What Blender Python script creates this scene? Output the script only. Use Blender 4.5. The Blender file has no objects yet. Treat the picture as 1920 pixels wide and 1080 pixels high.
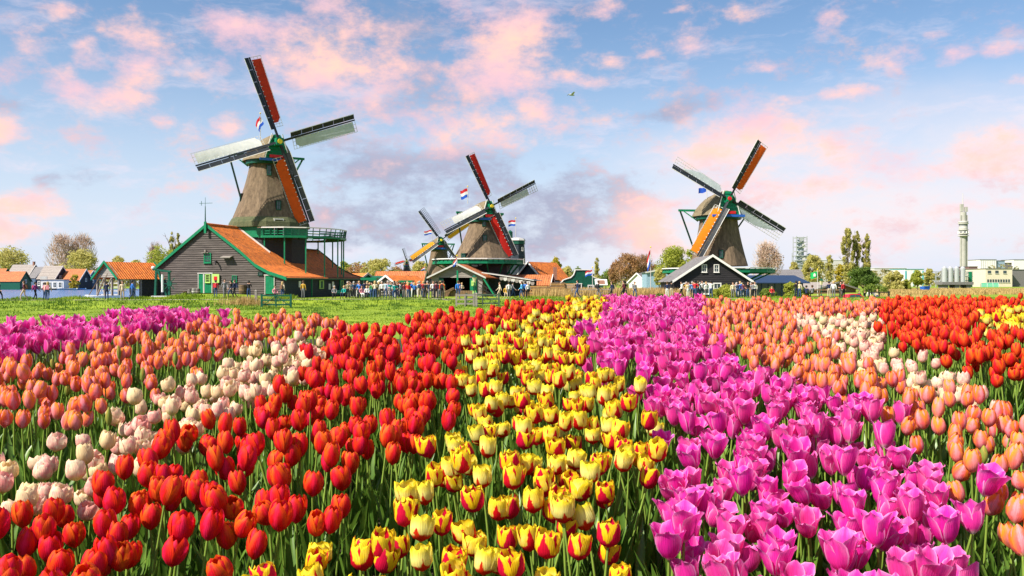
import bpy, math, random
import numpy as np
from mathutils import Vector, Matrix

# ---------------------------------------------------------------- camera, sky, sun, exposure
SC = bpy.context.scene
COL = SC.collection
F, CX, HY, CH = 1600.0, 960.0, 532.0, 1.55        # focal length in photo pixels, centre, horizon row, eye height
cam_data = bpy.data.cameras.new('camera')
cam_data.sensor_width = 36.0
cam_data.lens = 36.0 * F / 1920.0
cam_data.shift_y = -(540.0 - HY) / 1920.0
cam_data.clip_start = 0.05
cam_data.clip_end = 20000.0
cam = bpy.data.objects.new('camera', cam_data)
cam.location = (0, 0, CH)
cam.rotation_euler = (math.radians(90), 0, 0)
COL.objects.link(cam)
SC.camera = cam

SUN_EL, SUN_A = math.radians(47), math.radians(56)   # elevation; azimuth from straight behind the camera towards its left
sun_to = Vector((-math.sin(SUN_A) * math.cos(SUN_EL), -math.cos(SUN_A) * math.cos(SUN_EL), math.sin(SUN_EL)))
sun_data = bpy.data.lights.new('sun', 'SUN')
sun_data.energy = 5.0
sun_data.angle = math.radians(0.53)
sun_data.color = (1.0, 0.93, 0.82)
sun = bpy.data.objects.new('sun', sun_data)
sun.rotation_euler = sun_to.to_track_quat('Z', 'Y').to_euler()
sun.location = sun_to * 50
COL.objects.link(sun)

SC.view_settings.view_transform = 'Standard'
SC.view_settings.look = 'None'
SC.view_settings.exposure = 0.92
SC.view_settings.gamma = 1.0
SC.view_settings.use_curve_mapping = False
SC.render.engine = 'CYCLES'
SC.cycles.max_bounces = 6
SC.cycles.diffuse_bounces = 3
SC.cycles.glossy_bounces = 2
SC.cycles.transmission_bounces = 3
SC.cycles.transparent_max_bounces = 8
SC.cycles.use_denoising = True
SC.cycles.caustics_reflective = False
SC.cycles.caustics_refractive = False

world = bpy.data.worlds.new('World')
SC.world = world
world.use_nodes = True
world.cycles.sampling_method = 'MANUAL'
world.cycles.sample_map_resolution = 512


def build_world():
    nt = world.node_tree
    nt.nodes.clear()
    N, L = nt.nodes.new, nt.links.new
    out = N('ShaderNodeOutputWorld')
    bg = N('ShaderNodeBackground')
    bg.inputs['Strength'].default_value = 0.076
    L(bg.outputs[0], out.inputs[0])
    sky = N('ShaderNodeTexSky')
    sky.sky_type = 'NISHITA'
    sky.sun_disc = False
    sky.sun_elevation = SUN_EL
    sky.sun_rotation = math.atan2(sun_to.x, sun_to.y)
    sky.air_density = 1.0
    sky.dust_density = 0.6
    sky.ozone_density = 2.0
    sky.altitude = 0
    tc = N('ShaderNodeTexCoord')
    D0 = tc.outputs['Generated']

    def math_(op, a, b=None, clamp=False):
        n = N('ShaderNodeMath'); n.operation = op; n.use_clamp = clamp
        for i, v in enumerate((a, b)):
            if v is None:
                continue
            if isinstance(v, (int, float)):
                n.inputs[i].default_value = v
            else:
                L(v, n.inputs[i])
        return n.outputs[0]

    def noise(vec, scale, detail=5, rough=0.55, color=False, dim=None):
        n = N('ShaderNodeTexNoise')
        n.inputs['Scale'].default_value = scale
        n.inputs['Detail'].default_value = detail
        n.inputs['Roughness'].default_value = rough
        L(vec, n.inputs['Vector'])
        return n.outputs['Color' if color else 'Fac']

    # flatten the vertical so that clouds low in the sky stretch sideways
    stretch = N('ShaderNodeMapping'); stretch.inputs['Scale'].default_value = (1, 1, 1.75)
    L(D0, stretch.inputs['Vector'])
    S = stretch.outputs[0]
    wc = noise(S, 7.0, 4, 0.6, True)
    sub = N('ShaderNodeVectorMath'); sub.operation = 'SUBTRACT'
    L(wc, sub.inputs[0]); sub.inputs[1].default_value = (0.5, 0.5, 0.5)
    sc_ = N('ShaderNodeVectorMath'); sc_.operation = 'MULTIPLY'
    L(sub.outputs[0], sc_.inputs[0]); sc_.inputs[1].default_value = (0.10, 0.10, 0.05)
    ad = N('ShaderNodeVectorMath'); ad.operation = 'ADD'
    L(D0, ad.inputs[0]); L(sc_.outputs[0], ad.inputs[1])
    DW = ad.outputs[0]

    def bank(px, py, sx, sy):
        v = Vector(((px - CX) / F, 1.0, (HY - py) / F)); n = v.length
        v = v / n
        k = (n * F / sx / math.cos(math.atan2(v.x, v.y)), 1 / 0.6, n * F / sy)
        m = N('ShaderNodeVectorMath'); m.operation = 'MULTIPLY_ADD'
        L(DW, m.inputs[0])
        m.inputs[1].default_value = k
        m.inputs[2].default_value = (-v.x * k[0], -v.y * k[1], -v.z * k[2])
        ln = N('ShaderNodeVectorMath'); ln.operation = 'LENGTH'
        L(m.outputs[0], ln.inputs[0])
        return ln.outputs['Value']

    def field(banks):
        acc = None
        for px, py, sx, sy, w in banks:
            d = bank(px, py, sx, sy)
            mr = N('ShaderNodeMapRange'); mr.interpolation_type = 'SMOOTHSTEP'
            mr.inputs['From Min'].default_value = 2.1
            mr.inputs['From Max'].default_value = 0.1
            mr.inputs['To Min'].default_value = 0.0
            mr.inputs['To Max'].default_value = w
            L(d, mr.inputs['Value'])
            acc = mr.outputs[0] if acc is None else math_('MAXIMUM', acc, mr.outputs[0])
        return acc

    pink = [(610, 115, 120, 55, 1), (500, 58, 95, 26, .95), (650, 45, 60, 40, .75), (262, 95, 50, 60, .8), (215, 180, 75, 32, .95), (150, 100, 32, 18, .8),
            (118, 138, 32, 20, .75), (45, 82, 48, 24, .8), (30, 237, 42, 22, .9), (424, 241, 26, 15, .9), (392, 132, 42, 30, .65), (80, 30, 40, 30, .6),
            (985, 70, 80, 60, .9), (930, 140, 95, 55, 1), (860, 235, 150, 45, .9), (995, 205, 45, 30, .85), (1130, 102, 34, 13, .8), (1095, 145, 62, 13, .8),
            (1312, 66, 36, 24, .85), (60, 375, 65, 32, .85), (15, 435, 55, 32, .9), (1420, 240, 110, 40, .95), (1330, 292, 60, 24, .8), (1215, 415, 95, 50, 1),
            (1510, 340, 150, 35, .75), (1630, 300, 120, 30, .7), (1556, 180, 58, 12, .85), (1490, 194, 38, 11, .8), (1800, 106, 38, 14, .85), (1665, 112, 40, 20, .75),
            (1885, 290, 80, 45, .8), (1740, 330, 110, 24, .7), (1395, 20, 42, 14, .7), (1270, 22, 24, 7, .7), (1540, 40, 24, 16, .5), (1760, 60, 22, 9, .6),
            (1905, 90, 24, 13, .7), (1905, 155, 24, 12, .7), (1560, 270, 90, 30, .6), (860, 20, 55, 30, .55), (1130, 20, 30, 22, .6), (1830, 390, 80, 10, .6),
            (305, 225, 20, 16, .5), (355, 250, 16, 16, .4), (1420, 130, 22, 10, .55), (1215, 90, 22, 8, .5), (620, 190, 130, 40, .5), (1650, 450, 130, 18, .45)]
    grey = [(740, 310, 170, 40, .75), (720, 60, 150, 60, .6), (1050, 400, 130, 55, .95), (1000, 450, 120, 35, .8), (730, 400, 170, 45, .7), (1150, 375, 90, 35, .8),
            (130, 325, 60, 18, .5), (1280, 205, 70, 15, .7), (690, 452, 110, 24, .65), (820, 180, 120, 60, .6), (600, 290, 90, 24, .45), (20, 200, 50, 18, .5), (1060, 20, 90, 40, .3), (830, 335, 170, 55, .75), (620, 330, 90, 40, .5), (1120, 430, 110, 40, .8)]
    fbm = noise(S, 17.0, 9, 0.66)
    big = noise(S, 3.1, 3, 0.5)
    fb = math_('SUBTRACT', fbm, 0.5)
    scatter = math_('MULTIPLY', math_('SUBTRACT', big, 0.42, True), 1.1)

    def density(cov, amp, lo, hi):
        d = math_('ADD', cov, math_('MULTIPLY', fb, amp))
        mr = N('ShaderNodeMapRange'); mr.interpolation_type = 'SMOOTHSTEP'
        mr.inputs['From Min'].default_value = lo
        mr.inputs['From Max'].default_value = hi
        L(d, mr.inputs['Value'])
        return mr.outputs[0]

    pc = math_('MAXIMUM', field(pink), scatter)
    wisp = N('ShaderNodeMapping'); wisp.inputs['Scale'].default_value = (1, 1, 4.2); wisp.inputs['Rotation'].default_value = (0, 0.10, 0)
    L(DW, wisp.inputs['Vector'])
    wn = noise(wisp.outputs[0], 8.0, 8, 0.66)
    wm = N('ShaderNodeMapRange'); wm.interpolation_type = 'SMOOTHSTEP'
    wm.inputs['From Min'].default_value = 0.50; wm.inputs['From Max'].default_value = 0.74; wm.inputs['To Max'].default_value = 0.5
    L(wn, wm.inputs['Value'])
    pd = density(pc, 3.0, 0.10, 1.36)
    gd = density(field(grey), 2.8, 0.08, 1.0)
    cream = field([(1600, 390, 330, 75, .75), (1450, 300, 200, 60, .6), (1850, 300, 160, 90, .6), (1250, 440, 180, 60, .5), (1700, 220, 240, 50, .35)])
    cream = math_('MULTIPLY', cream, math_('ADD', 0.35, math_('MULTIPLY', fbm, 1.0)), True)

    # sky colour of the clear air: the physical sky, a little bluer
    hsv = N('ShaderNodeHueSaturation')
    hsv.inputs['Saturation'].default_value = SKY_SAT
    hsv.inputs['Value'].default_value = SKY_VAL
    L(sky.outputs[0], hsv.inputs['Color'])

    def mix(fac, a, b):
        m = N('ShaderNodeMix'); m.data_type = 'RGBA'
        if isinstance(fac, (int, float)):
            m.inputs[0].default_value = fac
        else:
            L(fac, m.inputs[0])
        for s, v in ((6, a), (7, b)):
            if isinstance(v, tuple):
                m.inputs[s].default_value = (*v, 1)
            else:
                L(v, m.inputs[s])
        return m.outputs[2]

    tm = N('ShaderNodeMix'); tm.data_type = 'RGBA'; tm.blend_type = 'MULTIPLY'; tm.inputs[0].default_value = 1.0
    L(hsv.outputs[0], tm.inputs[6]); tm.inputs[7].default_value = (*SKY_TINT, 1)
    sz = N('ShaderNodeSeparateXYZ'); L(D0, sz.inputs[0])
    hz = N('ShaderNodeMapRange'); hz.interpolation_type = 'SMOOTHSTEP'
    hz.inputs['From Min'].default_value = 0.30; hz.inputs['From Max'].default_value = -0.02; hz.inputs['To Max'].default_value = 0.9
    L(sz.outputs[2], hz.inputs['Value'])
    clear = mix(hz.outputs[0], tm.outputs[2], HAZE_C)
    clear = mix(math_('MULTIPLY', wm.outputs[0], 0.8), clear, (7.2, 6.0, 6.6))
    clear = mix(cream, clear, CREAM_C)
    c = mix(math_('MULTIPLY', gd, 0.85), clear, GREY_C)
    tint = noise(S, 9.0, 4, 0.6)
    tr = N('ShaderNodeMapRange'); tr.inputs['From Min'].default_value = 0.38; tr.inputs['From Max'].default_value = 0.62
    L(tint, tr.inputs['Value'])
    pcol = mix(tr.outputs[0], PINK_A, PINK_B)
    c = mix(math_('MULTIPLY', pd, 0.95), c, pcol)
    L(c, bg.inputs['Color'])


SKY_SAT, SKY_VAL = 1.05, 1.0
SKY_TINT = (0.98, 1.02, 1.05)
HAZE_C = (5.3, 5.8, 7.0)
CREAM_C = (7.4, 6.3, 6.3)
GREY_C = (2.9, 3.0, 4.1)
PINK_A = (7.2, 4.6, 5.1)
PINK_B = (9.6, 5.5, 4.3)
build_world()

# ---------------------------------------------------------------- helpers


def lerp(a, b, t):
    return a + (b - a) * t


def sstep(a, b, x):
    t = min(1.0, max(0.0, (x - a) / (b - a)))
    return t * t * (3 - 2 * t)


def wx(px, d):
    return (px - CX) / F * d


def wz(py, d):
    return CH + (HY - py) / F * d


class MB:
    """Collects faces; build() links them as one mesh object."""
    def __init__(s):
        s.v, s.f, s.m = [], [], []

    def add(s, vs, fs, mi=0):
        o = len(s.v)
        s.v.extend([tuple(p) for p in vs])
        s.f.extend([tuple(i + o for i in f) for f in fs])
        s.m.extend([mi] * len(fs))
        return s

    def quad(s, a, b, c, d, mi=0):
        return s.add((a, b, c, d), ((0, 1, 2, 3),), mi)

    def hexa(s, b, t, mi=0):
        return s.add(list(b) + list(t), ((3, 2, 1, 0), (4, 5, 6, 7), (0, 1, 5, 4), (1, 2, 6, 5), (2, 3, 7, 6), (3, 0, 4, 7)), mi)

    def box(s, cx, cy, cz, sx, sy, sz, rz=0.0, mi=0):
        c, n = math.cos(rz), math.sin(rz)
        P = lambda x, y, z: (cx + x * c - y * n, cy + x * n + y * c, cz + z)
        a, b, h = sx / 2, sy / 2, sz / 2
        return s.hexa([P(-a, -b, -h), P(a, -b, -h), P(a, b, -h), P(-a, b, -h)], [P(-a, -b, h), P(a, -b, h), P(a, b, h), P(-a, b, h)], mi)

    def beam(s, p, q, w, h, up=(0, 0, 1), mi=0):
        p, q = Vector(p), Vector(q)
        d = (q - p).normalized()
        u = Vector(up)
        if abs(d.dot(u)) > 0.98:
            u = Vector((0, 1, 0))
        x = d.cross(u).normalized() * (w / 2)
        y = x.cross(d).normalized() * (h / 2)
        return s.hexa([p - x - y, p + x - y, p + x + y, p - x + y], [q - x - y, q + x - y, q + x + y, q - x + y], mi)

    def tube(s, p, q, r1, r2, n=8, caps=True, mi=0):
        p, q = Vector(p), Vector(q)
        d = (q - p).normalized()
        u = Vector((0, 0, 1)) if abs(d.z) < 0.9 else Vector((1, 0, 0))
        x = d.cross(u).normalized(); y = x.cross(d)
        vs = []
        for c, r in ((p, r1), (q, r2)):
            for i in range(n):
                a = 2 * math.pi * i / n
                vs.append(c + x * (r * math.cos(a)) + y * (r * math.sin(a)))
        fs = [(i, (i + 1) % n, n + (i + 1) % n, n + i) for i in range(n)]
        if caps:
            fs += [tuple(reversed(range(n))), tuple(range(n, 2 * n))]
        return s.add(vs, fs, mi)

    def lathe(s, prof, n=16, c=(0, 0, 0), rot=0.0, mi=0, caps=True):
        vs = []
        for r, z in prof:
            for i in range(n):
                a = 2 * math.pi * i / n + rot
                vs.append((c[0] + r * math.cos(a), c[1] + r * math.sin(a), c[2] + z))
        fs = []
        for k in range(len(prof) - 1):
            for i in range(n):
                j = (i + 1) % n
                fs.append((k * n + i, k * n + j, (k + 1) * n + j, (k + 1) * n + i))
        if caps:
            fs += [tuple(reversed(range(n))), tuple(range((len(prof) - 1) * n, len(prof) * n))]
        return s.add(vs, fs, mi)

    def prism(s, poly, f0, f1, mi=0):
        """poly: 2-D points; f0, f1 map a 2-D point to the two end faces."""
        n = len(poly)
        vs = [f0(*p) for p in poly] + [f1(*p) for p in poly]
        fs = [tuple(range(n)), tuple(reversed(range(n, 2 * n)))] + [(i, n + i, n + (i + 1) % n, (i + 1) % n) for i in range(n)]
        return s.add(vs, fs, mi)

    def build(s, name, mats, parent=None, smooth=False, loc=None):
        me = bpy.data.meshes.new(name)
        me.from_pydata(s.v, [], s.f)
        mats = mats if isinstance(mats, (list, tuple)) else [mats]
        for m in mats:
            me.materials.append(m)
        if len(mats) > 1:
            me.polygons.foreach_set('material_index', s.m)
        if smooth:
            me.polygons.foreach_set('use_smooth', [True] * len(me.polygons))
        me.update()
        o = bpy.data.objects.new(name, me)
        COL.objects.link(o)
        if parent is not None:
            o.parent = parent
        if loc is not None:
            o.location = loc
        return o


LABELS = {}


def tag(o, label, cat=None, group=None, kind=None):
    o['label'] = label
    if cat:
        o['category'] = cat
    if group:
        o['group'] = group
    if kind:
        o['kind'] = kind
    return o


def root(name, label, cat, loc=(0, 0, 0), rz=0.0, group=None):
    o = bpy.data.objects.new(name, None)
    o.empty_display_size = 0.2
    o.location = loc
    o.rotation_euler = (0, 0, rz)
    COL.objects.link(o)
    return tag(o, label, cat, group)


def stuffpart(o):
    o['kind'] = 'stuff'
    return o


def copy_tree(o, parent=None):
    c = o.copy()
    COL.objects.link(c)
    c.parent = parent
    for ch in o.children:
        copy_tree(ch, c)
    return c


# ---------------------------------------------------------------- materials
MATS = {}


def mat(name, col, rough=0.7, var=0.25, scale=4.0, bump=0.0, bscale=30.0, stretch=(1, 1, 1), spec=0.3, metal=0.0, col2=None, detail=4.0, trans=0.0):
    if name in MATS:
        return MATS[name]
    m = bpy.data.materials.new(name)
    m.use_nodes = True
    nt = m.node_tree
    N, L = nt.nodes.new, nt.links.new
    b = nt.nodes['Principled BSDF']
    b.inputs['Roughness'].default_value = rough
    b.inputs['Specular IOR Level'].default_value = spec
    b.inputs['Metallic'].default_value = metal
    tc = N('ShaderNodeTexCoord')
    mp = N('ShaderNodeMapping'); mp.inputs['Scale'].default_value = stretch
    L(tc.outputs['Object'], mp.inputs['Vector'])
    n = N('ShaderNodeTexNoise'); n.inputs['Scale'].default_value = scale; n.inputs['Detail'].default_value = detail; n.inputs['Roughness'].default_value = 0.65
    L(mp.outputs[0], n.inputs['Vector'])
    r = N('ShaderNodeValToRGB')
    r.color_ramp.elements[0].position = 0.3
    r.color_ramp.elements[1].position = 0.7
    c2 = col2 if col2 else tuple(min(1.0, c * (1 + var)) for c in col)
    r.color_ramp.elements[0].color = (*[c * (1 - var) for c in col], 1) if not col2 else (*col, 1)
    r.color_ramp.elements[1].color = (*c2, 1)
    L(n.outputs['Fac'], r.inputs['Fac'])
    L(r.outputs[0], b.inputs['Base Color'])
    if bump:
        bn = N('ShaderNodeTexNoise'); bn.inputs['Scale'].default_value = bscale; bn.inputs['Detail'].default_value = 5
        L(mp.outputs[0], bn.inputs['Vector'])
        bp = N('ShaderNodeBump'); bp.inputs['Strength'].default_value = min(1.0, bump); bp.inputs['Distance'].default_value = 0.03
        L(bn.outputs['Fac'], bp.inputs['Height'])
        L(bp.outputs[0], b.inputs['Normal'])
    if trans:
        tr = N('ShaderNodeBsdfTranslucent')
        L(r.outputs[0], tr.inputs['Color'])
        mx = N('ShaderNodeMixShader'); mx.inputs[0].default_value = trans
        out = nt.nodes['Material Output']
        L(b.outputs[0], mx.inputs[1]); L(tr.outputs[0], mx.inputs[2]); L(mx.outputs[0], out.inputs['Surface'])
    MATS[name] = m
    return m

# ---------------------------------------------------------------- ground
ZT_D = np.array([-3.0, 0.0, 1.0, 1.5, 1.83, 2.3, 2.95, 3.9, 5.2, 6.8, 8.0, 9.0])
ZT_Z = np.array([-0.86, -0.80, -0.705, -0.62, -0.56, -0.49, -0.405, -0.295, -0.215, -0.165, -0.148, -0.145])
_dd = np.linspace(-3, 9.0, 460)
_zz = np.interp(_dd, ZT_D, ZT_Z)
_k = np.ones(25) / 25
_zz = np.convolve(np.pad(_zz, 12, mode='edge'), _k, 'valid')
STEM = 0.42


def z_top(d):
    return float(np.interp(d, _dd, _zz))


def path_y(x):
    return 87.0 + (0.16 * x if x < 0 else 0.07 * x)


def ground_z(x, y):
    crest = CH + z_top(8.4) - STEM
    if y < 8.4:
        z = CH + z_top(y) - STEM
    elif y < 14.0:
        z = lerp(crest, -0.6, sstep(8.4, 14.0, y))
    else:
        z = -0.6
    if y > 20:
        py = path_y(x)
        bump = 0.05 * math.sin(x * 0.31 + y * 0.13) + 0.04 * math.sin(x * 0.83 - y * 0.37)
        z = lerp(-0.6 + bump, 0.0, sstep(py - 9.5, py - 1.6, y))
        z += 0.42 * sstep(py + 1.5, py + 6, y) * sstep(-24, -31, x) * sstep(-46, -41, x)
        # river on the far side of the towpath, left
        w = sstep(-0.372 * y, -0.372 * y - 5, x) * sstep(py + 3, py + 9, y) * sstep(372, 362, y)
        z = lerp(z, -2.4, w)
        # hollow where the car stands
        z -= 1.35 * math.exp(-(((x - 47.5) / 13) ** 2 + ((y - 118) / 16) ** 2))
    return z


M_grass = mat('meadow_grass', (0.095, 0.175, 0.008), 0.85, scale=0.22, col2=(0.27, 0.34, 0.016), bump=0.8, bscale=14.0, detail=9, stretch=(1, 1, 1))
M_soil = mat('bed_soil', (0.035, 0.028, 0.016), 0.95, 0.4, 9.0, bump=1.0, bscale=40)
M_path = mat('path_sand', (0.36, 0.31, 0.22), 0.9, 0.15, 2.0, bump=0.4, bscale=20)


def build_terrain():
    radii = list(np.arange(0.3, 15, 0.33)) + list(np.arange(15, 70, 3.5)) + list(np.arange(70, 118, 0.9)) + list(118 * 1.075 ** np.arange(0, 62))
    ang = list(np.arange(-60, 60.01, 0.4)) + list(np.arange(66, 300, 6.0))
    na, nr = len(ang), len(radii)
    vs = [(0, 0, ground_z(0, 0))]
    for r in radii:
        for a in ang:
            x, y = r * math.sin(math.radians(a)), r * math.cos(math.radians(a))
            vs.append((x, y, ground_z(x, y)))
    fs = []
    for j in range(na):
        k = (j + 1) % na
        fs.append((0, 1 + k, 1 + j))
        for i in range(nr - 1):
            b = 1 + i * na
            fs.append((b + j, b + k, b + na + k, b + na + j))
    me = bpy.data.meshes.new('ground')
    me.from_pydata(vs, [], fs)
    me.materials.append(M_grass)
    me.polygons.foreach_set('use_smooth', [True] * len(fs))
    o = bpy.data.objects.new('ground', me)
    COL.objects.link(o)
    tag(o, 'bright green meadow and banks under the whole village', kind='structure')


def drape(name, pts_fn, nu, nv, m, dz=0.012):
    vs, fs = [], []
    for i in range(nu + 1):
        for j in range(nv + 1):
            x, y = pts_fn(i / nu, j / nv)
            vs.append((x, y, ground_z(x, y) + dz))
    for i in range(nu):
        for j in range(nv):
            a = i * (nv + 1) + j
            fs.append((a, a + nv + 1, a + nv + 2, a + 1))
    me = bpy.data.meshes.new(name)
    me.from_pydata(vs, [], fs)
    me.materials.append(m)
    o = bpy.data.objects.new(name, me)
    COL.objects.link(o)
    return o


build_terrain()
soil = drape('flower_bed_soil', lambda u, v: (lerp(-7.2, 7.2, u), lerp(-1.0, 8.7, v)), 40, 90, M_soil, 0.015)
tag(soil, 'dark damp soil under the tulips', kind='structure')


def path_pt(u, v):
    x = lerp(-75, 60, u)
    edge = 0.25 * math.sin(x * 0.9) + 0.15 * math.sin(x * 2.3)
    return x, path_y(x) + lerp(-1.15, 1.15, v) + edge * (1 if v > 0.5 else -0.6)


tag(drape('towpath', path_pt, 160, 4, M_path, 0.03), 'pale sandy footpath along the top of the bank', kind='structure')


def water_material():
    m = bpy.data.materials.new('river_water'); m.use_nodes = True
    nt = m.node_tree; N, L = nt.nodes.new, nt.links.new
    b = nt.nodes['Principled BSDF']
    b.inputs['Base Color'].default_value = (0.05, 0.13, 0.30, 1)
    b.inputs['Roughness'].default_value = 0.2; b.inputs['Specular IOR Level'].default_value = 0.18
    tc = N('ShaderNodeTexCoord'); mp = N('ShaderNodeMapping'); mp.inputs['Scale'].default_value = (0.5, 1.1, 1)
    L(tc.outputs['Object'], mp.inputs['Vector'])
    n = N('ShaderNodeTexNoise'); n.inputs['Scale'].default_value = 1.1; n.inputs['Detail'].default_value = 6
    L(mp.outputs[0], n.inputs['Vector'])
    bp = N('ShaderNodeBump'); bp.inputs['Strength'].default_value = 1.0; bp.inputs['Distance'].default_value = 0.35
    L(n.outputs['Fac'], bp.inputs['Height']); L(bp.outputs[0], b.inputs['Normal'])
    return m


mb = MB()
mb.quad((-420, 84, -0.62), (-20, 84, -0.62), (-60, 375, -0.62), (-420, 375, -0.62))
tag(mb.build('river_water', water_material()), 'choppy blue river behind the towpath', kind='structure')


def grass_blades(name, n, where, hmin, hmax, width, m, seed, label, lean=0.35):
    rng = random.Random(seed)
    vs, fs = [], []
    got = 0
    while got < n:
        p = where(rng)
        if p is None:
            continue
        x, y, hs = p
        z = ground_z(x, y) - 0.02
        h = rng.uniform(hmin, hmax) * hs
        a = rng.uniform(0, 2 * math.pi)
        w = width * rng.uniform(0.6, 1.3)
        lx, ly = rng.gauss(0, lean) * h, rng.gauss(0, lean) * h
        dx, dy = math.cos(a) * w, math.sin(a) * w
        k = len(vs)
        vs += [(x - dx, y - dy, z), (x + dx, y + dy, z), (x + dx * .7 + lx * .4, y + dy * .7 + ly * .4, z + h * .6), (x - dx * .7 + lx * .4, y - dy * .7 + ly * .4, z + h * .6), (x + lx, y + ly, z + h)]
        fs += [(k, k + 1, k + 2, k + 3), (k + 3, k + 2, k + 4)]
        got += 1
    me = bpy.data.meshes.new(name); me.from_pydata(vs, [], fs); me.materials.append(m)
    o = bpy.data.objects.new(name, me); COL.objects.link(o)
    return tag(o, label, kind='stuff')


M_blade = mat('grass_blade', (0.11, 0.21, 0.010), 0.7, scale=0.25, col2=(0.27, 0.36, 0.018), trans=0.3)
M_reed = mat('dry_reed', (0.38, 0.24, 0.09), 0.8, scale=0.5, col2=(0.56, 0.40, 0.16), trans=0.25)


def w_meadow(r):
    y = r.uniform(42, 88)
    x = r.uniform(-0.64, 0.12) * y
    py = path_y(x)
    if abs(y - py) < 1.2:
        return None
    s = 0.55
    if py - 9 < y < py - 1.2:
        s = 1.1
    if y > py + 1.2:
        s = 1.5
    n = math.sin(x * 0.7 + 1.3) * math.sin(y * 0.9 + x * 0.3)
    return x, y, s * (1 + 0.6 * max(0, n))


grass_blades('meadow_grass', 42000, w_meadow, 0.05, 0.15, 0.03, M_blade, 4, 'short sunlit grass of the meadow and the bank below the path')


def w_bankr(r):
    y = r.uniform(76, 100)
    x = r.uniform(0.0, 0.66) * y
    py = path_y(x)
    if abs(y - py) < 1.2:
        return None
    return x, y, 1.0 + 0.8 * max(0, math.sin(x * 0.5))


grass_blades('bank_grass', 22000, w_bankr, 0.06, 0.2, 0.035, M_blade, 5, 'longer green grass on the bank beyond the crest of the tulips')


def w_weeds(r):
    x = r.uniform(-56, -22)
    y = path_y(x) + r.uniform(1.2, 4.5)
    n = math.sin(x * 1.3) + math.sin(x * 0.57 + 2)
    return (x, y, 1.0 + 0.9 * max(0, n)) if n > -0.7 else None


grass_blades('waterside_weeds', 6000, w_weeds, 0.07, 0.22, 0.04, M_blade, 6, 'tufted green weeds between the path and the water')


def w_reed(r):
    y = r.uniform(94, 112)
    px = r.uniform(1095, 1300) if r.random() < 0.75 else r.uniform(1000, 1100)
    return wx(px, y), y, 1.0


grass_blades('reed_bed', 16000, w_reed, 0.5, 1.25, 0.035, M_reed, 7, 'pale straw coloured reeds between the green workshop and the black gabled barn', 0.12)


def w_field(r):
    y = r.uniform(125, 230)
    px = r.uniform(1640, 2000)
    return wx(px, y), y, 1.0


grass_blades('dry_field', 16000, w_field, 0.25, 0.6, 0.09, M_reed, 8, 'pale straw field in front of the factory', 0.15)


def w_tuft(r):
    a, q = r.uniform(0, 6.28), abs(r.gauss(0, 1))
    x, y = wx(460, 77) + math.cos(a) * q * 1.5, 77 + math.sin(a) * q * 0.8
    return x, y, 1.0


grass_blades('dry_grass_tuft', 900, w_tuft, 0.3, 0.9, 0.02, M_reed, 9, 'tuft of pale dry grass by the wooden gate', 0.3)

M_weed = mat('weed_blade', (0.045, 0.11, 0.010), 0.7, scale=0.3, col2=(0.13, 0.23, 0.016), trans=0.3)
_rw = random.Random(21)
TUFTS = []
for _i in range(420):
    _x = _rw.uniform(-52, 14)
    TUFTS.append((_x, path_y(_x) - (_rw.uniform(1.4, 9.5) if _rw.random() < .7 else _rw.uniform(9, 36)), _rw.uniform(.25, .8)))


def w_tufts(r):
    x, y, s = r.choice(TUFTS)
    return x + r.gauss(0, .8) * s, y + r.gauss(0, .5) * s, .6 + s


grass_blades('bank_tufts', 13000, w_tufts, 0.08, 0.24, 0.03, M_weed, 12, 'darker tufts of weeds scattered over the bank and meadow')

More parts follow.
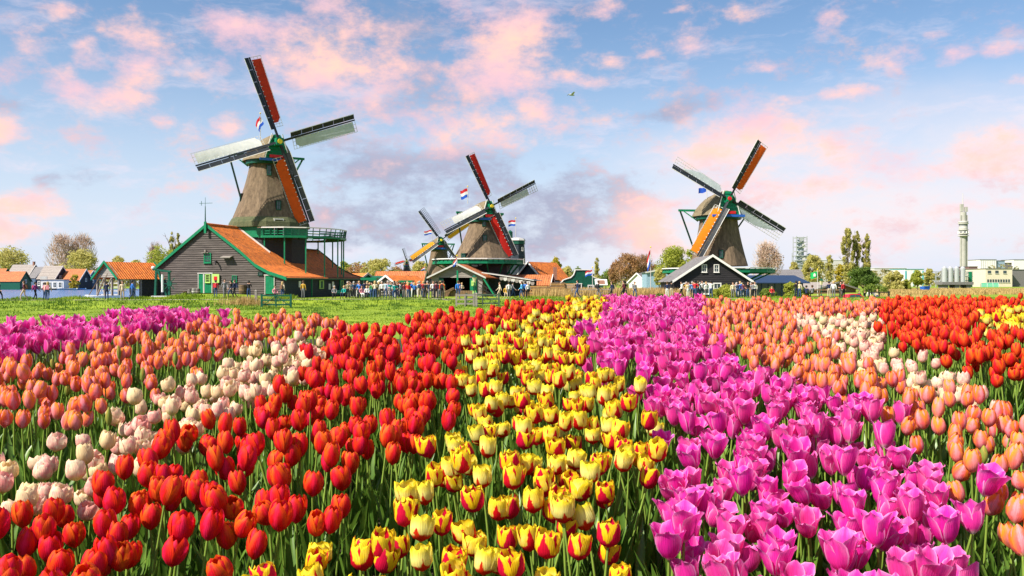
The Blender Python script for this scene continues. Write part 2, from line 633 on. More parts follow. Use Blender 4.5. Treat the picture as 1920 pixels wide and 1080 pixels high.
# ---------------------------------------------------------------- tulips
BANDS = [
    ('magenta', 'upper', [(-5, 608), (60, 605), (160, 593), (290, 581), (445, 586), (443, 586), (300, 605), (230, 615), (170, 634), (80, 650), (-5, 662)]),
    ('salmon', 'upper', [(-5, 666), (80, 654), (170, 638), (230, 620), (300, 609), (443, 589), (455, 585), (560, 585), (640, 592), (655, 601), (633, 600), (517, 617), (423, 640), (360, 680), (293, 697), (220, 722), (160, 772), (77, 779), (-5, 772)]),
    ('cream', 'upper', [(640, 606), (540, 623), (433, 650), (405, 672), (330, 695), (277, 715), (210, 765), (123, 782), (77, 808), (-5, 828), (-5, 930), (130, 905), (190, 870), (290, 826), (317, 800), (383, 785), (440, 752), (533, 706), (577, 670), (600, 630), (640, 612)]),
    ('red', 'main', [(604, 632), (640, 614), (700, 606), (760, 598), (850, 583), (960, 569), (1065, 564), (1060, 572), (960, 594), (898, 608), (880, 622), (862, 642), (860, 720), (850, 757), (820, 803), (790, 825), (640, 877), (600, 957), (533, 980), (460, 1017), (370, 1022), (210, 1063), (130, 1099), (-5, 1099), (-5, 938), (130, 910), (195, 874), (295, 830), (320, 806), (386, 790), (443, 757), (536, 711), (580, 674)]),
    ('yellow', 'main', [(1068, 562), (1148, 560), (1128, 590), (1122, 604), (1087, 623), (1090, 650), (1118, 693), (1160, 703), (1187, 727), (1207, 740), (1223, 767), (1240, 827), (1240, 845), (1217, 873), (1187, 973), (1162, 1060), (1165, 1099), (345, 1099), (395, 1060), (505, 1042), (520, 1010), (610, 980), (660, 960), (712, 915), (770, 890), (825, 860), (815, 830), (872, 790), (882, 760), (873, 700), (878, 645), (900, 614), (960, 598), (1062, 574)]),
    ('magenta', 'main', [(1152, 560), (1312, 556), (1310, 590), (1333, 633), (1360, 650), (1397, 672), (1450, 705), (1487, 706), (1560, 730), (1627, 743), (1675, 760), (1650, 813), (1717, 828), (1757, 850), (1763, 883), (1773, 955), (1820, 945), (1840, 1013), (1853, 1053), (1857, 1099), (1225, 1099), (1230, 1047), (1223, 987), (1243, 933), (1250, 860), (1256, 790), (1235, 770), (1222, 742), (1190, 720), (1160, 695), (1130, 668), (1098, 645), (1100, 622), (1132, 600)]),
    ('salmon', 'side', [(1317, 556), (1650, 556), (1648, 580), (1480, 580), (1493, 607), (1553, 627), (1563, 650), (1623, 670), (1657, 683), (1713, 697), (1757, 713), (1820, 727), (1913, 753), (1925, 757), (1925, 1025), (1910, 1013), (1893, 973), (1853, 933), (1817, 900), (1797, 866), (1753, 840), (1738, 805), (1695, 785), (1673, 780), (1580, 745), (1513, 717), (1483, 692), (1447, 687), (1393, 662), (1353, 648), (1322, 610)]),
    ('cream', 'side', [(1486, 583), (1645, 583), (1647, 617), (1660, 637), (1693, 653), (1747, 653), (1760, 673), (1787, 683), (1827, 697), (1867, 720), (1900, 730), (1925, 740), (1925, 754), (1820, 724), (1757, 710), (1713, 694), (1657, 680), (1623, 667), (1566, 648), (1556, 625), (1497, 605)]),
    ('red', 'side', [(1652, 560), (1925, 558), (1925, 570), (1833, 588), (1853, 607), (1897, 621), (1925, 630), (1925, 692), (1873, 690), (1827, 673), (1780, 653), (1733, 640), (1703, 633), (1680, 615), (1654, 615)]),
    ('yellow', 'side', [(1838, 590), (1925, 573), (1925, 626), (1897, 617), (1857, 604)]),
]
KINDS = {
    #           H     W      r profile                              half-angle profile                tip
    'red':     (0.070, 0.0275, (.12, .55, .90, 1.0, .90, .74, .52), (30, 55, 62, 60, 52, 38, 14)),
    'yellow':  (0.060, 0.0285, (.15, .66, .98, 1.0, 1.0, .97, .90), (34, 58, 62, 58, 50, 37, 9)),
    'magenta': (0.076, 0.0300, (.12, .50, .82, .96, 1.05, 1.13, 1.2), (30, 54, 58, 56, 47, 31, 7)),
    'salmon':  (0.066, 0.0255, (.12, .55, .92, 1.0, .88, .70, .48), (30, 55, 62, 60, 51, 37, 13)),
    'cream':   (0.056, 0.0275, (.15, .62, .98, 1.03, .95, .86, .72), (34, 58, 62, 60, 52, 40, 10)),
    'bud':     (0.058, 0.0125, (.2, .62, .95, 1.0, .75, .48, .12), (40, 58, 62, 60, 56, 50, 30)),
}
TS = (0, .12, .32, .55, .78, .92, 1.0)


def petal_geo(kind, k, rng, nu=5, rows=range(7), open_=1.0):
    """One petal as (verts, faces, (t, |u|)) about the stem axis, base at z = 0."""
    H, W, rp, ap = KINDS[kind]
    outer = k % 2
    az = k * math.pi / 3 + rng.gauss(0, 0.07)
    Hs = H * (1.0 if outer else 0.97) * rng.uniform(0.94, 1.05)
    fl = rng.uniform(-0.05, 0.12) * open_
    vs, at, fs = [], [], []
    rows = list(rows)
    for ti in rows:
        t = TS[ti]
        r = W * rp[ti] * (1.09 if outer else 0.93) * (1 + fl * t * t)
        half = math.radians(ap[ti])
        for j in range(nu):
            u = -1 + 2 * j / (nu - 1)
            rr = r * (1 - 0.07 * u * u * (1 if kind != 'magenta' else -0.6) * min(1, 3 * t))
            rr += W * 0.032 * rng.uniform(-1, 1) * t
            a = az + half * u
            z = Hs * t - Hs * 0.05 * u * u * t + (W * (0.05 if kind in ('red', 'salmon') else 0.07) * rng.uniform(-1, 1) if ti >= 5 else 0)
            if kind in ('yellow', 'cream') and ti >= 5:
                z += W * 0.09 * math.sin(3.3 * u + k)
            vs.append((rr * math.cos(a), rr * math.sin(a), z))
            at.append((t, abs(u)))
    for i in range(len(rows) - 1):
        for j in range(nu - 1):
            b = i * nu + j
            fs.append((b, b + 1, b + nu + 1, b + nu))
    return vs, fs, at


def stem_geo(h, bend, n=4, segs=4):
    vs, fs = [], []
    for i in range(segs + 1):
        t = i / segs
        cx, cy = bend[0] * t * t, bend[1] * t * t
        r = lerp(0.0046, 0.0036, t)
        for j in range(n):
            a = 2 * math.pi * j / n
            vs.append((cx + r * math.cos(a), cy + r * math.sin(a), h * t - 0.03 * (1 - t)))
    for i in range(segs):
        for j in range(n):
            k = (j + 1) % n
            fs.append((i * n + j, i * n + k, (i + 1) * n + k, (i + 1) * n + j))
    return vs, fs


def leaf_geo(rng, h, az, length):
    """A broad lance-shaped leaf folded along its midrib, rising and arching outwards."""
    segs = 5
    vs, fs, at = [], [], []
    w0 = rng.uniform(0.008, 0.017)
    lean0, lean1 = rng.uniform(0.05, 0.3), rng.uniform(0.3, 1.0)
    x, z = 0.006, rng.uniform(0.0, 0.05) * h
    ca, sa = math.cos(az), math.sin(az)
    tw = rng.uniform(-0.6, 0.6)
    for i in range(segs + 1):
        t = i / segs
        w = w0 * (math.sin(math.pi * min(1, t * 0.92 + 0.08)) ** 0.8 if t < 1 else 0.02)
        th = lerp(lean0, lean1, t * t)
        for u, lift in ((-1, 0.35), (0, 0.0), (1, 0.35)):
            q = u * w
            o = -lift * w
            px_, py_ = x + o * math.cos(th), q * math.cos(tw * t)
            pz = z + abs(u) * w * 0.3 + q * math.sin(tw * t)
            vs.append((px_ * ca - py_ * sa, px_ * sa + py_ * ca, pz))
            at.append((t, abs(u)))
        x += math.sin(th) * length / segs
        z += math.cos(th) * length / segs
    for i in range(segs):
        for j in range(2):
            b = i * 3 + j
            fs.append((b, b + 1, b + 4, b + 3))
    return vs, fs, at


def attr_mesh(name, vs, fs, at, var, m, smooth=True):
    me = bpy.data.meshes.new(name)
    me.from_pydata(vs, [], fs)
    a = me.attributes.new('petal', 'FLOAT_COLOR', 'POINT')
    arr = np.zeros((len(vs), 4), dtype=np.float32)
    if len(at):
        arr[:, :2] = np.asarray(at, dtype=np.float32)
    arr[:, 2] = var
    arr[:, 3] = 1
    a.data.foreach_set('color', arr.ravel())
    for x in (m if isinstance(m, (list, tuple)) else [m]):
        me.materials.append(x)
    if smooth:
        me.polygons.foreach_set('use_smooth', [True] * len(fs))
    me.update()
    return me


def petal_material(kind):
    m = bpy.data.materials.new(kind + '_petal'); m.use_nodes = True
    nt = m.node_tree; N, L = nt.nodes.new, nt.links.new
    b = nt.nodes['Principled BSDF']; out = nt.nodes['Material Output']
    at = N('ShaderNodeAttribute'); at.attribute_name = 'petal'
    sp = N('ShaderNodeSeparateColor'); L(at.outputs['Color'], sp.inputs[0])
    T, U = sp.outputs[0], sp.outputs[1]
    oi = N('ShaderNodeObjectInfo')
    so = N('ShaderNodeSeparateColor'); L(oi.outputs['Color'], so.inputs[0])

    def M(op, a, b_=None, clamp=False):
        n = N('ShaderNodeMath'); n.operation = op; n.use_clamp = clamp
        for i, v in enumerate((a, b_)):
            if v is None: continue
            if isinstance(v, (int, float)): n.inputs[i].default_value = v
            else: L(v, n.inputs[i])
        return n.outputs[0]

    V = M('ADD', sp.outputs[2], so.outputs[0])
    tc = N('ShaderNodeTexCoord')

    def noise(scale, detail=3):
        n = N('ShaderNodeTexNoise'); n.noise_dimensions = '4D'
        n.inputs['Scale'].default_value = scale; n.inputs['Detail'].default_value = detail
        L(tc.outputs['Object'], n.inputs['Vector']); L(M('MULTIPLY', V, 40.0), n.inputs['W'])
        return n.outputs['Fac']

    def ramp(v, lo, hi):
        n = N('ShaderNodeMapRange'); n.interpolation_type = 'SMOOTHSTEP'
        n.inputs['From Min'].default_value = lo; n.inputs['From Max'].default_value = hi
        L(v, n.inputs['Value']); return n.outputs[0]

    def mix(f, a, c):
        n = N('ShaderNodeMix'); n.data_type = 'RGBA'
        if isinstance(f, (int, float)): n.inputs[0].default_value = f
        else: L(f, n.inputs[0])
        for s, v in ((6, a), (7, c)):
            if isinstance(v, tuple): n.inputs[s].default_value = (*v, 1)
            else: L(v, n.inputs[s])
        return n.outputs[2]

    n1 = M('SUBTRACT', noise(70.0), 0.5)
    edge = M('ADD', M('ADD', M('MULTIPLY', U, 0.55), M('MULTIPLY', T, 0.6)), M('MULTIPLY', n1, 0.5))
    if kind == 'red':
        warm = mix(V, (0.85, 0.035, 0.005), (0.90, 0.10, 0.008))
        c = mix(ramp(edge, 0.5, 0.95), mix(ramp(M('ADD', U, n1), 0.05, 0.45), (0.86, 0.016, 0.085), (0.72, 0.006, 0.022)), warm)
    elif kind == 'yellow':
        body = mix(ramp(M('ADD', n1, V), 0.2, 1.0), (0.90, 0.66, 0.010), (0.92, 0.80, 0.26))
        body = mix(ramp(T, 0.5, 1.0), body, (0.92, 0.70, 0.02))
        fl = M('ADD', M('ADD', M('MULTIPLY', T, 1.2), M('MULTIPLY', U, 1.5)), M('MULTIPLY', n1, 0.95))
        fl = M('ADD', fl, M('MULTIPLY', M('SUBTRACT', V, 0.5), 0.9))
        f1 = ramp(fl, 1.08, 0.96)
        f2 = ramp(M('ADD', T, M('MULTIPLY', n1, 0.25)), 0.30, 0.20)
        c = mix(M('MAXIMUM', f1, f2), body, (0.68, 0.006, 0.020))
    elif kind == 'magenta':
        mid = mix(V, (0.86, 0.020, 0.36), (0.90, 0.07, 0.43))
        c = mix(ramp(edge, 0.5, 1.15), mid, (0.95, 0.23, 0.58))
        c = mix(ramp(U, 0.82, 1.0), c, (0.92, 0.42, 0.70))
        c = mix(ramp(T, 0.16, 0.0), c, (0.75, 0.62, 0.55))
    elif kind == 'salmon':
        mid = mix(V, (0.92, 0.13, 0.12), (0.94, 0.22, 0.21))
        c = mix(ramp(edge, 0.42, 0.9), mix(ramp(M('ADD', U, n1), 0.1, 0.5), (0.95, 0.33, 0.37), mid), (0.97, 0.28, 0.03))
        c = mix(ramp(T, 0.12, 0.0), c, (0.75, 0.5, 0.2))
    elif kind == 'cream':
        body = mix(V, (0.92, 0.74, 0.36), (0.92, 0.76, 0.62))
        pk = M('ADD', M('MULTIPLY', n1, 1.7), M('SUBTRACT', M('MULTIPLY', V, 0.7), M('MULTIPLY', U, 0.2)))
        c = mix(ramp(pk, 0.12, 0.75), body, (0.94, 0.38, 0.36))
        c = mix(ramp(T, 0.25, 0.05), c, (0.80, 0.68, 0.25))
    else:
        c = mix(ramp(edge, 0.5, 1.1), (0.28, 0.34, 0.06), (0.62, 0.42, 0.08))
    # fine veins along the petal and small blemishes
    cv = N('ShaderNodeCombineXYZ')
    L(M('MULTIPLY', U, 13.0), cv.inputs[0]); L(M('MULTIPLY', T, 1.6), cv.inputs[1]); L(M('MULTIPLY', V, 40.0), cv.inputs[2])
    vn = N('ShaderNodeTexNoise'); vn.inputs['Scale'].default_value = 1.0; vn.inputs['Detail'].default_value = 4; L(cv.outputs[0], vn.inputs['Vector'])
    vm = N('ShaderNodeMapRange'); vm.inputs['From Min'].default_value = 0.3; vm.inputs['From Max'].default_value = 0.7; vm.inputs['To Min'].default_value = 0.72; vm.inputs['To Max'].default_value = 1.12
    L(vn.outputs['Fac'], vm.inputs['Value'])
    hs = N('ShaderNodeHueSaturation'); L(c, hs.inputs['Color']); L(vm.outputs[0], hs.inputs['Value'])
    ht = N('ShaderNodeMapRange'); ht.inputs['To Min'].default_value = 0.498 if kind == 'red' else 0.49; ht.inputs['To Max'].default_value = 0.512
    L(V, ht.inputs['Value']); L(ht.outputs[0], hs.inputs['Hue'])
    c = hs.outputs[0]
    L(c, b.inputs['Base Color'])
    b.inputs['Roughness'].default_value = 0.58
    b.inputs['Specular IOR Level'].default_value = 0.16
    w = N('ShaderNodeTexWave'); w.inputs['Scale'].default_value = 0.0
    tr = N('ShaderNodeBsdfTranslucent'); L(c, tr.inputs['Color'])
    ms = N('ShaderNodeMixShader'); ms.inputs[0].default_value = 0.36
    L(b.outputs[0], ms.inputs[1]); L(tr.outputs[0], ms.inputs[2]); L(ms.outputs[0], out.inputs['Surface'])
    nt.nodes.remove(w)
    # fine ribs running up the petal
    bn = N('ShaderNodeMath'); bn.operation = 'SINE'
    L(M('MULTIPLY', U, 42.0), bn.inputs[0])
    bp = N('ShaderNodeBump'); bp.inputs['Strength'].default_value = 0.16; bp.inputs['Distance'].default_value = 0.0015
    L(bn.outputs[0], bp.inputs['Height']); L(bp.outputs[0], b.inputs['Normal'])
    return m


PM = {k: petal_material(k) for k in KINDS}
M_stem = mat('tulip_stem', (0.20, 0.30, 0.045), 0.5, 0.25, 12, trans=0.15)
M_leaf = mat('tulip_leaf', (0.07, 0.16, 0.02), 0.4, scale=7.0, col2=(0.16, 0.28, 0.035), trans=0.3, spec=0.5)


def inside(poly, x, y):
    c = False
    n = len(poly)
    j = n - 1
    for i in range(n):
        xi, yi = poly[i]; xj, yj = poly[j]
        if (yi > y) != (yj > y) and x < (xj - xi) * (y - yi) / (yj - yi) + xi:
            c = not c
        j = i
    return c


def plant():
    """Rows across the slope: list of (kind, zone, x, d, px, py)."""
    rng = random.Random(11)
    out = []
    d = 0.75
    row = 0
    while d < 8.3:
        step_d = 0.102 if d < 4.6 else 0.13
        half = d * 0.62 + 1.7
        x = -half + rng.uniform(0, 0.06)
        while x < half:
            xx = x + rng.gauss(0, 0.014)
            dd = d + rng.gauss(0, 0.030)
            zt = z_top(dd)
            px = CX + xx / dd * F
            py = HY - zt / dd * F
            qx = min(1918, max(2, px)); qy = min(1090, py)
            wob = 6 * math.sin(qy * 0.05 + qx * 0.02)
            for kind, zone, poly in BANDS:
                if inside(poly, qx + wob * 0.4, qy):
                    out.append([kind, zone, xx, dd, px, py])
                    break
            x += (0.049 if d < 3 else 0.044) * rng.uniform(0.8, 1.35)
        d += step_d
        row += 1
    return out


def build_tulips():
    rng = random.Random(5)
    plants = plant()
    # drop a share of cream, whose band is loose, and thin the near rows of red
    keep = []
    for p in plants:
        q = 0.82
        if p[0] == 'cream' and p[1] == 'upper':
            q = 0.92
        if p[0] == 'red' and p[3] < 2.4 and p[1] == 'main':
            q = 0.86
        if p[0] == 'yellow' and p[3] < 2.6:
            q = 0.86
        if p[0] == 'salmon' and p[1] == 'side':
            q = 0.84
        if rng.random() < q:
            keep.append(p)
    # a few green buds in the salmon and cream bands, one stray magenta among the salmon
    for p in keep:
        if p[0] in ('salmon', 'cream') and rng.random() < 0.035:
            p.append('bud')
        else:
            p.append(p[0])
    variants = {}
    NV = 8
    for k in KINDS:
        vv = []
        for i in range(NV):
            h = (STEM - 0.05) * rng.uniform(0.93, 1.06) * (0.94 if k in ('cream', 'bud') else 1.0)
            bend = (rng.gauss(0, 0.018), rng.gauss(0, 0.018))
            tilt = Matrix.Rotation(rng.choice((.03, .08, .14, .2, .36)), 3, Vector((-bend[1], bend[0], 0.001)).normalized())
            op = rng.choice((0.2, 0.6, 1.0, 1.4, 3.2)) * (1.2 if k in ('magenta', 'yellow') else 0.8)
            pet, petlow = [], []
            for j in range(6):
                vs, fs, at = petal_geo(k, j, rng, open_=op)
                vs = [tuple(tilt @ Vector(v) + Vector((bend[0], bend[1], h - 0.002))) for v in vs]
                pet.append((vs, fs, at))
                vs, fs, at = petal_geo(k, j, rng, nu=3, rows=(0, 2, 3, 4, 6), open_=op)
                vs = [tuple(tilt @ Vector(v) + Vector((bend[0], bend[1], h - 0.002))) for v in vs]
                petlow.append((vs, fs, at))
            st = stem_geo(h, bend)
            lv = [leaf_geo(rng, h, rng.uniform(0, 6.28), rng.uniform(0.5, 0.86) * h) for _ in range(4)]
            vv.append(dict(h=h, pet=pet, low=petlow, stem=st, leaves=lv))
        variants[k] = vv
    # shared meshes for the individual plants
    cache = {}

    def meshes(k, i):
        if (k, i) not in cache:
            v = variants[k][i]
            P = [attr_mesh('petal', *g, 0.0, PM[k]) for g in v['pet']]
            S = attr_mesh('stem', v['stem'][0], v['stem'][1], [], 0, M_stem)
            LV = [attr_mesh('leaf', *g, 0.0, M_leaf) for g in v['leaves']]
            bl = MB(); bat = []
            for vs, fs, at in v['pet']:
                bl.add(vs, fs); bat += at
            B = attr_mesh('bloom', bl.v, bl.f, bat, 0.0, PM[k])
            cache[(k, i)] = (P, S, LV, B)
        return cache[(k, i)]

    inframe = [p for p in keep if -10 < p[4] < 1930 and p[5] < 1095]
    single = set()
    for k in ('red', 'yellow', 'magenta', 'salmon', 'cream', 'bud'):
        mine = sorted((p for p in inframe if p[6] == k), key=lambda p: p[3])
        for p in mine[:300]:
            single.add(id(p))
    nearest = set(id(p) for p in sorted((p for p in inframe if id(p) in single), key=lambda p: p[3])[:330])

    colour = {'red': 'scarlet', 'yellow': 'yellow-red', 'magenta': 'magenta', 'salmon': 'salmon', 'cream': 'cream-pink', 'bud': 'unopened'}
    cells = {}
    for p in keep:
        cells.setdefault((int(p[2] // .3), int(p[3] // .3)), []).append(p)

    def neighbour(p):
        best = None
        cx, cy = int(p[2] // .3), int(p[3] // .3)
        for i in (-1, 0, 1):
            for j in (-1, 0, 1):
                for q in cells.get((cx + i, cy + j), ()):
                    if q[0] != p[0]:
                        dd = math.hypot(q[2] - p[2], q[3] - p[3])
                        if dd < .22 and (best is None or dd < best[0]):
                            best = (dd, q[0])
        return best[1] if best else None
    name = {'red': 'red_tulip', 'yellow': 'yellow_tulip', 'magenta': 'magenta_tulip', 'salmon': 'salmon_tulip', 'cream': 'cream_tulip', 'bud': 'tulip_bud'}
    rest = {}
    for p in keep:
        kind, zone, x, d, px, py, k = p
        i = rng.randrange(NV)
        base = (x, d, CH + z_top(d) - STEM)
        rz = rng.uniform(0, 6.283)
        s = rng.uniform(0.76, 0.98) * (1 - 0.1 * sstep(2.2, 4.0, d))
        sz = rng.uniform(0.87, 1.08)
        tx, ty = rng.gauss(0, 0.085), rng.gauss(0, 0.085)
        var = rng.random()
        if kind == 'red' and zone == 'side':
            var = 0.55 + 0.45 * var
        if kind == 'cream':
            var = 0.15 + 0.85 * var
        if id(p) in single:
            where = {'main': 'broad %s band', 'upper': 'river-side %s band', 'side': 'factory-side %s band'}[zone] % kind
            depth = 'in the front rows of' if d < 1.85 else ('low in' if d < 2.5 else ('halfway up' if d < 3.4 else 'high up in'))
            nb = neighbour(p)
            beside = ' beside %s tulips' % nb if nb else ''
            shade = {'red': ('deep ', '', 'orange-tinged '), 'yellow': ('lemon ', '', 'creamy '), 'magenta': ('deep ', '', 'light '), 'salmon': ('rosy ', '', 'pale '), 'cream': ('buttery ', '', 'pinkish '), 'bud': ('', '', '')}[k][min(2, int(var * 3))]
            shade = ('leaning ' if math.hypot(tx, ty) > .15 else '') + shade
            if k == 'bud':
                lab = 'green tulip bud %s the %s%s' % (depth, where, beside)
            else:
                lab = '%s%s tulip %s the %s%s' % (shade, colour[k], depth, where, beside)
            r = root(name[k], lab, 'tulip', base, rz, 'tulips, ' + lab)
            r.rotation_euler = (tx, ty, rz)
            r.scale = (s, s, sz)
            P, S, LV, B = meshes(k, i)
            ob = bpy.data.objects.new('stem', S); ob.parent = r; COL.objects.link(ob)
            if id(p) in nearest:
                for me in P:
                    ob = bpy.data.objects.new('petal', me); ob.parent = r; ob.color = (var, 0, 0, 1); COL.objects.link(ob)
            else:
                ob = bpy.data.objects.new('bloom', B); ob.parent = r; ob.color = (var, 0, 0, 1); COL.objects.link(ob)
            for me in LV[:4 if id(p) in nearest else 3]:
                ob = bpy.data.objects.new('leaf', me); ob.parent = r; COL.objects.link(ob)
        else:
            rest.setdefault((kind, zone), []).append((k, i, base, rz, s, sz, tx, ty, var))
    # the plants past the three hundred largest of each kind: one mass for each band
    for (kind, zone), lst in rest.items():
        V, FC, A, MI = [], [], [], []
        mats_ = [PM[kind], M_stem, M_leaf, PM['bud']]
        off = 0
        for k, i, base, rz, s, sz, tx, ty, var in lst:
            v = variants[k][i]
            M3 = np.array((Matrix.Rotation(rz, 3, 'Z') @ Matrix.Rotation(ty, 3, 'Y') @ Matrix.Rotation(tx, 3, 'X')) @ Matrix.Diagonal((s, s, sz)))
            for grp, mi in ((v['low'], 0 if k != 'bud' else 3), ([(v['stem'][0], v['stem'][1], None)], 1), (v['leaves'][:3], 2)):
                for vs, fs, at in grp:
                    a = np.asarray(vs, dtype=np.float32) @ M3.T + np.asarray(base)
                    V.append(a)
                    FC.append(np.asarray(fs, dtype=np.int32) + off)
                    off += len(vs)
                    q = np.zeros((len(vs), 4), dtype=np.float32)
                    if at is not None:
                        q[:, :2] = at
                    q[:, 2] = var
                    A.append(q)
                    MI.append(np.full(len(fs), mi, dtype=np.int32))
        V = np.concatenate(V); FC = np.concatenate(FC); A = np.concatenate(A); MI = np.concatenate(MI)
        me = bpy.data.meshes.new(name[kind] + 's')
        me.vertices.add(len(V)); me.vertices.foreach_set('co', V.astype(np.float32).ravel())
        me.loops.add(FC.size); me.loops.foreach_set('vertex_index', FC.ravel())
        me.polygons.add(len(FC)); me.polygons.foreach_set('loop_start', np.arange(0, FC.size, 4, dtype=np.int32))
        for x in mats_:
            me.materials.append(x)
        me.polygons.foreach_set('material_index', MI)
        me.polygons.foreach_set('use_smooth', np.ones(len(FC), dtype=bool))
        me.update(calc_edges=True)
        at = me.attributes.new('petal', 'FLOAT_COLOR', 'POINT')
        at.data.foreach_set('color', A.ravel())
        o = bpy.data.objects.new('%s_tulip_mass' % kind, me)
        o.color = (0, 0, 0, 1)
        COL.objects.link(o)
        w = {'main': 'rest of the broad band in the middle of the slope', 'upper': 'rest of the band on the river side of the slope', 'side': 'rest of the band on the factory side of the slope'}[zone]
        tag(o, '%s tulips, %s' % (colour[kind], w), kind='stuff')
    print('tulips', len(keep), 'single', len(single))
    # filler leaves low between the plants
    rng2 = random.Random(77)
    V, FC = [], []
    for p in keep:
        if p[3] > 4.5:
            continue
        for _ in range(3):
            vs, fs, at = leaf_geo(rng2, STEM, rng2.uniform(0, 6.28), rng2.uniform(0.12, 0.3))
            bx, by = p[2] + rng2.gauss(0, 0.04), p[3] + rng2.gauss(0, 0.05)
            bz = CH + z_top(by) - STEM
            o = len(V)
            V += [(a + bx, b + by, c + bz) for a, b, c in vs]
            FC += [tuple(q + o for q in f) for f in fs]
    me = bpy.data.meshes.new('low_tulip_leaves'); me.from_pydata(V, [], FC); me.materials.append(M_leaf)
    me.polygons.foreach_set('use_smooth', [True] * len(FC))
    o = bpy.data.objects.new('low_tulip_foliage', me); COL.objects.link(o)
    tag(o, 'low green tulip leaves covering the soil between the stems', kind='stuff')


build_tulips()

# ---------------------------------------------------------------- building materials


def tile_material(name, c1, c2, moss=0.0):
    m = bpy.data.materials.new(name); m.use_nodes = True
    nt = m.node_tree; N, L = nt.nodes.new, nt.links.new
    b = nt.nodes['Principled BSDF']; b.inputs['Roughness'].default_value = 0.75
    tc = N('ShaderNodeTexCoord')
    n = N('ShaderNodeTexNoise'); n.inputs['Scale'].default_value = 4.5; n.inputs['Detail'].default_value = 8; n.inputs['Roughness'].default_value = 0.75
    L(tc.outputs['Object'], n.inputs['Vector'])
    r = N('ShaderNodeValToRGB'); e = r.color_ramp.elements
    e[0].position = 0.33; e[0].color = (*c1, 1); e[1].position = 0.66; e[1].color = (*c2, 1)
    L(n.outputs['Fac'], r.inputs['Fac'])
    v = N('ShaderNodeTexVoronoi'); v.inputs['Scale'].default_value = 3.6
    L(tc.outputs['Object'], v.inputs['Vector'])
    h = N('ShaderNodeHueSaturation'); L(r.outputs[0], h.inputs['Color'])
    sp = N('ShaderNodeSeparateColor'); L(v.outputs['Color'], sp.inputs[0])
    mr = N('ShaderNodeMapRange'); mr.inputs['To Min'].default_value = 0.72; mr.inputs['To Max'].default_value = 1.18
    L(sp.outputs[0], mr.inputs['Value']); L(mr.outputs[0], h.inputs['Value'])
    n2 = N('ShaderNodeTexNoise'); n2.inputs['Scale'].default_value = 0.7; n2.inputs['Detail'].default_value = 6
    L(tc.outputs['Object'], n2.inputs['Vector'])
    st = N('ShaderNodeMapRange'); st.inputs['From Min'].default_value = 0.52; st.inputs['From Max'].default_value = 0.75; st.inputs['To Max'].default_value = 0.38 + moss
    L(n2.outputs['Fac'], st.inputs['Value'])
    mx = N('ShaderNodeMix'); mx.data_type = 'RGBA'
    L(st.outputs[0], mx.inputs[0]); L(h.outputs[0], mx.inputs[6]); mx.inputs[7].default_value = (0.16, 0.065, 0.03, 1)
    L(mx.outputs[2], b.inputs['Base Color'])
    bn = N('ShaderNodeTexNoise'); bn.inputs['Scale'].default_value = 9
    L(tc.outputs['Object'], bn.inputs['Vector'])
    bp = N('ShaderNodeBump'); bp.inputs['Strength'].default_value = 0.4; bp.inputs['Distance'].default_value = 0.05
    L(bn.outputs['Fac'], bp.inputs['Height'])
    wv = N('ShaderNodeTexWave'); wv.bands_direction = 'Y'; wv.inputs['Scale'].default_value = 1.05; wv.inputs['Distortion'].default_value = 0.4
    L(tc.outputs['Object'], wv.inputs['Vector'])
    bw = N('ShaderNodeBump'); bw.inputs['Strength'].default_value = 0.9; bw.inputs['Distance'].default_value = 0.06
    L(wv.outputs['Fac'], bw.inputs['Height']); L(bp.outputs[0], bw.inputs['Normal']); L(bw.outputs[0], b.inputs['Normal'])
    return m


M_tile = tile_material('orange_tile', (0.58, 0.12, 0.014), (0.82, 0.235, 0.03))
M_tile_old = tile_material('old_tile', (0.36, 0.095, 0.03), (0.56, 0.18, 0.05), 0.2)
M_slate = mat('grey_roof', (0.16, 0.15, 0.15), 0.8, 0.25, 3)
M_palerf = mat('pale_roof', (0.27, 0.235, 0.21), 0.8, 0.15, 2)
M_thatch = mat('thatch', (0.072, 0.050, 0.032), 0.95, scale=3.5, col2=(0.215, 0.152, 0.095), bump=1.0, bscale=9, stretch=(1, 1, 0.22), detail=8)
M_thatchmoss = mat('mossy_thatch', (0.05, 0.065, 0.03), 0.95, scale=3.0, col2=(0.12, 0.12, 0.06), bump=1.0, bscale=9, detail=8)
M_thatchcap = mat('cap_thatch', (0.10, 0.078, 0.045), 0.95, scale=4, col2=(0.24, 0.19, 0.115), bump=1.0, bscale=12, detail=8)
M_board = mat('weathered_board', (0.040, 0.032, 0.030), 0.85, scale=2.6, col2=(0.135, 0.112, 0.102), bump=0.5, bscale=16, stretch=(0.25, 1, 4), detail=8)
M_greyboard = mat('grey_board', (0.17, 0.15, 0.13), 0.85, scale=2.2, col2=(0.33, 0.29, 0.26), bump=0.5, bscale=16, stretch=(0.25, 1, 4), detail=8)
M_tar = mat('tarred_wood', (0.012, 0.011, 0.012), 0.6, scale=3, col2=(0.030, 0.026, 0.028), bump=0.4, bscale=20, stretch=(0.4, 1, 3))
M_tarblue = mat('blue_black_and_shaded_wood', (0.012, 0.020, 0.030), 0.6, scale=3, col2=(0.022, 0.034, 0.050), bump=0.3)  # on the long barn's side wall this tone stands for painted shade
M_brown = mat('brown_wood', (0.12, 0.07, 0.035), 0.8, scale=3, col2=(0.24, 0.15, 0.08), bump=0.4)
M_green = mat('green_paint', (0.004, 0.17, 0.075), 0.45, 0.2, 3)
M_dgreen = mat('dark_green_paint', (0.005, 0.075, 0.045), 0.45, 0.25, 3)
M_lgreen = mat('light_green_paint', (0.36, 0.55, 0.14), 0.5, 0.1, 3)
M_yellowp = mat('yellow_paint', (0.75, 0.55, 0.03), 0.5, 0.1, 3)
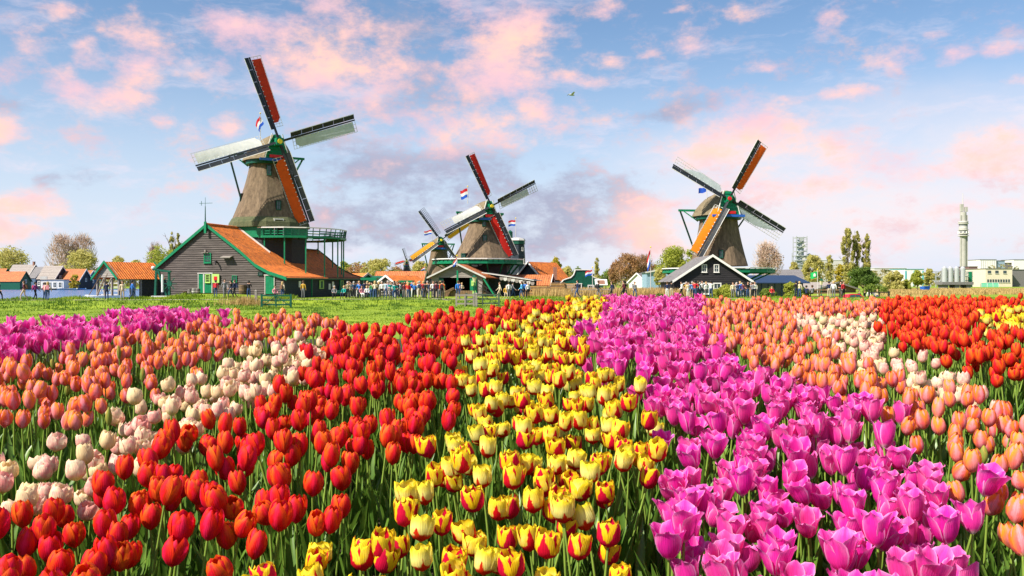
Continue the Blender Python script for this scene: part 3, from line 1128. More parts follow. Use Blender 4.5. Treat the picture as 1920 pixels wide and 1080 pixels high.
M_white = mat('white_paint', (0.72, 0.70, 0.66), 0.5, 0.08, 3)
M_greyw = mat('grey_white', (0.5, 0.48, 0.45), 0.6, 0.12, 3)
M_red = mat('red_paint', (0.55, 0.012, 0.02), 0.45, 0.12, 3)
M_blue = mat('blue_paint', (0.02, 0.10, 0.42), 0.45, 0.12, 3)
M_black = mat('sail_black', (0.016, 0.020, 0.026), 0.55, 0.3, 3)
M_glass = mat('window_glass', (0.035, 0.055, 0.065), 0.12, 0.3, 2, spec=0.6)
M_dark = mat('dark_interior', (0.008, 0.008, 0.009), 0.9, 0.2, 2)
M_metal = mat('galvanised_metal', (0.42, 0.43, 0.44), 0.45, 0.15, 3, metal=0.3)
M_brick = mat('brown_brick', (0.20, 0.095, 0.065), 0.9, scale=6, col2=(0.32, 0.16, 0.11), bump=0.3)
M_conc = mat('concrete', (0.42, 0.40, 0.36), 0.85, scale=0.6, col2=(0.56, 0.53, 0.47), detail=6)
M_stone = mat('mill_stone', (0.45, 0.43, 0.38), 0.85, 0.15, 6)
CLOTH = {
    'red': mat('plain_and_shaded_red_cloth', (0.55, 0.035, 0.012), 0.8, 0.15, 1.5, bump=0.5, bscale=1.2, trans=0.25),  # on the tall mill's upper sail, shade painted into the cloth colour
    'orange': mat('plain_and_sunlit_orange_cloth', (0.74, 0.10, 0.008), 0.8, 0.12, 1.5, bump=0.5, bscale=1.2, trans=0.25),  # on the tall mill's lower sail, sunlight painted into the cloth colour
    'amber': mat('amber_cloth', (0.80, 0.22, 0.006), 0.8, 0.12, 1.5, bump=0.5, bscale=1.2, trans=0.25),
    'yellow': mat('yellow_cloth', (0.72, 0.33, 0.02), 0.8, 0.12, 1.5, bump=0.5, bscale=1.2, trans=0.25),
    'white': mat('white_cloth', (0.74, 0.73, 0.70), 0.8, 0.10, 1.5, bump=0.5, bscale=1.2, trans=0.2),
    'grey': mat('grey_and_shaded_white_cloth', (0.50, 0.55, 0.57), 0.8, 0.10, 1.5, bump=0.5, bscale=1.2, trans=0.3),  # white sails turned from the sun get their shade painted in; plain grey elsewhere
    'scarlet': mat('scarlet_cloth', (0.62, 0.02, 0.012), 0.8, 0.12, 1.5, bump=0.5, bscale=1.2, trans=0.25),
}


def octagon(r, z, rot, ch=0.10):
    """Sixteen points: an octagon of circumradius r with softened corners."""
    pts = []
    for i in range(8):
        a = rot + i * math.pi / 4
        for s in (-1, 1):
            b = a + s * ch
            k = math.cos(math.pi / 8) / math.cos(math.pi / 8 - ch)
            pts.append((r * k * math.cos(b), r * k * math.sin(b), z))
    return pts


def loft(mb, rings, cap0=True, cap1=True, mi=0):
    n = len(rings[0])
    vs = [p for r in rings for p in r]
    fs = []
    for k in range(len(rings) - 1):
        for i in range(n):
            j = (i + 1) % n
            fs.append((k * n + i, k * n + j, (k + 1) * n + j, (k + 1) * n + i))
    if cap0: fs.append(tuple(reversed(range(n))))
    if cap1: fs.append(tuple(range((len(rings) - 1) * n, len(rings) * n)))
    mb.add(vs, fs, mi)
    return mb


def make_sail(parent, hub, a, th, R, sc, cloth, cover=(0.16, 1.0), label=None, cl_fold=0.0):
    """A Dutch sail: stock with white edge, dark leading boards, lattice with hemlaths, and the cloth spread on it."""
    Fv = Vector((math.sin(a), -math.cos(a), 0.0)); Rv = Vector((math.cos(a), math.sin(a), 0)); U = Vector((0, 0, 1))
    A = Rv * math.sin(th) + U * math.cos(th); C = Rv * math.cos(th) - U * math.sin(th)

    def P(r, s, n=0.0):
        tw = lerp(0.52, 0.16, min(1, r / R))
        return hub + A * r + C * (s * math.cos(tw)) + Fv * (n - s * math.sin(tw) * 1.0)
    w = 0.145 * R                       # width of the cloth side
    lb = 0.052 * R                     # width of the leading boards
    mb = MB()
    t = 0.030 * R
    seg = 6
    for i in range(seg):
        r0, r1 = R * i / seg, R * (i + 1) / seg
        t0, t1 = lerp(t, t * .55, i / seg), lerp(t, t * .55, (i + 1) / seg)
        b = [P(r0, -t0 / 2, -t0 / 2), P(r0, t0 / 2, -t0 / 2), P(r0, t0 / 2, t0 / 2), P(r0, -t0 / 2, t0 / 2)]
        q = [P(r1, -t1 / 2, -t1 / 2), P(r1, t1 / 2, -t1 / 2), P(r1, t1 / 2, t1 / 2), P(r1, -t1 / 2, t1 / 2)]
        mb.hexa(b, q)
    sail = mb.build('sail', M_black, parent)
    if label:
        sail['label'] = label
    # leading boards: six boards end to end, slightly angled, with a white leading edge
    mb = MB(); me = MB()
    n = 6
    for i in range(n):
        r0, r1 = lerp(.15 * R, R, i / n) + 0.01, lerp(.15 * R, R, (i + 1) / n) - 0.02
        b = [P(r0, -lb - t * .5, .04 + lb * .25), P(r0, -t * .52, 0.04), P(r0, -t * .52, 0.07), P(r0, -lb - t * .5, .07 + lb * .25)]
        q = [P(r1, -lb - t * .5, .04 + lb * .25), P(r1, -t * .52, 0.04), P(r1, -t * .52, 0.07), P(r1, -lb - t * .5, .07 + lb * .25)]
        mb.hexa(b, q)
    stuffpart(mb.build('leading_boards', M_black, sail))
    me.hexa([P(.15 * R, -lb - t * .5 - .07, lb * .25), P(.15 * R, -lb - t * .5 - .012, lb * .25), P(.15 * R, -lb - t * .5 - .012, .07 + lb * .25), P(.15 * R, -lb - t * .5 - .07, .07 + lb * .25)],
            [P(R, -lb - t * .5 - .07, lb * .25), P(R, -lb - t * .5 - .012, lb * .25), P(R, -lb - t * .5 - .012, .07 + lb * .25), P(R, -lb - t * .5 - .07, .07 + lb * .25)])
    me.build('white_edge', M_white, sail)
    # lattice
    mb = MB()
    nb = int(R / 0.42)
    bw = 0.045
    for i in range(nb + 1):
        r = lerp(.17 * R, R - .03, i / nb)
        mb.hexa([P(r - bw / 2, t * .5, -.05), P(r + bw / 2, t * .5, -.05), P(r + bw / 2, t * .5, -.01), P(r - bw / 2, t * .5, -.01)],
                [P(r - bw / 2, w, -.05), P(r + bw / 2, w, -.05), P(r + bw / 2, w, -.01), P(r - bw / 2, w, -.01)])
    for s in (w * .36, w * .68, w):
        mb.hexa([P(.17 * R, s - bw / 2, -.095), P(.17 * R, s + bw / 2, -.095), P(.17 * R, s + bw / 2, -.055), P(.17 * R, s - bw / 2, -.055)],
                [P(R, s - bw / 2, -.095), P(R, s + bw / 2, -.095), P(R, s + bw / 2, -.055), P(R, s - bw / 2, -.055)])
    stuffpart(mb.build('lattice', sc, sail))
    if cloth:
        nr, ns = 16, 4
        vs, fs = [], []
        for i in range(nr + 1):
            u = i / nr
            r = lerp(cover[0] * R, cover[1] * R - .05, u)
            edge = w * 0.93
            if cl_fold:
                edge = w * (0.93 - cl_fold * max(0, (u - .55) / .45) ** 1.3)
            edge *= min(1.0, 0.62 + u * 6)
            for j in range(ns + 1):
                s = lerp(t * .5, edge, j / ns)
                sag = 0.05 * math.sin(math.pi * j / ns) + 0.018 * math.sin(i * 2.1 + j)
                vs.append(P(r, s, 0.025 - sag * 0.0 + 0.03 * math.sin(math.pi * j / ns) + 0.012 * math.sin(i * 2.1 + j * 1.3)))
        for i in range(nr):
            for j in range(ns):
                b = i * (ns + 1) + j
                fs.append((b, b + 1, b + ns + 2, b + ns + 1))
        m2 = MB(); m2.add(vs, fs)
        m2.build('cloth', CLOTH[cloth], sail, smooth=True)
        # cleats and cords holding the cloth
        m3 = MB()
        k = int((cover[1] - cover[0]) * R / 0.55)
        for i in range(k):
            r = lerp(cover[0] * R, cover[1] * R, (i + .5) / k)
            m3.hexa([P(r - .05, t * .52, .05), P(r + .05, t * .52, .05), P(r + .05, t * .52, .075), P(r - .05, t * .52, .075)],
                    [P(r - .03, w * .2, .045), P(r + .03, w * .2, .045), P(r + .03, w * .2, .07), P(r - .03, w * .2, .07)])
        stuffpart(m3.build('cleats', M_white, sail))
    return sail


def make_cap(parent, z0, zc, a, rt, hubf, mats, front_mat, fancy=True, thatch=None):
    """Boat-shaped thatched cap from z0 to zc with a boarded front."""
    Fv = Vector((math.sin(a), -math.cos(a), 0.0)); Rv = Vector((math.cos(a), math.sin(a), 0)); U = Vector((0, 0, 1))
    H = zc - z0
    secs = [(1.20, .60, .93), (1.10, .70, .98), (.8, .92, 1.0), (.3, 1.14, .98), (-.35, 1.20, .93), (-.9, 1.05, .82), (-1.3, .72, .64), (-1.5, .30, .42)]
    rings = []
    for f, w, h in secs:
        ring = []
        for i in range(13):
            q = math.pi * i / 12
            x = math.cos(q); y = math.sin(q) ** 0.85
            # shoulders slope like an upturned boat
            xx = x * (1 - 0.42 * y)
            ring.append(tuple(Fv * (f * rt) + Rv * (xx * w * rt) + U * (z0 + H * h * (0.02 + .98 * y) - (0.0 if i not in (0, 12) else 0.12))))
        rings.append(ring)
    mb = MB()
    vs = [p for r in rings for p in r]
    fs = []
    for k in range(len(rings) - 1):
        for i in range(12):
            fs.append((k * 13 + i, k * 13 + i + 1, (k + 1) * 13 + i + 1, (k + 1) * 13 + i))
    fs.append(tuple(range(13)))
    fs.append(tuple(reversed(range((len(rings) - 1) * 13, len(rings) * 13))))
    mb.add(vs, fs)
    cap = mb.build('cap', thatch or M_thatchcap, parent, smooth=True)
    # green boarded front
    fz = [lerp(z0 - .1, z0 + H * .95, i / 8) for i in range(9)]
    for i in range(8):
        y0, y1 = i / 8, (i + 1) / 8
        hw0 = rt * .54 * (1 - .72 * y0 ** 1.5); hw1 = rt * .54 * (1 - .72 * y1 ** 1.5)
        o = rt * 1.22
        m2 = MB()
        q = [Fv * o - Rv * hw0 + U * fz[i], Fv * o + Rv * hw0 + U * fz[i], Fv * (o - .06) + Rv * hw1 + U * (fz[i + 1] - .03), Fv * (o - .06) - Rv * hw1 + U * (fz[i + 1] - .03)]
        m2.hexa([p for p in q], [p + Fv * 0.09 for p in q])
        m2.build('front_board', front_mat, cap)
    if fancy:
        m2 = MB(); o = rt * 1.22 + .12
        for s in (-1, 1):
            m2.beam(Fv * o + Rv * (s * rt * .57) + U * (z0 - .1), Fv * o + Rv * (s * rt * .24) + U * (z0 + H * .97), .10, .12, up=tuple(Fv))
        m2.build('front_trim', M_white, cap)
        m2 = MB()
        m2.beam(Fv * (o + .02) - Rv * (rt * .8) + U * (z0 - .22), Fv * (o + .02) + Rv * (rt * .8) + U * (z0 - .22), .16, .3)
        m2.build('storm_beam', M_blue, cap)
        m2 = MB()
        m2.beam(Fv * (o + .03) - Rv * (rt * .35) + U * (z0 + .2), Fv * (o + .03) + Rv * (rt * .35) + U * (z0 + .2), .12, .34)
        m2.build('name_board', M_red, cap)
    m2 = MB()
    m2.lathe([(rt * 1.03, z0 - .55), (rt * 1.08, z0 - .5), (rt * 1.08, z0 - .05), (rt * .9, z0 + .1)], 24)
    m2.build('kerb_ring', M_dgreen, cap)
    # windshaft and its crossed head
    hub = Fv * hubf
    m2 = MB()
    return cap


def add_window(parent, c, nrm, w, h, frame_m, bars=2, name='window', t=0.08, pane_m=None):
    """Window facing nrm at local point c: frame with sill, pane and glazing bars."""
    nrm = Vector(nrm).normalized(); up = Vector((0, 0, 1)); x = up.cross(nrm).normalized(); y = nrm.cross(x)
    c = Vector(c)
    mb = MB()
    fw = min(w, h) * 0.13
    for p, q in (((-w / 2, -h / 2), (w / 2, -h / 2)), ((-w / 2, h / 2), (w / 2, h / 2))):
        mb.beam(c + x * p[0] + y * p[1] + nrm * t * .5, c + x * q[0] + y * q[1] + nrm * t * .5, t, fw, up=tuple(y))
    for sx in (-1, 1):
        mb.beam(c + x * (sx * (w / 2 - fw / 2)) - y * (h / 2 - fw * .51) + nrm * (t * .45), c + x * (sx * (w / 2 - fw / 2)) + y * (h / 2 - fw * .51) + nrm * (t * .45), fw, t * .9, up=tuple(nrm))
    mb.beam(c - x * (w / 2 + .05) - y * (h / 2 + fw * .8) + nrm * (t * .8), c + x * (w / 2 + .05) - y * (h / 2 + fw * .8) + nrm * (t * .8), t * 1.5, fw * .6, up=tuple(y))
    if bars:
        for i in range(1, bars + 1):
            q = -w / 2 + w * i / (bars + 1)
            mb.beam(c + x * q - y * (h / 2 - fw) + nrm * (t * .3), c + x * q + y * (h / 2 - fw) + nrm * (t * .3), fw * .4, t * .4, up=tuple(nrm))
        for i in range(1, bars + 1):
            q = -h / 2 + h * i / (bars + 1)
            mb.beam(c - x * (w / 2 - fw) + y * q + nrm * (t * .32), c + x * (w / 2 - fw) + y * q + nrm * (t * .32), t * .4, fw * .4, up=tuple(y))
    f = mb.build(name, frame_m, parent)
    m2 = MB()
    m2.hexa([c - x * (w / 2 - fw * .8) - y * (h / 2 - fw * .8), c + x * (w / 2 - fw * .8) - y * (h / 2 - fw * .8), c + x * (w / 2 - fw * .8) + y * (h / 2 - fw * .8), c - x * (w / 2 - fw * .8) + y * (h / 2 - fw * .8)],
            [p + nrm * (t * .12) for p in (c - x * (w / 2 - fw * .8) - y * (h / 2 - fw * .8), c + x * (w / 2 - fw * .8) - y * (h / 2 - fw * .8), c + x * (w / 2 - fw * .8) + y * (h / 2 - fw * .8), c - x * (w / 2 - fw * .8) + y * (h / 2 - fw * .8))])
    m2.build('pane', pane_m or M_glass, f)
    return f


def make_mill(name, label, px, D, zb, z1, rb, z2, rt, zcap, hub_z, hubf, yaw, oct_rot, R, theta, cloths, covers, folds=(0, 0, 0, 0), lattice_m=None, base_m=None, base_r=None,
              stage=None, windows=(), tail=True, moss=True, hub_mats=None, front=None, body_m=None, gnd=None, tail_m=None):
    """Smock mill on a boarded base: octagonal thatched body, cap, four sails, gallery."""
    x, y = wx(px, D), D
    r0 = root(name, label, 'windmill', (x, y, 0))
    a = math.radians(yaw)
    Fv = Vector((math.sin(a), -math.cos(a), 0.0)); Rv = Vector((math.cos(a), math.sin(a), 0)); U = Vector((0, 0, 1))
    mb = MB()
    rings = []
    K = 12
    for i in range(K + 1):
        s = i / K
        rings.append(octagon(rt + (rb - rt) * (1 - s) ** 1.4, lerp(z1, z2, s), oct_rot))
    loft(mb, rings)
    body = mb.build('body', body_m or M_thatch, r0)
    rad = lambda z: (rt + (rb - rt) * (1 - (z - z1) / (z2 - z1)) ** 1.4)
    if moss:
        mb = MB()
        loft(mb, [octagon(rb * 1.025, z1 - .25, oct_rot), octagon(rad(z1 + .35) * 1.035, z1 + .35, oct_rot), octagon(rad(z1 + .95) * 1.012, z1 + .95, oct_rot)], True, False)
        mb.build('skirt', M_thatchmoss, body)
        mb = MB()
        loft(mb, [octagon(rb * .95, z1 - 1.5, oct_rot, .02), octagon(rb * .95, z1 - .26, oct_rot, .02)])
        mb.build('boarded_band', M_green, r0)
    br = base_r or rb * .9
    mb = MB()
    nb = 14
    for i in range(nb):                      # lapped boards of the lower tower
        za, zz = lerp(zb, z1 - .3, i / nb), lerp(zb, z1 - .3, (i + 1) / nb)
        loft(mb, [octagon(br * 1.008, za, oct_rot, .02), octagon(br * .996, zz, oct_rot, .02)])
    stuffpart(mb.build('lower_tower', base_m or M_tar, r0))
    make_cap(r0, z2 + .1, zcap, a, rt * 1.08, hubf, None, front or M_green)
    # windshaft, cross head
    H = Fv * hubf + U * hub_z
    mb = MB()
    mb.tube(U * (hub_z - .25) + Fv * (rt * .4), H + Fv * .35, .32, .28, 10)
    ws = mb.build('windshaft', M_dgreen, r0)
    mb = MB(); mb.tube(H + Fv * .34, H + Fv * .6, R * .035, R * .028, 10)
    mb.build('hub_face', hub_mats or M_yellowp, ws)
    mb = MB()
    mb.box(*(H + Fv * .1), R * .085, R * .085, R * .085, a)
    mb.build('cross_head', M_green, ws)
    if tail:
        # long spreader beam across the cap and the braces running down behind
        mb = MB()
        L1 = rt * 2.0
        top = U * (z2 + .9) - Fv * (rt * .5)
        mb.beam(top - Rv * L1, top + Rv * L1, .22, .28)
        mb.build('spreader_beam', M_green, r0)
        foot = U * (stage['z'] + .3 if stage else zb + .5) - Fv * (rb * 1.25)
        for s in (-1, 1):
            mb = MB()
            mb.beam(top + Rv * (s * L1 * .96), foot + Rv * (s * .5), .17, .17)
            mb.build('tail_brace', tail_m or M_dgreen, r0)
            mb = MB()
            mb.beam(top + Rv * (s * L1 * .9) + U * .05, U * (z2 - .6) + Rv * (s * rt * 1.0) - Fv * (rt * .3), .13, .13)
            mb.build('brace', M_green, r0)
        mb = MB()
        mb.beam(U * (zcap - .8) - Fv * (rt * 1.3), foot, .24, .24)
        mb.build('tail_pole', tail_m or M_dgreen, r0)
    for i in range(4):
        make_sail(r0, H + Fv * (0.12 if i % 2 else 0.30), a, math.radians(theta + 90 * i), R, lattice_m or M_greyw, cloths[i], covers[i], cl_fold=folds[i])
    if stage:
        zs, Rs = stage['z'], stage['r']
        ox, oy = stage.get('off', (0, 0))
        n = 16
        ring = lambda r, z: [(ox + r * math.cos(oct_rot + 2 * math.pi * i / n), oy + r * math.sin(oct_rot + 2 * math.pi * i / n), z) for i in range(n)]
        mb = MB()
        vi, vo, vi2, vo2 = ring(rb * .9, zs), ring(Rs, zs), ring(rb * .9, zs - .09), ring(Rs, zs - .09)
        for i in range(n):
            j = (i + 1) % n
            mb.quad(vi[i], vo[i], vo[j], vi[j]); mb.quad(vi2[j], vo2[j], vo2[i], vi2[i]); mb.quad(vo2[i], vo2[j], vo[j], vo[i])
        dk = mb.build('gallery_deck', M_greyboard, r0)
        mb = MB()
        e0, e1 = ring(Rs + .05, zs - .05), None
        for i in range(n):
            j = (i + 1) % n
            mb.beam(e0[i], e0[j], .1, .26)
        mb.build('deck_edge', M_green, dk)
        # railing: posts, three rails
        rl = MB(); m_in = MB()
        for i in range(n):
            j = (i + 1) % n
            pa, pb = Vector(ring(Rs - .05, zs)[i]), Vector(ring(Rs - .05, zs)[j])
            for k in range(3):
                p = pa.lerp(pb, k / 3)
                rl.beam(p, p + U * (1.02 * stage.get('rail', 1)) + Vector((p.x - ox, p.y - oy, 0)).normalized() * .16, .09, .09)
            for hh in (.32 * stage.get('rail', 1), .62 * stage.get('rail', 1)):
                m_in.beam(pa + U * hh, pb + U * hh, .05, .12)
        rail = stuffpart(rl.build('railing', M_dgreen, r0))
        m_in.build('rail', M_green, rail)
        tr_ = MB()
        for i in range(n):
            j = (i + 1) % n
            pa, pb = ring(Rs + .1, zs + 1.03 * stage.get('rail', 1)), None
            tr_.beam(pa[i], pa[j], .12, .12)
        tr_.build('hand_rail', M_white, rail)
        for i in range(n):
            p = Vector(ring(Rs - .25, zs - .09)[i])
            inward = Vector((p.x - ox, p.y - oy, 0)).normalized()
            if stage.get('posts'):
                q = p.copy(); q.z = stage['posts'](p.x + x, p.y + y)
                if q.z < p.z - .3:
                    mb = MB(); mb.beam(p, q, .14, .14); mb.build('gallery_post', M_green, r0)
                    mb = MB(); mb.beam(p + U * (-.05), Vector((p.x, p.y, 0)) * .8 + U * (zs - .12), .12, .16); mb.build('joist', M_dgreen, r0)
            else:
                q = inward * (br * .98) + Vector((0, 0, zs - 1.7))
                mb = MB(); mb.beam(p, q, .15, .15); mb.build('shore', M_green, r0)
                mb = MB(); mb.beam(p + U * (-.06), inward * (br * .9) + U * (zs - .16), .13, .18); mb.build('joist', M_dgreen, r0)
    for ang, z, w, h, kind in windows:
        q = math.radians(ang) - math.pi / 2          # 0 = towards the camera axis, positive to the viewer's right
        nrm = Vector((math.cos(q), math.sin(q), 0))
        zz = min(max(z, z1), z2)
        rr = (rad(zz) if z >= z1 else rb * .95) * math.cos(math.pi / 8) + 0.02
        c = nrm * rr + U * z
        if kind == 'door':
            mb = MB(); xx = U.cross(nrm)
            mb.beam(c - U * (h / 2), c + U * (h / 2), w, .16, up=tuple(nrm))
            dr = mb.build('door', M_dark, r0)
            mb = MB()
            for s in (-1, 1):
                mb.beam(c + xx * (s * (w / 2 + .05)) - U * (h / 2) + nrm * .06, c + xx * (s * (w / 2 + .05)) + U * (h / 2) + nrm * .06, .11, .22, up=tuple(nrm))
            mb.beam(c - xx * (w / 2 + .12) + U * (h / 2 + .06) + nrm * .07, c + xx * (w / 2 + .12) + U * (h / 2 + .06) + nrm * .07, .24, .12, up=(0, 0, 1))
            mb.build('door_frame', M_white, dr)
        else:
            mb = MB()
            mb.beam(c - U * (h * .6) - nrm * .3, c + U * (h * .62) - nrm * .3, w * 1.25, .9, up=tuple(nrm))
            hd = mb.build('dormer', M_tar, r0)
            add_window(r0, c + nrm * .16, nrm, w, h, M_dgreen, 1)
    return r0


def flag(px, py, D, h_px, pole_base_py, label, w_px=22, droop=0.5, colours=('red', 'white', 'blue'), dirn=-1, seed=1, solid=None, name='flag', tilt=0.0):
    """Three-striped flag on its pole. (px, py): where the hoist meets the pole top."""
    x = wx(px, D)
    zt = wz(py, D); zb = wz(pole_base_py, D)
    r = root(name, label, 'flag', (x, D, zb))
    H = zt - zb
    mb = MB(); mb.tube((0, 0, 0), (0, 0, H + .15), .05, .035, 6); pl = mb.build('pole', M_greyw, r)
    mb = MB(); mb.lathe([(.02, H + .13), (.09, H + .2), (.09, H + .28), (.02, H + .34)], 8); mb.build('finial', M_yellowp, pl)
    fh = h_px / F * D; fw = w_px / F * D
    cols = [mat('flag_red', (0.55, 0.02, 0.03), 0.8, 0.1, 2, trans=.3), mat('flag_white', (0.75, 0.75, 0.75), 0.8, 0.05, 2, trans=.3), mat('flag_blue', (0.02, 0.10, 0.55), 0.8, 0.1, 2, trans=.3)]
    nm = ('red_stripe', 'white_stripe', 'blue_stripe')
    if solid:
        cols, nm = [solid], ('cloth',)
    k = len(cols)
    N_ = 12
    for s in range(k):
        m2 = MB(); vs, fs = [], []
        for i in range(N_ + 1):
            u = i / N_
            dx = dirn * (fw * u * math.cos(droop) + .05)
            wob = 0.10 * fw * math.sin(5.5 * u + seed) * u
            dz = -fw * u * math.sin(droop) + 0.05 * fw * math.sin(7 * u + seed * 2)
            for j in range(3):
                v = (s + j / 2) / k
                vs.append((dx + wob * .3 + tilt * v, wob + .05 * fh * math.sin(3 * v + 4 * u), H - fh * v + dz * lerp(1, .9, v)))
        for i in range(N_):
            for j in range(2):
                b = i * 3 + j
                fs.append((b, b + 1, b + 4, b + 3))
        m2.add(vs, fs); m2.build(nm[s], cols[s], r, smooth=True)
    return r


# ---------------------------------------------------------------- the tall mill with its long barn
B_P0 = Vector((wx(533, 93.0), 93.0)); B_A = math.radians(15.0)
B_PROF = [(0, 2.30), (1.8, 2.83), (3.4, 3.62), (5.3, 5.15), (9.57, 8.17)]   # right slope, measured from the right corner
B_W, B_LE = 16.1, 3.45


def barn_roof_z(x, y):
    """Height of the barn's right-hand roof over world point, else ground."""
    rx, ry = x - B_P0.x, y - B_P0.y
    X = rx * math.cos(B_A) - ry * math.sin(B_A); Y = rx * math.sin(B_A) + ry * math.cos(B_A)
    w = -X
    if -0.4 < w < 7 and -0.3 < Y < 19.8:
        return float(np.interp(max(0, w), [p[0] for p in B_PROF], [p[1] for p in B_PROF]))
    return ground_z(x, y)


def courses(mb, line_a, line_b, n, lap=0.05, mi=0, jit=0.0, rng=None):
    """Lapped courses between two polylines sampled n+1 times: each is a thin board whose lower edge stands proud."""
    A = [Vector(p) for p in line_a]; B = [Vector(p) for p in line_b]
    nrm = (B[0] - A[0]).cross(A[-1] - A[0])
    for i in range(n):
        t0, t1 = i / n, (i + 1) / n
        def at(P, t):
            k = t * (len(P) - 1); j = min(int(k), len(P) - 2)
            return P[j].lerp(P[j + 1], k - j)
        a0, a1, b0, b1 = at(A, t0), at(A, min(1, t1 + .12 / n)), at(B, t0), at(B, min(1, t1 + .12 / n))
        nn = (b0 - a0).cross(a1 - a0)
        if nn.length < 1e-9:
            continue
        nn.normalize()
        j = (rng.uniform(-jit, jit) if rng else 0)
        lo = nn * (lap + j); hi = nn * 0.004
        mb.hexa([a0, b0, b1, a1], [a0 + lo, b0 + lo, b1 + hi, a1 + hi], mi)


def build_barn():
    r0 = root('weatherboard_barn', 'long grey weatherboarded barn with orange tiled roof below the tallest windmill', 'barn', (B_P0.x, B_P0.y, 0), -B_A)
    rng = random.Random(3)
    W, Lb, apw, apz = B_W, 19.6, 9.57, 8.17
    prof = B_PROF
    # gable outline: for height z give x-range (local x negative to the left)
    ws = [p[0] for p in prof]; zs = [p[1] for p in prof]

    def xr(z):
        right = 0.0 if z <= zs[0] else -float(np.interp(z, zs, ws))
        left = -W if z <= B_LE else -(W + (apw - W) * (z - B_LE) / (apz - B_LE))
        return left, right
    # solid core of the gable wall and the lower walls
    mb = MB()
    outline = [(-W, -.3), (0, -.3)] + [(-w, z - .06) for w, z in prof] + [(-W, B_LE - .06)]
    mb.prism(outline, lambda u, v: (u, 0.03, v), lambda u, v: (u, .25, v))
    mb.box(-.12, Lb / 2 + .15, 0.9, .2, Lb - .3, 2.7)
    mb.box(-W + .12, Lb / 2 + .15, 1.4, .2, Lb - .3, 3.7)
    mb.build('wall', M_board, r0)
    # weatherboards one over the other
    mb = MB()
    z = 0.0
    bh = 0.245
    while z < apz - .1:
        l0, q0 = xr(z); l1, q1 = xr(min(apz - .02, z + bh))
        o = 0.06 + rng.uniform(-.012, .02)
        mb.hexa([(l0, 0.028, z), (q0, 0.028, z), (q1, 0.028, z + bh), (l1, 0.028, z + bh)], [(l0, -o, z), (q0, -o, z), (q1, -.002, z + bh), (l1, -.002, z + bh)])
        z += bh
    stuffpart(mb.build('weatherboards', M_board, r0))
    mb = MB()
    for i in range(9):
        mb.box(.02 + .02, Lb / 2, .15 + i * .26, .05, Lb, .24)
    stuffpart(mb.build('side_boards', M_tarblue, r0))  # wall's shade painted in: blue-black in place of the gable's grey boards
    # roof: courses of tiles, right slope near half full height, then low behind
    def slope(name, pr, y0, y1, over, sign=1):
        mb = MB()
        P = [(-over, pr[0][1] - over * .32)] + list(pr)
        for k in range(len(P) - 1):
            (w0, z0), (w1, z1) = P[k], P[k + 1]
            n = max(1, int(math.hypot(w1 - w0, z1 - z0) / 0.3))
            if sign > 0:
                courses(mb, [(-w0, y0, z0), (-w1, y0, z1)], [(-w0, y1, z0), (-w1, y1, z1)], n, .055, 0, .012, rng)
            else:
                courses(mb, [(-w0, y1, z0), (-w1, y1, z1)], [(-w0, y0, z0), (-w1, y0, z1)], n, .055, 0, .012, rng)
        return mb.build(name, M_tile, r0)
    low = [p for p in prof if p[1] < 5.2] + [(6.7, 6.14)]
    # note the winding: seen from above the courses must face up
    slope('roof', prof, -.22, 5.9, .35, -1)
    slope('lower_roof', low, 5.9, Lb + .3, .35, -1)
    mb = MB()
    lp = [(W + .35, B_LE - .25), (apw, apz)]
    n = 26
    courses(mb, [(-lp[0][0], -.22, lp[0][1]), (-lp[1][0], -.22, lp[1][1])], [(-lp[0][0], 5.9, lp[0][1]), (-lp[1][0], 5.9, lp[1][1])], n, .055, 0, .012, rng)
    courses(mb, [(-lp[0][0], 5.9, lp[0][1]), (-lp[1][0] - 2, 5.9, lp[1][1] - 1.5)], [(-lp[0][0], Lb + .3, lp[0][1]), (-lp[1][0] - 2, Lb + .3, lp[1][1] - 1.5)], n, .055, 0, .012, rng)
    mb.build('rear_roof', M_tile, r0)
    mb = MB()
    mb.box(-8.9, 12.8, 6.05, 5.4, 13.6, .12)
    mb.build('flat_roof', M_slate, r0)
    mb = MB(); mb.tube((-apw, -.24, apz + .06), (-apw, 5.9, apz + .06), .13, .13, 8); mb.build('ridge_tiles', M_tile, r0)
    # green verge boards following the gable
    full = [(-.42, prof[0][1] - .16)] + list(prof)
    for k in range(len(full) - 1):
        mb = MB()
        mb.beam((-full[k][0], -.27, full[k][1] - .03), (-full[k + 1][0], -.27, full[k + 1][1] - .03), .10, .30, up=(0, -1, 0)) if False else None
        (w0, z0), (w1, z1) = full[k], full[k + 1]
        mb.hexa([(-w0, -.33, z0 - .24), (-w1, -.33, z1 - .24), (-w1, -.33, z1 + .12), (-w0, -.33, z0 + .12)], [(-w0, -.23, z0 - .24), (-w1, -.23, z1 - .24), (-w1, -.23, z1 + .12), (-w0, -.23, z0 + .12)])
        mb.build('verge_board', M_green, r0)
    mb = MB()
    (w0, z0), (w1, z1) = (W + .42, B_LE - .3), (apw, apz)
    mb.hexa([(-w0, -.335, z0 - .24), (-w1, -.335, z1 - .24), (-w1, -.335, z1 + .12), (-w0, -.335, z0 + .12)], [(-w0, -.235, z0 - .24), (-w1, -.235, z1 - .24), (-w1, -.235, z1 + .12), (-w0, -.235, z0 + .12)])
    mb.build('verge_board', M_green, r0)
    # white edge where the high roof stops
    mb = MB()
    for k in range(3, len(prof) - 1):
        (w0, z0), (w1, z1) = prof[k], prof[k + 1]
        mb.beam((-w0, 5.98, z0 + .08), (-w1, 5.98, z1 + .08), .1, .2)
    mb.build('roof_edge', M_greyw, r0)
    mb = MB()
    for k in range(len(low) - 1):
        (w0, z0), (w1, z1) = low[k], low[k + 1]
        mb.beam((-w0, Lb + .36, z0), (-w1, Lb + .36, z1), .1, .26)
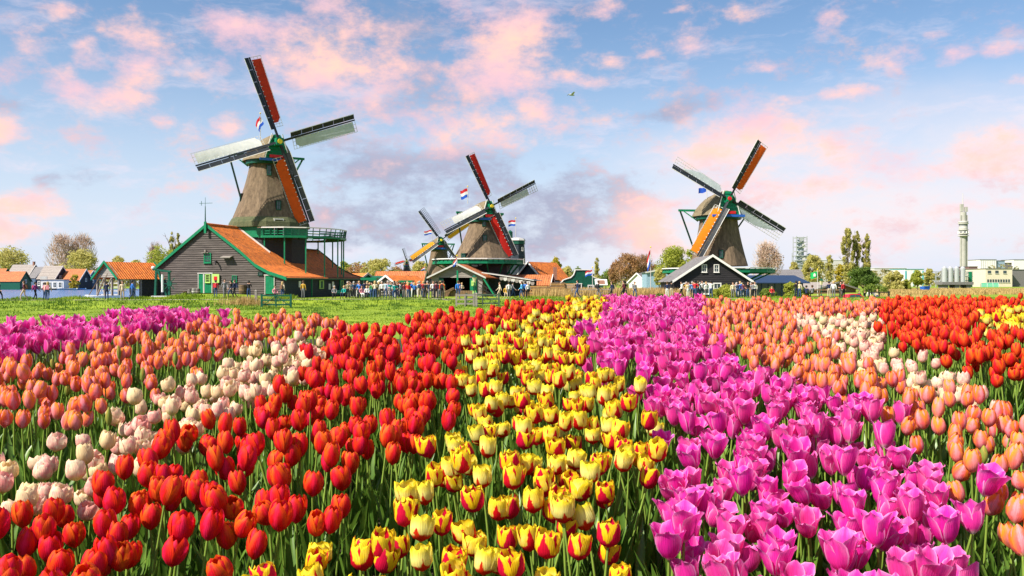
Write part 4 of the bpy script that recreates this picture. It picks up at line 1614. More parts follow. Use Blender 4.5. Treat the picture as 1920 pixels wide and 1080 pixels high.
    mb.build('roof_edge', M_dgreen, r0)
    mb = MB(); mb.box(.38, Lb / 2, 2.12, .12, Lb + .5, .18); mb.build('gutter', M_dgreen, r0)
    # apex post with a spike
    mb = MB(); mb.box(-apw, -.42, apz - .35, .26, .14, 1.3); fp = mb.build('gable_post', M_green, r0)
    mb = MB(); mb.tube((-apw, -.42, apz + .3), (-apw, -.42, apz + 2.0), .07, .04, 6); mb.tube((-apw, -.42, apz + 1.9), (-apw, -.42, apz + 3.0), .025, .02, 5)
    mb.beam((-apw - .75, -.42, apz + 2.35), (-apw + .9, -.42, apz + 2.35), .04, .04); mb.beam((-apw - .5, -.42, apz + 2.1), (-apw - .5, -.42, apz + 2.6), .04, .04)
    mb.build('wind_vane', M_dgreen, fp)

    def gx(px_):        # local x on the gable for a photo column
        t = (px_ - CX) / F
        c, s = math.cos(B_A), math.sin(B_A)
        w = (B_P0.x - t * B_P0.y) / (c + t * s)
        return -w, B_P0.y + w * s

    def gz(py_, D):
        return wz(py_, D)
    FR = (0, -1, 0)
    X, D = gx(390); add_window(r0, (X, -.06, gz(483.5, D)), FR, .92, 1.0, M_green, 2)
    # little hood above the window and the canopy over the vent
    mb = MB(); X, D = gx(388); mb.beam((X - .5, -.18, gz(474, D)), (X + .35, -.18, gz(474, D)), .25, .08); mb.tube((X, -.05, gz(471, D)), (X, -.4, gz(470.5, D)), .07, .12, 8); mb.build('hood_lamp', M_greyboard, r0)
    X, D = gx(428); mb = MB(); mb.hexa([(X - .62, -.02, gz(481.5, D)), (X + .62, -.02, gz(481.5, D)), (X + .62, -.62, gz(484, D)), (X - .62, -.62, gz(484, D))], [(X - .62, -.02, gz(479.5, D)), (X + .62, -.02, gz(479.5, D)), (X + .62, -.62, gz(482, D)), (X - .62, -.62, gz(482, D))])
    mb.build('canopy', M_greyboard, r0)
    X, D = gx(408); mb = MB(); mb.tube((X, 0, gz(492, D)), (X, -.45, gz(490, D)), .1, .1, 8); mb.tube((X, -.42, gz(489.5, D)), (X + .1, -.5, gz(496, D)), .11, .07, 8); mb.build('vent_pipe', M_tar, r0)
    # double doors
    def door(px0, px1, py0, py1, name='door', m=M_green):
        (xa, D) = gx(px0); (xb, _) = gx(px1)
        za, zb_ = gz(py1, D), gz(py0, D)
        mb = MB(); n = max(3, int((xb - xa) / .2))
        for i in range(n):
            xa_, xb_ = lerp(xa, xb, i / n), lerp(xa, xb, (i + 1) / n)
            mb.box((xa_ + xb_) / 2, -.085 - .006 * (i % 2), (za + zb_) / 2, (xb_ - xa_) - .015, .06, zb_ - za)
        d = mb.build(name, m, r0)
        mb = MB()
        for x_ in (xa - .06, xb + .06):
            mb.box(x_, -.10, (za + zb_) / 2 + .03, .07, .12, zb_ - za + .12)
        mb.box((xa + xb) / 2, -.11, zb_ + .1, xb - xa + .3, .16, .1)
        mb.build('door_frame', M_greyw, d)
        return d
    door(374, 382, 514, 549)
    d = door(385, 398, 514, 549)
    X, D = gx(391.5); add_window(r0, (X, -.14, gz(522, D)), FR, .62, .85, M_lgreen, 2, pane_m=M_dark)
    door(499, 514.5, 517.5, 551)
    X, D = gx(440.5); add_window(r0, (X, -.06, gz(522.5, D)), FR, .62, .62, M_green, 1)
    X, D = gx(489); add_window(r0, (X, -.06, gz(513, D)), FR, .56, .3, M_dgreen, 0)
    # light green shutter with a red square, folded out beside the door
    X, D = gx(406.5); zc = gz(522, D)
    mb = MB(); mb.box(X, -.2, zc, .9, .07, .98); sh = mb.build('shutter', M_lgreen, r0)
    mb = MB(); mb.box(X, -.245, zc, .42, .02, .44); mb.build('red_panel', M_red, sh)
    # side wall under the eave: posts, shutters, notice boards, blue door
    for yy in (5.4, 12.6):
        mb = MB(); mb.box(.42, yy, 1.05, .13, .13, 2.1); mb.build('eave_post', M_green, r0)
    for yy, w, zc, h, m in ((8.3, 1.1, 1.45, 1.0, M_lgreen), (13.6, .9, 1.5, .9, M_lgreen)):
        mb = MB(); mb.box(.14, yy, zc, .07, w, h); s = mb.build('shutter', m, r0)
        mb = MB(); mb.box(.185, yy, zc, .02, w * .45, h * .8); mb.build('shutter_panel', M_dgreen, s)
    mb = MB(); mb.box(.13, 13.5, .75, .07, 1.3, 1.1); mb.build('door', mat('teal_paint', (0.01, 0.10, 0.14), .5), r0)
    for yy, zc in ((10.4, 1.2), (11.3, 1.45), (3.2, 1.5)):
        mb = MB(); mb.box(.11, yy, zc, .03, .5, .7); mb.build('notice', M_white, r0)
    return r0


build_barn()
make_mill('windmill', 'tallest windmill, thatched, with scarlet and white sails, rising from the orange-roofed barn', 505, 105.0, 0.0, 8.55, 4.95, 16.5, 2.4, 19.6, 18.45, 3.9, 32, 0.10, 10.15, -20.5,
          ['red', 'grey', 'orange', 'white'], [(.22, .97), (.2, .97), (.2, .97), (.2, .97)], stage=dict(z=7.15, r=6.5, off=(2.5, 1.5), posts=barn_roof_z),  # sail light painted in: upper red shaded, right white greyed, lower orange sunlit
          windows=[(32, 10.9, .55, 1.0, 'window'), (30, 8.2, .95, 1.9, 'door'), (-60, 12.0, .3, .8, 'window'), (15, 15.2, .5, 1.1, 'window')], base_m=M_tar)
flag(488, 216, 104, 15, 262, 'red, white and blue flag on the cap of the tallest windmill', w_px=20, droop=1.1, dirn=-1, tilt=.5, seed=2)

# ---------------------------------------------------------------- the middle mill and its open-fronted barn
make_mill('windmill', 'middle windmill with scarlet and pale sails above the open-fronted barn', 905, 116.0, -.3, 4.75, 4.3, 10.3, 1.75, 12.75, 11.85, 2.7, 25, 0.25, 7.4, -27,
          ['scarlet', 'grey', 'scarlet', 'white'], [(.2, .98), (.2, .8), (.2, .97), (.2, .78)], stage=dict(z=4.35, r=6.1, off=(-.7, 0), rail=.45),  # right sail: white cloth with its shade painted in as grey
          windows=[(8, 7.5, .5, .95, 'window'), (8, 9.7, .45, .8, 'window'), (-38, 5.1, .7, .8, 'window')], moss=False, base_m=M_tar)
flag(877, 353, 116, 17, 382, 'red, white and blue flag flying above the middle windmill cap', w_px=15, droop=.35, dirn=-1, tilt=.15, seed=3)
flag(967, 412, 132, 11, 447, 'small red, white and blue flag above the dark capped tower', w_px=13, droop=.15, dirn=-1, seed=5)


def gable_house(name, label, px, D, w, l, eave, apex, rz, wall_m, roof_m, trim_m, z0=0.0, cat='house', windows=(), doors=(), over=.3, board=True, bh=.24, chim=None, side_windows=(), trim_w=.2, rows=18, floor=None):
    """House with its gable on local -y, centred on x. windows: (x, z, w, h) on the gable; side_windows: (side, y, z, w, h)."""
    r0 = root(name, label, cat, (wx(px, D), D, z0), rz)
    mb = MB()
    out = [(-w / 2, -.8), (w / 2, -.8), (w / 2, eave - .05), (0, apex - .08), (-w / 2, eave - .05)]
    mb.prism(out, lambda u, v: (u, 0, v), lambda u, v: (u, l, v))
    mb.build('wall', wall_m, r0)
    if board:
        mb = MB(); z = -.3
        while z < apex - .15:
            f = lambda q: w / 2 if q <= eave else w / 2 * (apex - q) / (apex - eave)
            a, b = f(z), f(min(apex - .05, z + bh))
            mb.hexa([(-a, -.002, z), (a, -.002, z), (b, -.002, z + bh), (-b, -.002, z + bh)], [(-a, -.05, z), (a, -.05, z), (b, -.012, z + bh), (-b, -.012, z + bh)])
            z += bh
        stuffpart(mb.build('weatherboards', wall_m, r0))
    k = over * (apex - eave) / (w / 2)
    for s in (-1, 1):
        mb = MB()
        e = (s * (w / 2 + over), eave - k)
        A, B = [(e[0], -over, e[1]), (0, -over, apex)], [(e[0], l + over, e[1]), (0, l + over, apex)]
        if s > 0: A, B = B, A
        courses(mb, A, B, rows, .06)
        mb.build('roof', roof_m, r0)
        mb = MB()
        a, b = Vector((e[0], -over - .05, e[1])), Vector((0, -over - .05, apex))
        mb.hexa([a + Vector((0, -.04, -trim_w)), b + Vector((0, -.04, -trim_w)), b + Vector((0, -.04, .09)), a + Vector((0, -.04, .09))], [a + Vector((0, .045, -trim_w)), b + Vector((0, .045, -trim_w)), b + Vector((0, .045, .09)), a + Vector((0, .045, .09))])
        mb.build('verge_board', trim_m, r0)
    for x, z, ww, hh in windows:
        add_window(r0, (x, -.055, z), (0, -1, 0), ww, hh, M_white, 1)
    for s, y, z, ww, hh in side_windows:
        add_window(r0, (s * (w / 2 + .01), y, z), (s, 0, 0), ww, hh, M_white, 1)
    for x, ww, hh, m in doors:
        mb = MB(); mb.box(x, -.07, hh / 2, ww, .07, hh); d = mb.build('door', m, r0)
        mb = MB()
        for s in (-1, 1): mb.box(x + s * (ww / 2 + .04), -.085, hh / 2 + .03, .08, .09, hh + .1)
        mb.build('door_frame', M_white, d)
    if chim:
        x, y, h = chim
        mb = MB(); mb.box(x, y, apex + h / 2 - .8, .7, .7, h + 1.0); mb.box(x, y, apex + h - .3, .85, .85, .15); mb.build('chimney', M_brick, r0)
    return r0


def open_barn():
    D = 104.0
    x0 = wx(857, D)
    r0 = root('open_barn', 'barn with white verge boards and open green-doored front below the middle windmill', 'barn', (x0, D, -.15), math.radians(-8))
    w, l, eave, apex = 6.3, 10.0, 2.75, 4.15
    mb = MB()
    for s in (-1, 1):
        mb.box(s * (w / 2 - .45), .05, 1.1, .9, .15, 3.2)
        mb.box(s * (w / 2 - .08), l / 2 + .2, 1.1, .16, l - .4, 3.2)
    mb.box(0, l, 1.1, w - .3, .15, 3.2)
    mb.build('wall', M_greyboard, r0)
    mb = MB(); z = 2.45
    while z < apex - .2:
        f = lambda q: w / 2 - .02 if q <= eave else (w / 2) * (apex - q) / (apex - eave)
        a, b = f(z), f(min(apex - .05, z + .2))
        mb.hexa([(-a, .06, z), (a, .06, z), (b, .06, z + .2), (-b, .06, z + .2)], [(-a, -.06, z), (a, -.06, z), (b, -.02, z + .2), (-b, -.02, z + .2)])
        z += .2
    stuffpart(mb.build('gable_boards', M_greyboard, r0))
    for s in (-1, 1):
        mb = MB(); e = (s * (w / 2 + .5), eave - .32)
        A, B = [(e[0], -.5, e[1]), (0, -.5, apex)], [(e[0], l, e[1]), (0, l, apex)]
        if s > 0: A, B = B, A
        courses(mb, A, B, 14, .06); mb.build('roof', M_tile_old, r0)
        mb = MB(); a, b = Vector((e[0], -.57, e[1])), Vector((0, -.57, apex))
        mb.hexa([a + Vector((0, -.04, -.12)), b + Vector((0, -.04, -.12)), b + Vector((0, -.04, .08)), a + Vector((0, -.04, .08))], [a + Vector((0, .05, -.12)), b + Vector((0, .05, -.12)), b + Vector((0, .05, .08)), a + Vector((0, .05, .08))])
        mb.build('verge_board', M_greyw, r0)
    mb = MB(); mb.box(0, 1.1, -.12, w - 1.9, 2.0, .3); mb.build('floor', M_brown, r0)
    for x, ww in ((-1.95, .55), (2.05, .85)):
        mb = MB(); mb.box(x, -.1, 1.25, ww, .07, 2.2); d = mb.build('door', M_dgreen if ww < .7 else M_green, r0)
        for zz in (.55, 1.75):
            mb = MB(); mb.box(x, -.145, zz, ww * .62, .02, .65); mb.build('door_panel', M_lgreen if ww > .7 else M_green, d)
    mb = MB(); mb.box(.2, -.7, 1.5, .2, .2, 3.6); mb.build('front_post', M_green, r0)
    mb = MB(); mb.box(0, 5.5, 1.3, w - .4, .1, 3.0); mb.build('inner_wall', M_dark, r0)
    # lean-to with a scalloped awning on the side
    mb = MB(); A, B = [(9.6, -1.6, 2.1), (3.1, -.2, 3.1)], [(9.9, 6, 2.1), (3.1, 6, 3.1)]
    courses(mb, B, A, 12, .05); lean = mb.build('lean_to_roof', M_slate, r0)
    mb = MB(); mb.hexa([(3.1, -.36, 3.0), (9.6, -1.76, 2.05), (9.6, -1.76, 2.15), (3.1, -.36, 3.1)], [(3.1, -.26, 3.0), (9.6, -1.66, 2.05), (9.6, -1.66, 2.15), (3.1, -.26, 3.1)]); mb.build('lean_to_edge', M_greyw, lean)
    for i in range(9):
        mb = MB(); xx = 5.6 + i * .48; yy = lerp(-.26, -1.66, (xx - 3.1) / 6.5) - .05; zz = lerp(3.0, 2.0, (xx - 3.1) / 6.5)
        mb.prism([(-.22, .0), (.22, 0), (.22, -.25), (.1, -.4), (-.1, -.4), (-.22, -.25)], lambda u, v: (xx + u, yy - .02, zz + v - .1), lambda u, v: (xx + u, yy + .02, zz + v - .1))
        mb.build('awning_scallop', M_greyw if i % 2 else M_greyboard, lean)
    mb = MB(); mb.box(6.4, 3.0, 1.0, 6.0, .15, 2.6); mb.build('lean_to_wall', M_tarblue, r0)
    mb = MB(); mb.beam((3.6, -1.6, 2.3), (5.2, -1.9, -.1), .3, .16); mb.build('prop', M_green, r0)
    # wooden steps and railings
    for i in range(6):
        mb = MB(); mb.box(3.0 + i * .34, -1.0, .95 - i * .19, .34, 1.3, .07); mb.build('step', M_brown, r0)
    mb = MB(); mb.beam((2.8, -1.7, 1.9), (5.0, -1.7, .65), .07, .09); mb.beam((2.8, -1.7, 1.45), (5.0, -1.7, .2), .06, .07)
    for i in range(5): mb.beam((2.9 + i * .5, -1.7, 1.85 - i * .28), (2.9 + i * .5, -1.7, .6 - i * .2), .06, .06)
    mb.build('stair_rail', M_tar, r0)
    # sloping log ramp and plank fence in front
    mb = MB(); mb.beam((-2.1, -2.2, .1), (-.1, -1.4, 1.15), .32, .25); mb.build('ramp_beam', M_brown, r0)
    for i in range(13):
        mb = MB(); mb.box(-1.6 + i * .3, -1.3 - .01 * (i % 2), .4, .27, .05, .95); mb.build('plank', M_brown, r0)


open_barn()

# ---------------------------------------------------------------- the mill on the factory side with the black gabled barn
make_mill('windmill', 'windmill with orange and grey sails behind the black white-edged barn', 1347, 114.0, -.2, 3.9, 4.0, 10.5, 2.55, 13.75, 12.55, 3.4, 8, 0.305, 8.6, 30,
          ['orange', 'grey', 'amber', 'grey'], [(.2, .97), (.16, .9), (.2, .97), (.16, .85)], folds=(0, .75, 0, .75), stage=dict(z=3.15, r=7.3, rail=.4), windows=[(-8, 5.4, .5, .9, 'window'), (-52, 9.6, .7, 1.1, 'window')],
          moss=False, base_m=M_tar, hub_mats=M_red, lattice_m=M_greyw)
flag(1325, 350, 114, 10, 376, 'blue flag fluttering behind the sails of the factory-side windmill', w_px=15, droop=.25, dirn=-1, solid=mat('flag_blue_plain', (0.02, 0.09, 0.55), .8, trans=.3), seed=4)
gable_house('black_barn', 'black boarded barn with white verge boards and small white windows', 1335, 100.0, 8.9, 9.0, 2.0, 4.9, 0.0, M_tar, M_slate, M_white, z0=0.0, cat='barn',
            windows=[(-.92, 3.35, .62, .85), (.5, 3.35, .62, .85), (-3.1, 1.0, .9, 1.2), (-.75, 1.0, .95, 1.2), (.6, 1.0, .95, 1.2), (3.2, 1.0, .95, 1.2)], over=.35)

# ---------------------------------------------------------------- farther mills
make_mill('windmill', 'small windmill with yellow sails standing left behind the middle windmill'.replace('left ', ''), 823, 172.0, -.5, 3.2, 3.0, 8.7, 1.7, 11.0, 10.2, 2.5, 14, 0.5, 7.2, -36,
          [None, 'yellow', None, 'yellow'], [(.2, 1), (.2, .95), (.2, 1), (.2, .97)], windows=[], moss=False, base_m=M_tar, lattice_m=M_tarblue)
flag(810, 431, 172, 8, 450, 'small blue edged flag above the yellow-sailed windmill', w_px=14, droop=.2, dirn=-1, seed=6)
make_mill('windmill', 'tiny far windmill with short red sails near the thatched yellow-sailed one', 762, 330.0, -.5, 4.2, 2.3, 8.6, 1.0, 11.4, 10.3, 1.9, 12, 0.3, 5.0, -18,
          [None, 'red', None, 'red'], [(.2, 1), (.2, .9), (.2, 1), (.2, .9)], moss=False, tail=False, body_m=M_tar, base_m=M_tar, lattice_m=M_tarblue, front=M_dgreen)


def dark_tower():
    D = 140.0
    r0 = root('mill_tower', 'dark tapered mill tower without sails behind the middle windmill', 'mill tower', (wx(969, D), D, 0))
    mb = MB(); n = 22
    for i in range(n):
        s0, s1 = i / n, (i + 1) / n
        loft(mb, [octagon(lerp(1.9, 1.28, s0 ** .8) * 1.01, lerp(-.5, 8.0, s0), .2, .02), octagon(lerp(1.9, 1.28, s1 ** .8), lerp(-.5, 8.0, s1), .2, .02)])
    stuffpart(mb.build('boarded_body', M_tarblue, r0))
    mb = MB(); loft(mb, [octagon(1.4, 8.02, .2, .02), octagon(1.36, 8.6, .2, .02)]); mb.build('green_band', M_dgreen, r0)
    mb = MB(); loft(mb, [octagon(1.5, 8.62, .2, .02), octagon(1.3, 8.95, .2, .02), octagon(.5, 9.1, .2, .02)]); mb.build('cap', M_greyw, r0)
    mb = MB(); mb.lathe([(.42, 8.9), (.42, 10.0), (.5, 10.0), (.05, 10.35)], 8, (-1.1, 0, 0)); mb.build('lantern', M_dgreen, r0)
    add_window(r0, (1.2, -1.45, 5.2), (.35, -1, 0), .3, .8, M_white, 0)
    add_window(r0, (.9, -1.2, 7.2), (.35, -1, 0), .25, .6, M_white, 0)


dark_tower()

# ---------------------------------------------------------------- houses, sheds, factory


def boathouse():
    D = 93.0
    x0 = wx(201, D)
    r0 = root('boathouse', 'small open boathouse with green verge boards and orange roof on the river bank', 'boathouse', (x0, D, 0), math.radians(-30))
    w, l, eave, apex = 3.9, 5.6, 2.35, 3.95
    for x, y in ((-1.85, .1), (1.85, .1), (-.6, .1), (.7, .1), (-1.85, 2.8), (1.85, 2.8), (-1.85, l - .1), (1.85, l - .1)):
        mb = MB(); mb.box(x, y, .7, .18, .18, 3.3); mb.build('post', M_greyboard, r0)
    mb = MB(); z = eave - .1
    while z < apex - .15:
        f = lambda q: w / 2 if q <= eave else w / 2 * (apex - q) / (apex - eave)
        a, b = f(z), f(min(apex - .04, z + .2))
        mb.hexa([(-a, .05, z), (a, .05, z), (b, .05, z + .2), (-b, .05, z + .2)], [(-a, -.06, z), (a, -.06, z), (b, -.02, z + .2), (-b, -.02, z + .2)])
        z += .2
    stuffpart(mb.build('gable_boards', M_greyboard, r0))
    for s in (-1, 1):
        mb = MB(); e = (s * (w / 2 + .3), eave - .28)
        A, B = [(e[0], -.3, e[1]), (0, -.3, apex)], [(e[0], l + .3, e[1]), (0, l + .3, apex)]
        if s > 0: A, B = B, A
        courses(mb, A, B, 12, .055); mb.build('roof', M_tile, r0)
        for yy in (-.4, l + .33):
            mb = MB(); a, b = Vector((e[0], yy, e[1])), Vector((0, yy, apex))
            mb.hexa([a + Vector((0, -.04, -.16)), b + Vector((0, -.04, -.16)), b + Vector((0, -.04, .12)), a + Vector((0, -.04, .12))], [a + Vector((0, .05, -.16)), b + Vector((0, .05, -.16)), b + Vector((0, .05, .12)), a + Vector((0, .05, .12))])
            mb.build('verge_board', M_green, r0)
    for i in range(2):
        mb = MB(); mb.beam((-1.8 + i * 1.3, -.02, .2), (-.6 + i * 1.3, -.02, 2.1), .09, .09); mb.build('brace', M_greyboard, r0)
    mb = MB(); mb.box(1.8, 4.0, 1.1, .1, 2.6, 2.4); mb.build('side_wall', M_tar, r0)
    mb = MB(); mb.box(1.95, 1.7, 1.0, .08, .7, 2.3); mb.build('wall_panel', M_greyboard, r0)
    mb = MB(); mb.box(0, l - .3, 1.0, w - .4, .1, 2.4); mb.build('rear_wall', M_tar, r0)
    for i in range(4):
        mb = MB(); mb.box(0, .2 + 0, .35 + i * .42, 3.2, .06, .09); mb.build('rack_bar', M_greyw, r0)
    mb = MB(); mb.box(0, 2.6, -.02, 4.4, 6.4, .14); mb.build('floor', M_brown, r0)


boathouse()


def boat(px, D, z, L, rz, label, m, mast=True, name='rowing_boat'):
    r0 = root(name, label, 'boat', (wx(px, D), D, z), rz)
    mb = MB(); rings = []
    for i in range(9):
        t = i / 8; x = (t - .5) * L
        w = L * .16 * math.sin(math.pi * (0.06 + .88 * t)) ** .7
        sh = .12 * (2 * t - 1) ** 2
        rings.append([(x, -w, .42 + sh), (x, -w * .75, .1), (x, 0, -.08 + sh * .5), (x, w * .75, .1), (x, w, .42 + sh), (x, w * .85, .40 + sh), (x, 0, .08 + sh), (x, -w * .85, .40 + sh)])
    loft(mb, rings); mb.build('hull', m, r0, smooth=False)
    for t in (-.15, .2):
        mb = MB(); mb.box(t * L, 0, .34, .22, L * .26, .05); mb.build('thwart', M_brown, r0)
    if mast:
        mb = MB(); mb.beam((-.42 * L, 0, .4), (-.1 * L, 0, 2.6), .06, .06); mb.build('spar', M_brown, r0)
        mb = MB(); mb.beam((-.2 * L, .1, .4), (.08 * L, 0, 2.8), .06, .06); mb.build('spar', M_brown, r0)


boat(196, 90.5, -.15, 3.9, .08, 'white rowing boat with wooden spars moored at the boathouse', M_white)
boat(122, 300, -.55, 8, .1, 'pale motor boat at the far bank below the grey gabled house', M_white, False, 'moored_boat')
boat(139, 305, -.55, 8, .1, 'blue covered boat at the far bank under the orange roof', mat('boat_blue', (.15, .3, .5), .5), False, 'moored_boat')
boat(102, 300, -.55, 9, .1, 'brown open boat moored on the far bank beside the pale ones', M_brown, False, 'moored_boat')

# across the river
RV = 330.0
M_wallbrick = mat('dark_brick', (0.16, 0.09, 0.08), .9, scale=5, col2=(.22, .13, .11))
M_bluegrey = mat('blue_grey_wall', (0.06, 0.10, 0.15), .7, .2, 2)
gable_house('river_house', 'large brick house with pale roof and pointed gable across the river', 66, RV + 14, 8, 10.5, 4.6, 9.6, math.radians(76), M_wallbrick, M_palerf, M_white, -.3, windows=[(-1.5, 3, 1.1, 1.9), (1.4, 3, 1.1, 1.9), (0, 6.3, .9, 1.3)], board=False, chim=(0, .6, 1.4), side_windows=[(-1, 4, 2, 1.2, 1.5), (-1, 9, 2, 1.2, 1.5)], rows=8)
gable_house('river_house', 'dark hip-roofed house between two gabled houses across the river', 83, RV + 8, 6.5, 8, 4.4, 8.6, math.radians(50), M_bluegrey, M_slate, M_greyw, -.3, windows=[(-1.2, 2.6, .9, 1.6), (1.2, 2.6, .9, 1.6)], board=False, rows=8)
gable_house('river_house', 'blue-black house with tall white edged gable and grey roof across the river', 117, RV, 7, 9, 4.0, 8.8, math.radians(70), M_tarblue, M_palerf, M_white, -.3, windows=[(-1, 4.2, .8, 1.5), (1, 4.2, .8, 1.5), (-1.6, 1.6, 1, 1.4), (1.4, 1.6, 1, 1.4)], board=False, trim_w=.5, rows=8, side_windows=[(-1, 4, 2, 1.4, 1.6), (-1, 8, 2, 1.4, 1.6)])
gable_house('river_house', 'long house with orange tiled roof by the yellow-green tree across the river', 161, RV, 7, 10, 3.4, 7.6, math.radians(76), M_tarblue, M_tile_old, M_white, -.3, windows=[(0, 3.4, .9, 1.2)], board=False, trim_w=.5, rows=8, side_windows=[(-1, 3, 1.6, 1.1, 1.2), (-1, 7, 1.6, 1.1, 1.2)])
gable_house('river_house', 'house with faded orange roof half hidden by the boathouse', 174, RV + 12, 7, 9, 3.6, 7.2, math.radians(74), M_bluegrey, M_tile_old, M_white, -.3, board=False, trim_w=.5, rows=8, windows=[(0, 3, 1, 1.4)])
gable_house('river_house', 'low green gabled cottage with orange roof at the river edge', 48, RV - 14, 5.5, 9.5, 3.0, 6.4, math.radians(78), M_dgreen, M_tile_old, M_dgreen, -.3, board=False, rows=8, windows=[(0, 2.8, .9, 1.2), (-1.4, 1.5, .8, 1.1)])
gable_house('river_house', 'orange-roofed house at the frame edge across the river', 13, RV - 8, 6, 9, 4.0, 7.6, math.radians(78), M_dgreen, M_tile_old, M_dgreen, -.3, board=False, rows=8, windows=[(0, 3, .9, 1.2)])


def white_porch():
    D = RV - 10
    r0 = root('white_pavilion', 'low white pavilion with glass doors on the far river bank', 'pavilion', (wx(98, D), D, -.3), 0)
    mb = MB(); mb.box(0, 2, 1.6, 8.5, 4, 3.2); mb.build('wall', M_white, r0)
    mb = MB(); mb.box(0, 2, 3.35, 9, 4.5, .3); mb.build('roof', M_palerf, r0)
    mb = MB(); mb.box(-3.2, .0, 3.9, 2.6, .3, 1.4); mb.build('cream_screen', M_conc, r0)
    for i in range(4): add_window(r0, (-3 + i * 2, -.06, 1.4), (0, -1, 0), 1.4, 2.0, M_white, 1)


white_porch()

# beside the middle mill
gable_house('dark_blue_house', 'dark blue house with orange roof and white gable edges beside the middle mill', 992, 122.0, 4.6, 6.5, 2.7, 5.0, math.radians(-38), M_tarblue, M_tile, M_white, -.3, windows=[(.5, 2.2, .8, 1.0)], rows=14)
gable_house('tiled_shed', 'low shed with rusty orange roof and white eaves by the timber stacks', 1032, 113.0, 4.6, 9.0, 1.7, 2.95, math.radians(80), M_brown, M_tile_old, M_white, -.2, cat='shed', rows=12)
gable_house('tiled_cottage', 'grey boarded cottage with white gable edges and orange roof behind the crowd', 726, 118.0, 4.2, 6.0, 1.75, 3.0, math.radians(-35), M_greyboard, M_tile, M_white, -.3, windows=[(-.9, 1.2, .7, .8), (.8, 1.2, .7, .8)], rows=12)
gable_house('long_shed', 'long shed with dark red tiled roof below the yellow-sailed mill', 797, 140.0, 5.5, 8.0, 1.4, 3.9, math.radians(82), M_tarblue, M_tile_old, M_dgreen, -.3, cat='shed', rows=14)
gable_house('orange_roof_house', 'small house with orange roof just past the end of the long barn', 688, 125.0, 4.0, 5.0, 2.0, 3.4, math.radians(40), M_green, M_tile, M_greyw, -.3, rows=10)
gable_house('green_side_barn', 'low dark green barn roof behind the plank fence', 762, 122.0, 5.0, 8.0, 1.0, 3.0, math.radians(60), M_dgreen, M_dgreen, M_dgreen, -.3, cat='barn', rows=10)


def bell_gable():
    D = 110.0
    r0 = root('green_workshop', 'dark green workshop with curved bell-shaped gable edged in white', 'workshop', (wx(1092, D), D, -.2), math.radians(4))
    half = [(2.72, -.5), (2.72, 1.6), (2.7, 1.95), (2.45, 2.25), (2.0, 2.4), (1.5, 2.55), (1.15, 2.9), (1.0, 3.3), (.92, 3.55)]
    out = [(x, z) for x, z in half] + [(-x - .0, z) for x, z in reversed(half)]
    mb = MB(); mb.prism(out, lambda u, v: (u, 0, v), lambda u, v: (u, .2, v)); mb.build('gable_wall', M_dgreen, r0)
    mb = MB()
    pts = half[1:] + [(-x, z) for x, z in reversed(half[1:])]
    for k in range(len(pts) - 1):
        mb.beam((pts[k][0], .06, pts[k][1]), (pts[k + 1][0], .06, pts[k + 1][1]), .34, .10, up=(0, 0, 1))
    mb.build('gable_edge', M_white, r0)
    mb = MB(); mb.box(0, 4.2, .8, 5.2, 8, 2.6); mb.build('wall', M_tarblue, r0)
    for s in (-1, 1):
        mb = MB(); A, B = [(s * 2.9, .25, 1.75), (0, .25, 2.9)], [(s * 2.9, 8.4, 1.75), (0, 8.4, 2.9)]
        if s > 0: A, B = B, A
        courses(mb, A, B, 12, .05); mb.build('roof', M_tile_old, r0)
    add_window(r0, (1.1, -.03, .95), (0, -1, 0), .85, 1.2, M_white, 1)
    mb = MB(); mb.box(-.6, -.05, .7, .75, .08, 1.9); d = mb.build('door', M_dark, r0)
    mb = MB(); mb.box(-1.05, -.06, .75, .1, .12, 2.0); mb.box(-.15, -.06, .75, .1, .12, 2.0); mb.box(-.6, -.07, 1.75, 1.1, .13, .1); mb.build('door_frame', M_white, d)
    mb = MB(); mb.box(-1.6, -.08, .7, .9, .06, 1.9); mb.build('open_door', M_greyw, r0)
    mb = MB(); mb.box(-3.2, 3.0, 3.1, .45, .45, 1.7); mb.build('chimney', M_brick, r0)


bell_gable()
flag(1111, 505, 108, 10, 549, 'red, white and blue flag on a pole before the green bell-gabled workshop', w_px=14, droop=.35, dirn=-1, seed=8)
flag(1220, 467, 104, 24, 551, 'drooping long red, white and blue flag on the tall pole by the reeds', w_px=22, droop=1.25, dirn=-1, tilt=.1, seed=9)
flag(857, 483, 102, 11, 500, 'red and white flag at the gable of the open barn', w_px=12, droop=.9, dirn=-1, seed=10)
flag(797, 500, 138, 5, 516, 'tiny flag over the dark red roof of the long shed', w_px=8, droop=.5, dirn=-1, seed=12)


def timber_stack(px, D, w, h, d, label, seed, name='timber_stack'):
    rng = random.Random(seed)
    r0 = root(name, label, 'timber', (wx(px, D), D, ground_z(wx(px, D), D)), rng.uniform(-.1, .1))
    ny = max(3, int(h / .16)); nx = max(2, int(d / .24))
    mw = [mat('fresh_plank', (0.42, 0.24, 0.08), .8, .25, 4), mat('old_plank', (0.28, 0.17, 0.08), .8, .25, 4)]
    for i in range(ny):
        for j in range(nx):
            mb = MB(); mb.box(rng.uniform(-.12, .12), (j + .5) * d / nx, (i + .5) * h / ny, w * rng.uniform(.9, 1.05), d / nx - .03, h / ny - .04)
            mb.build('plank', mw[(i + j + seed) % 2], r0)


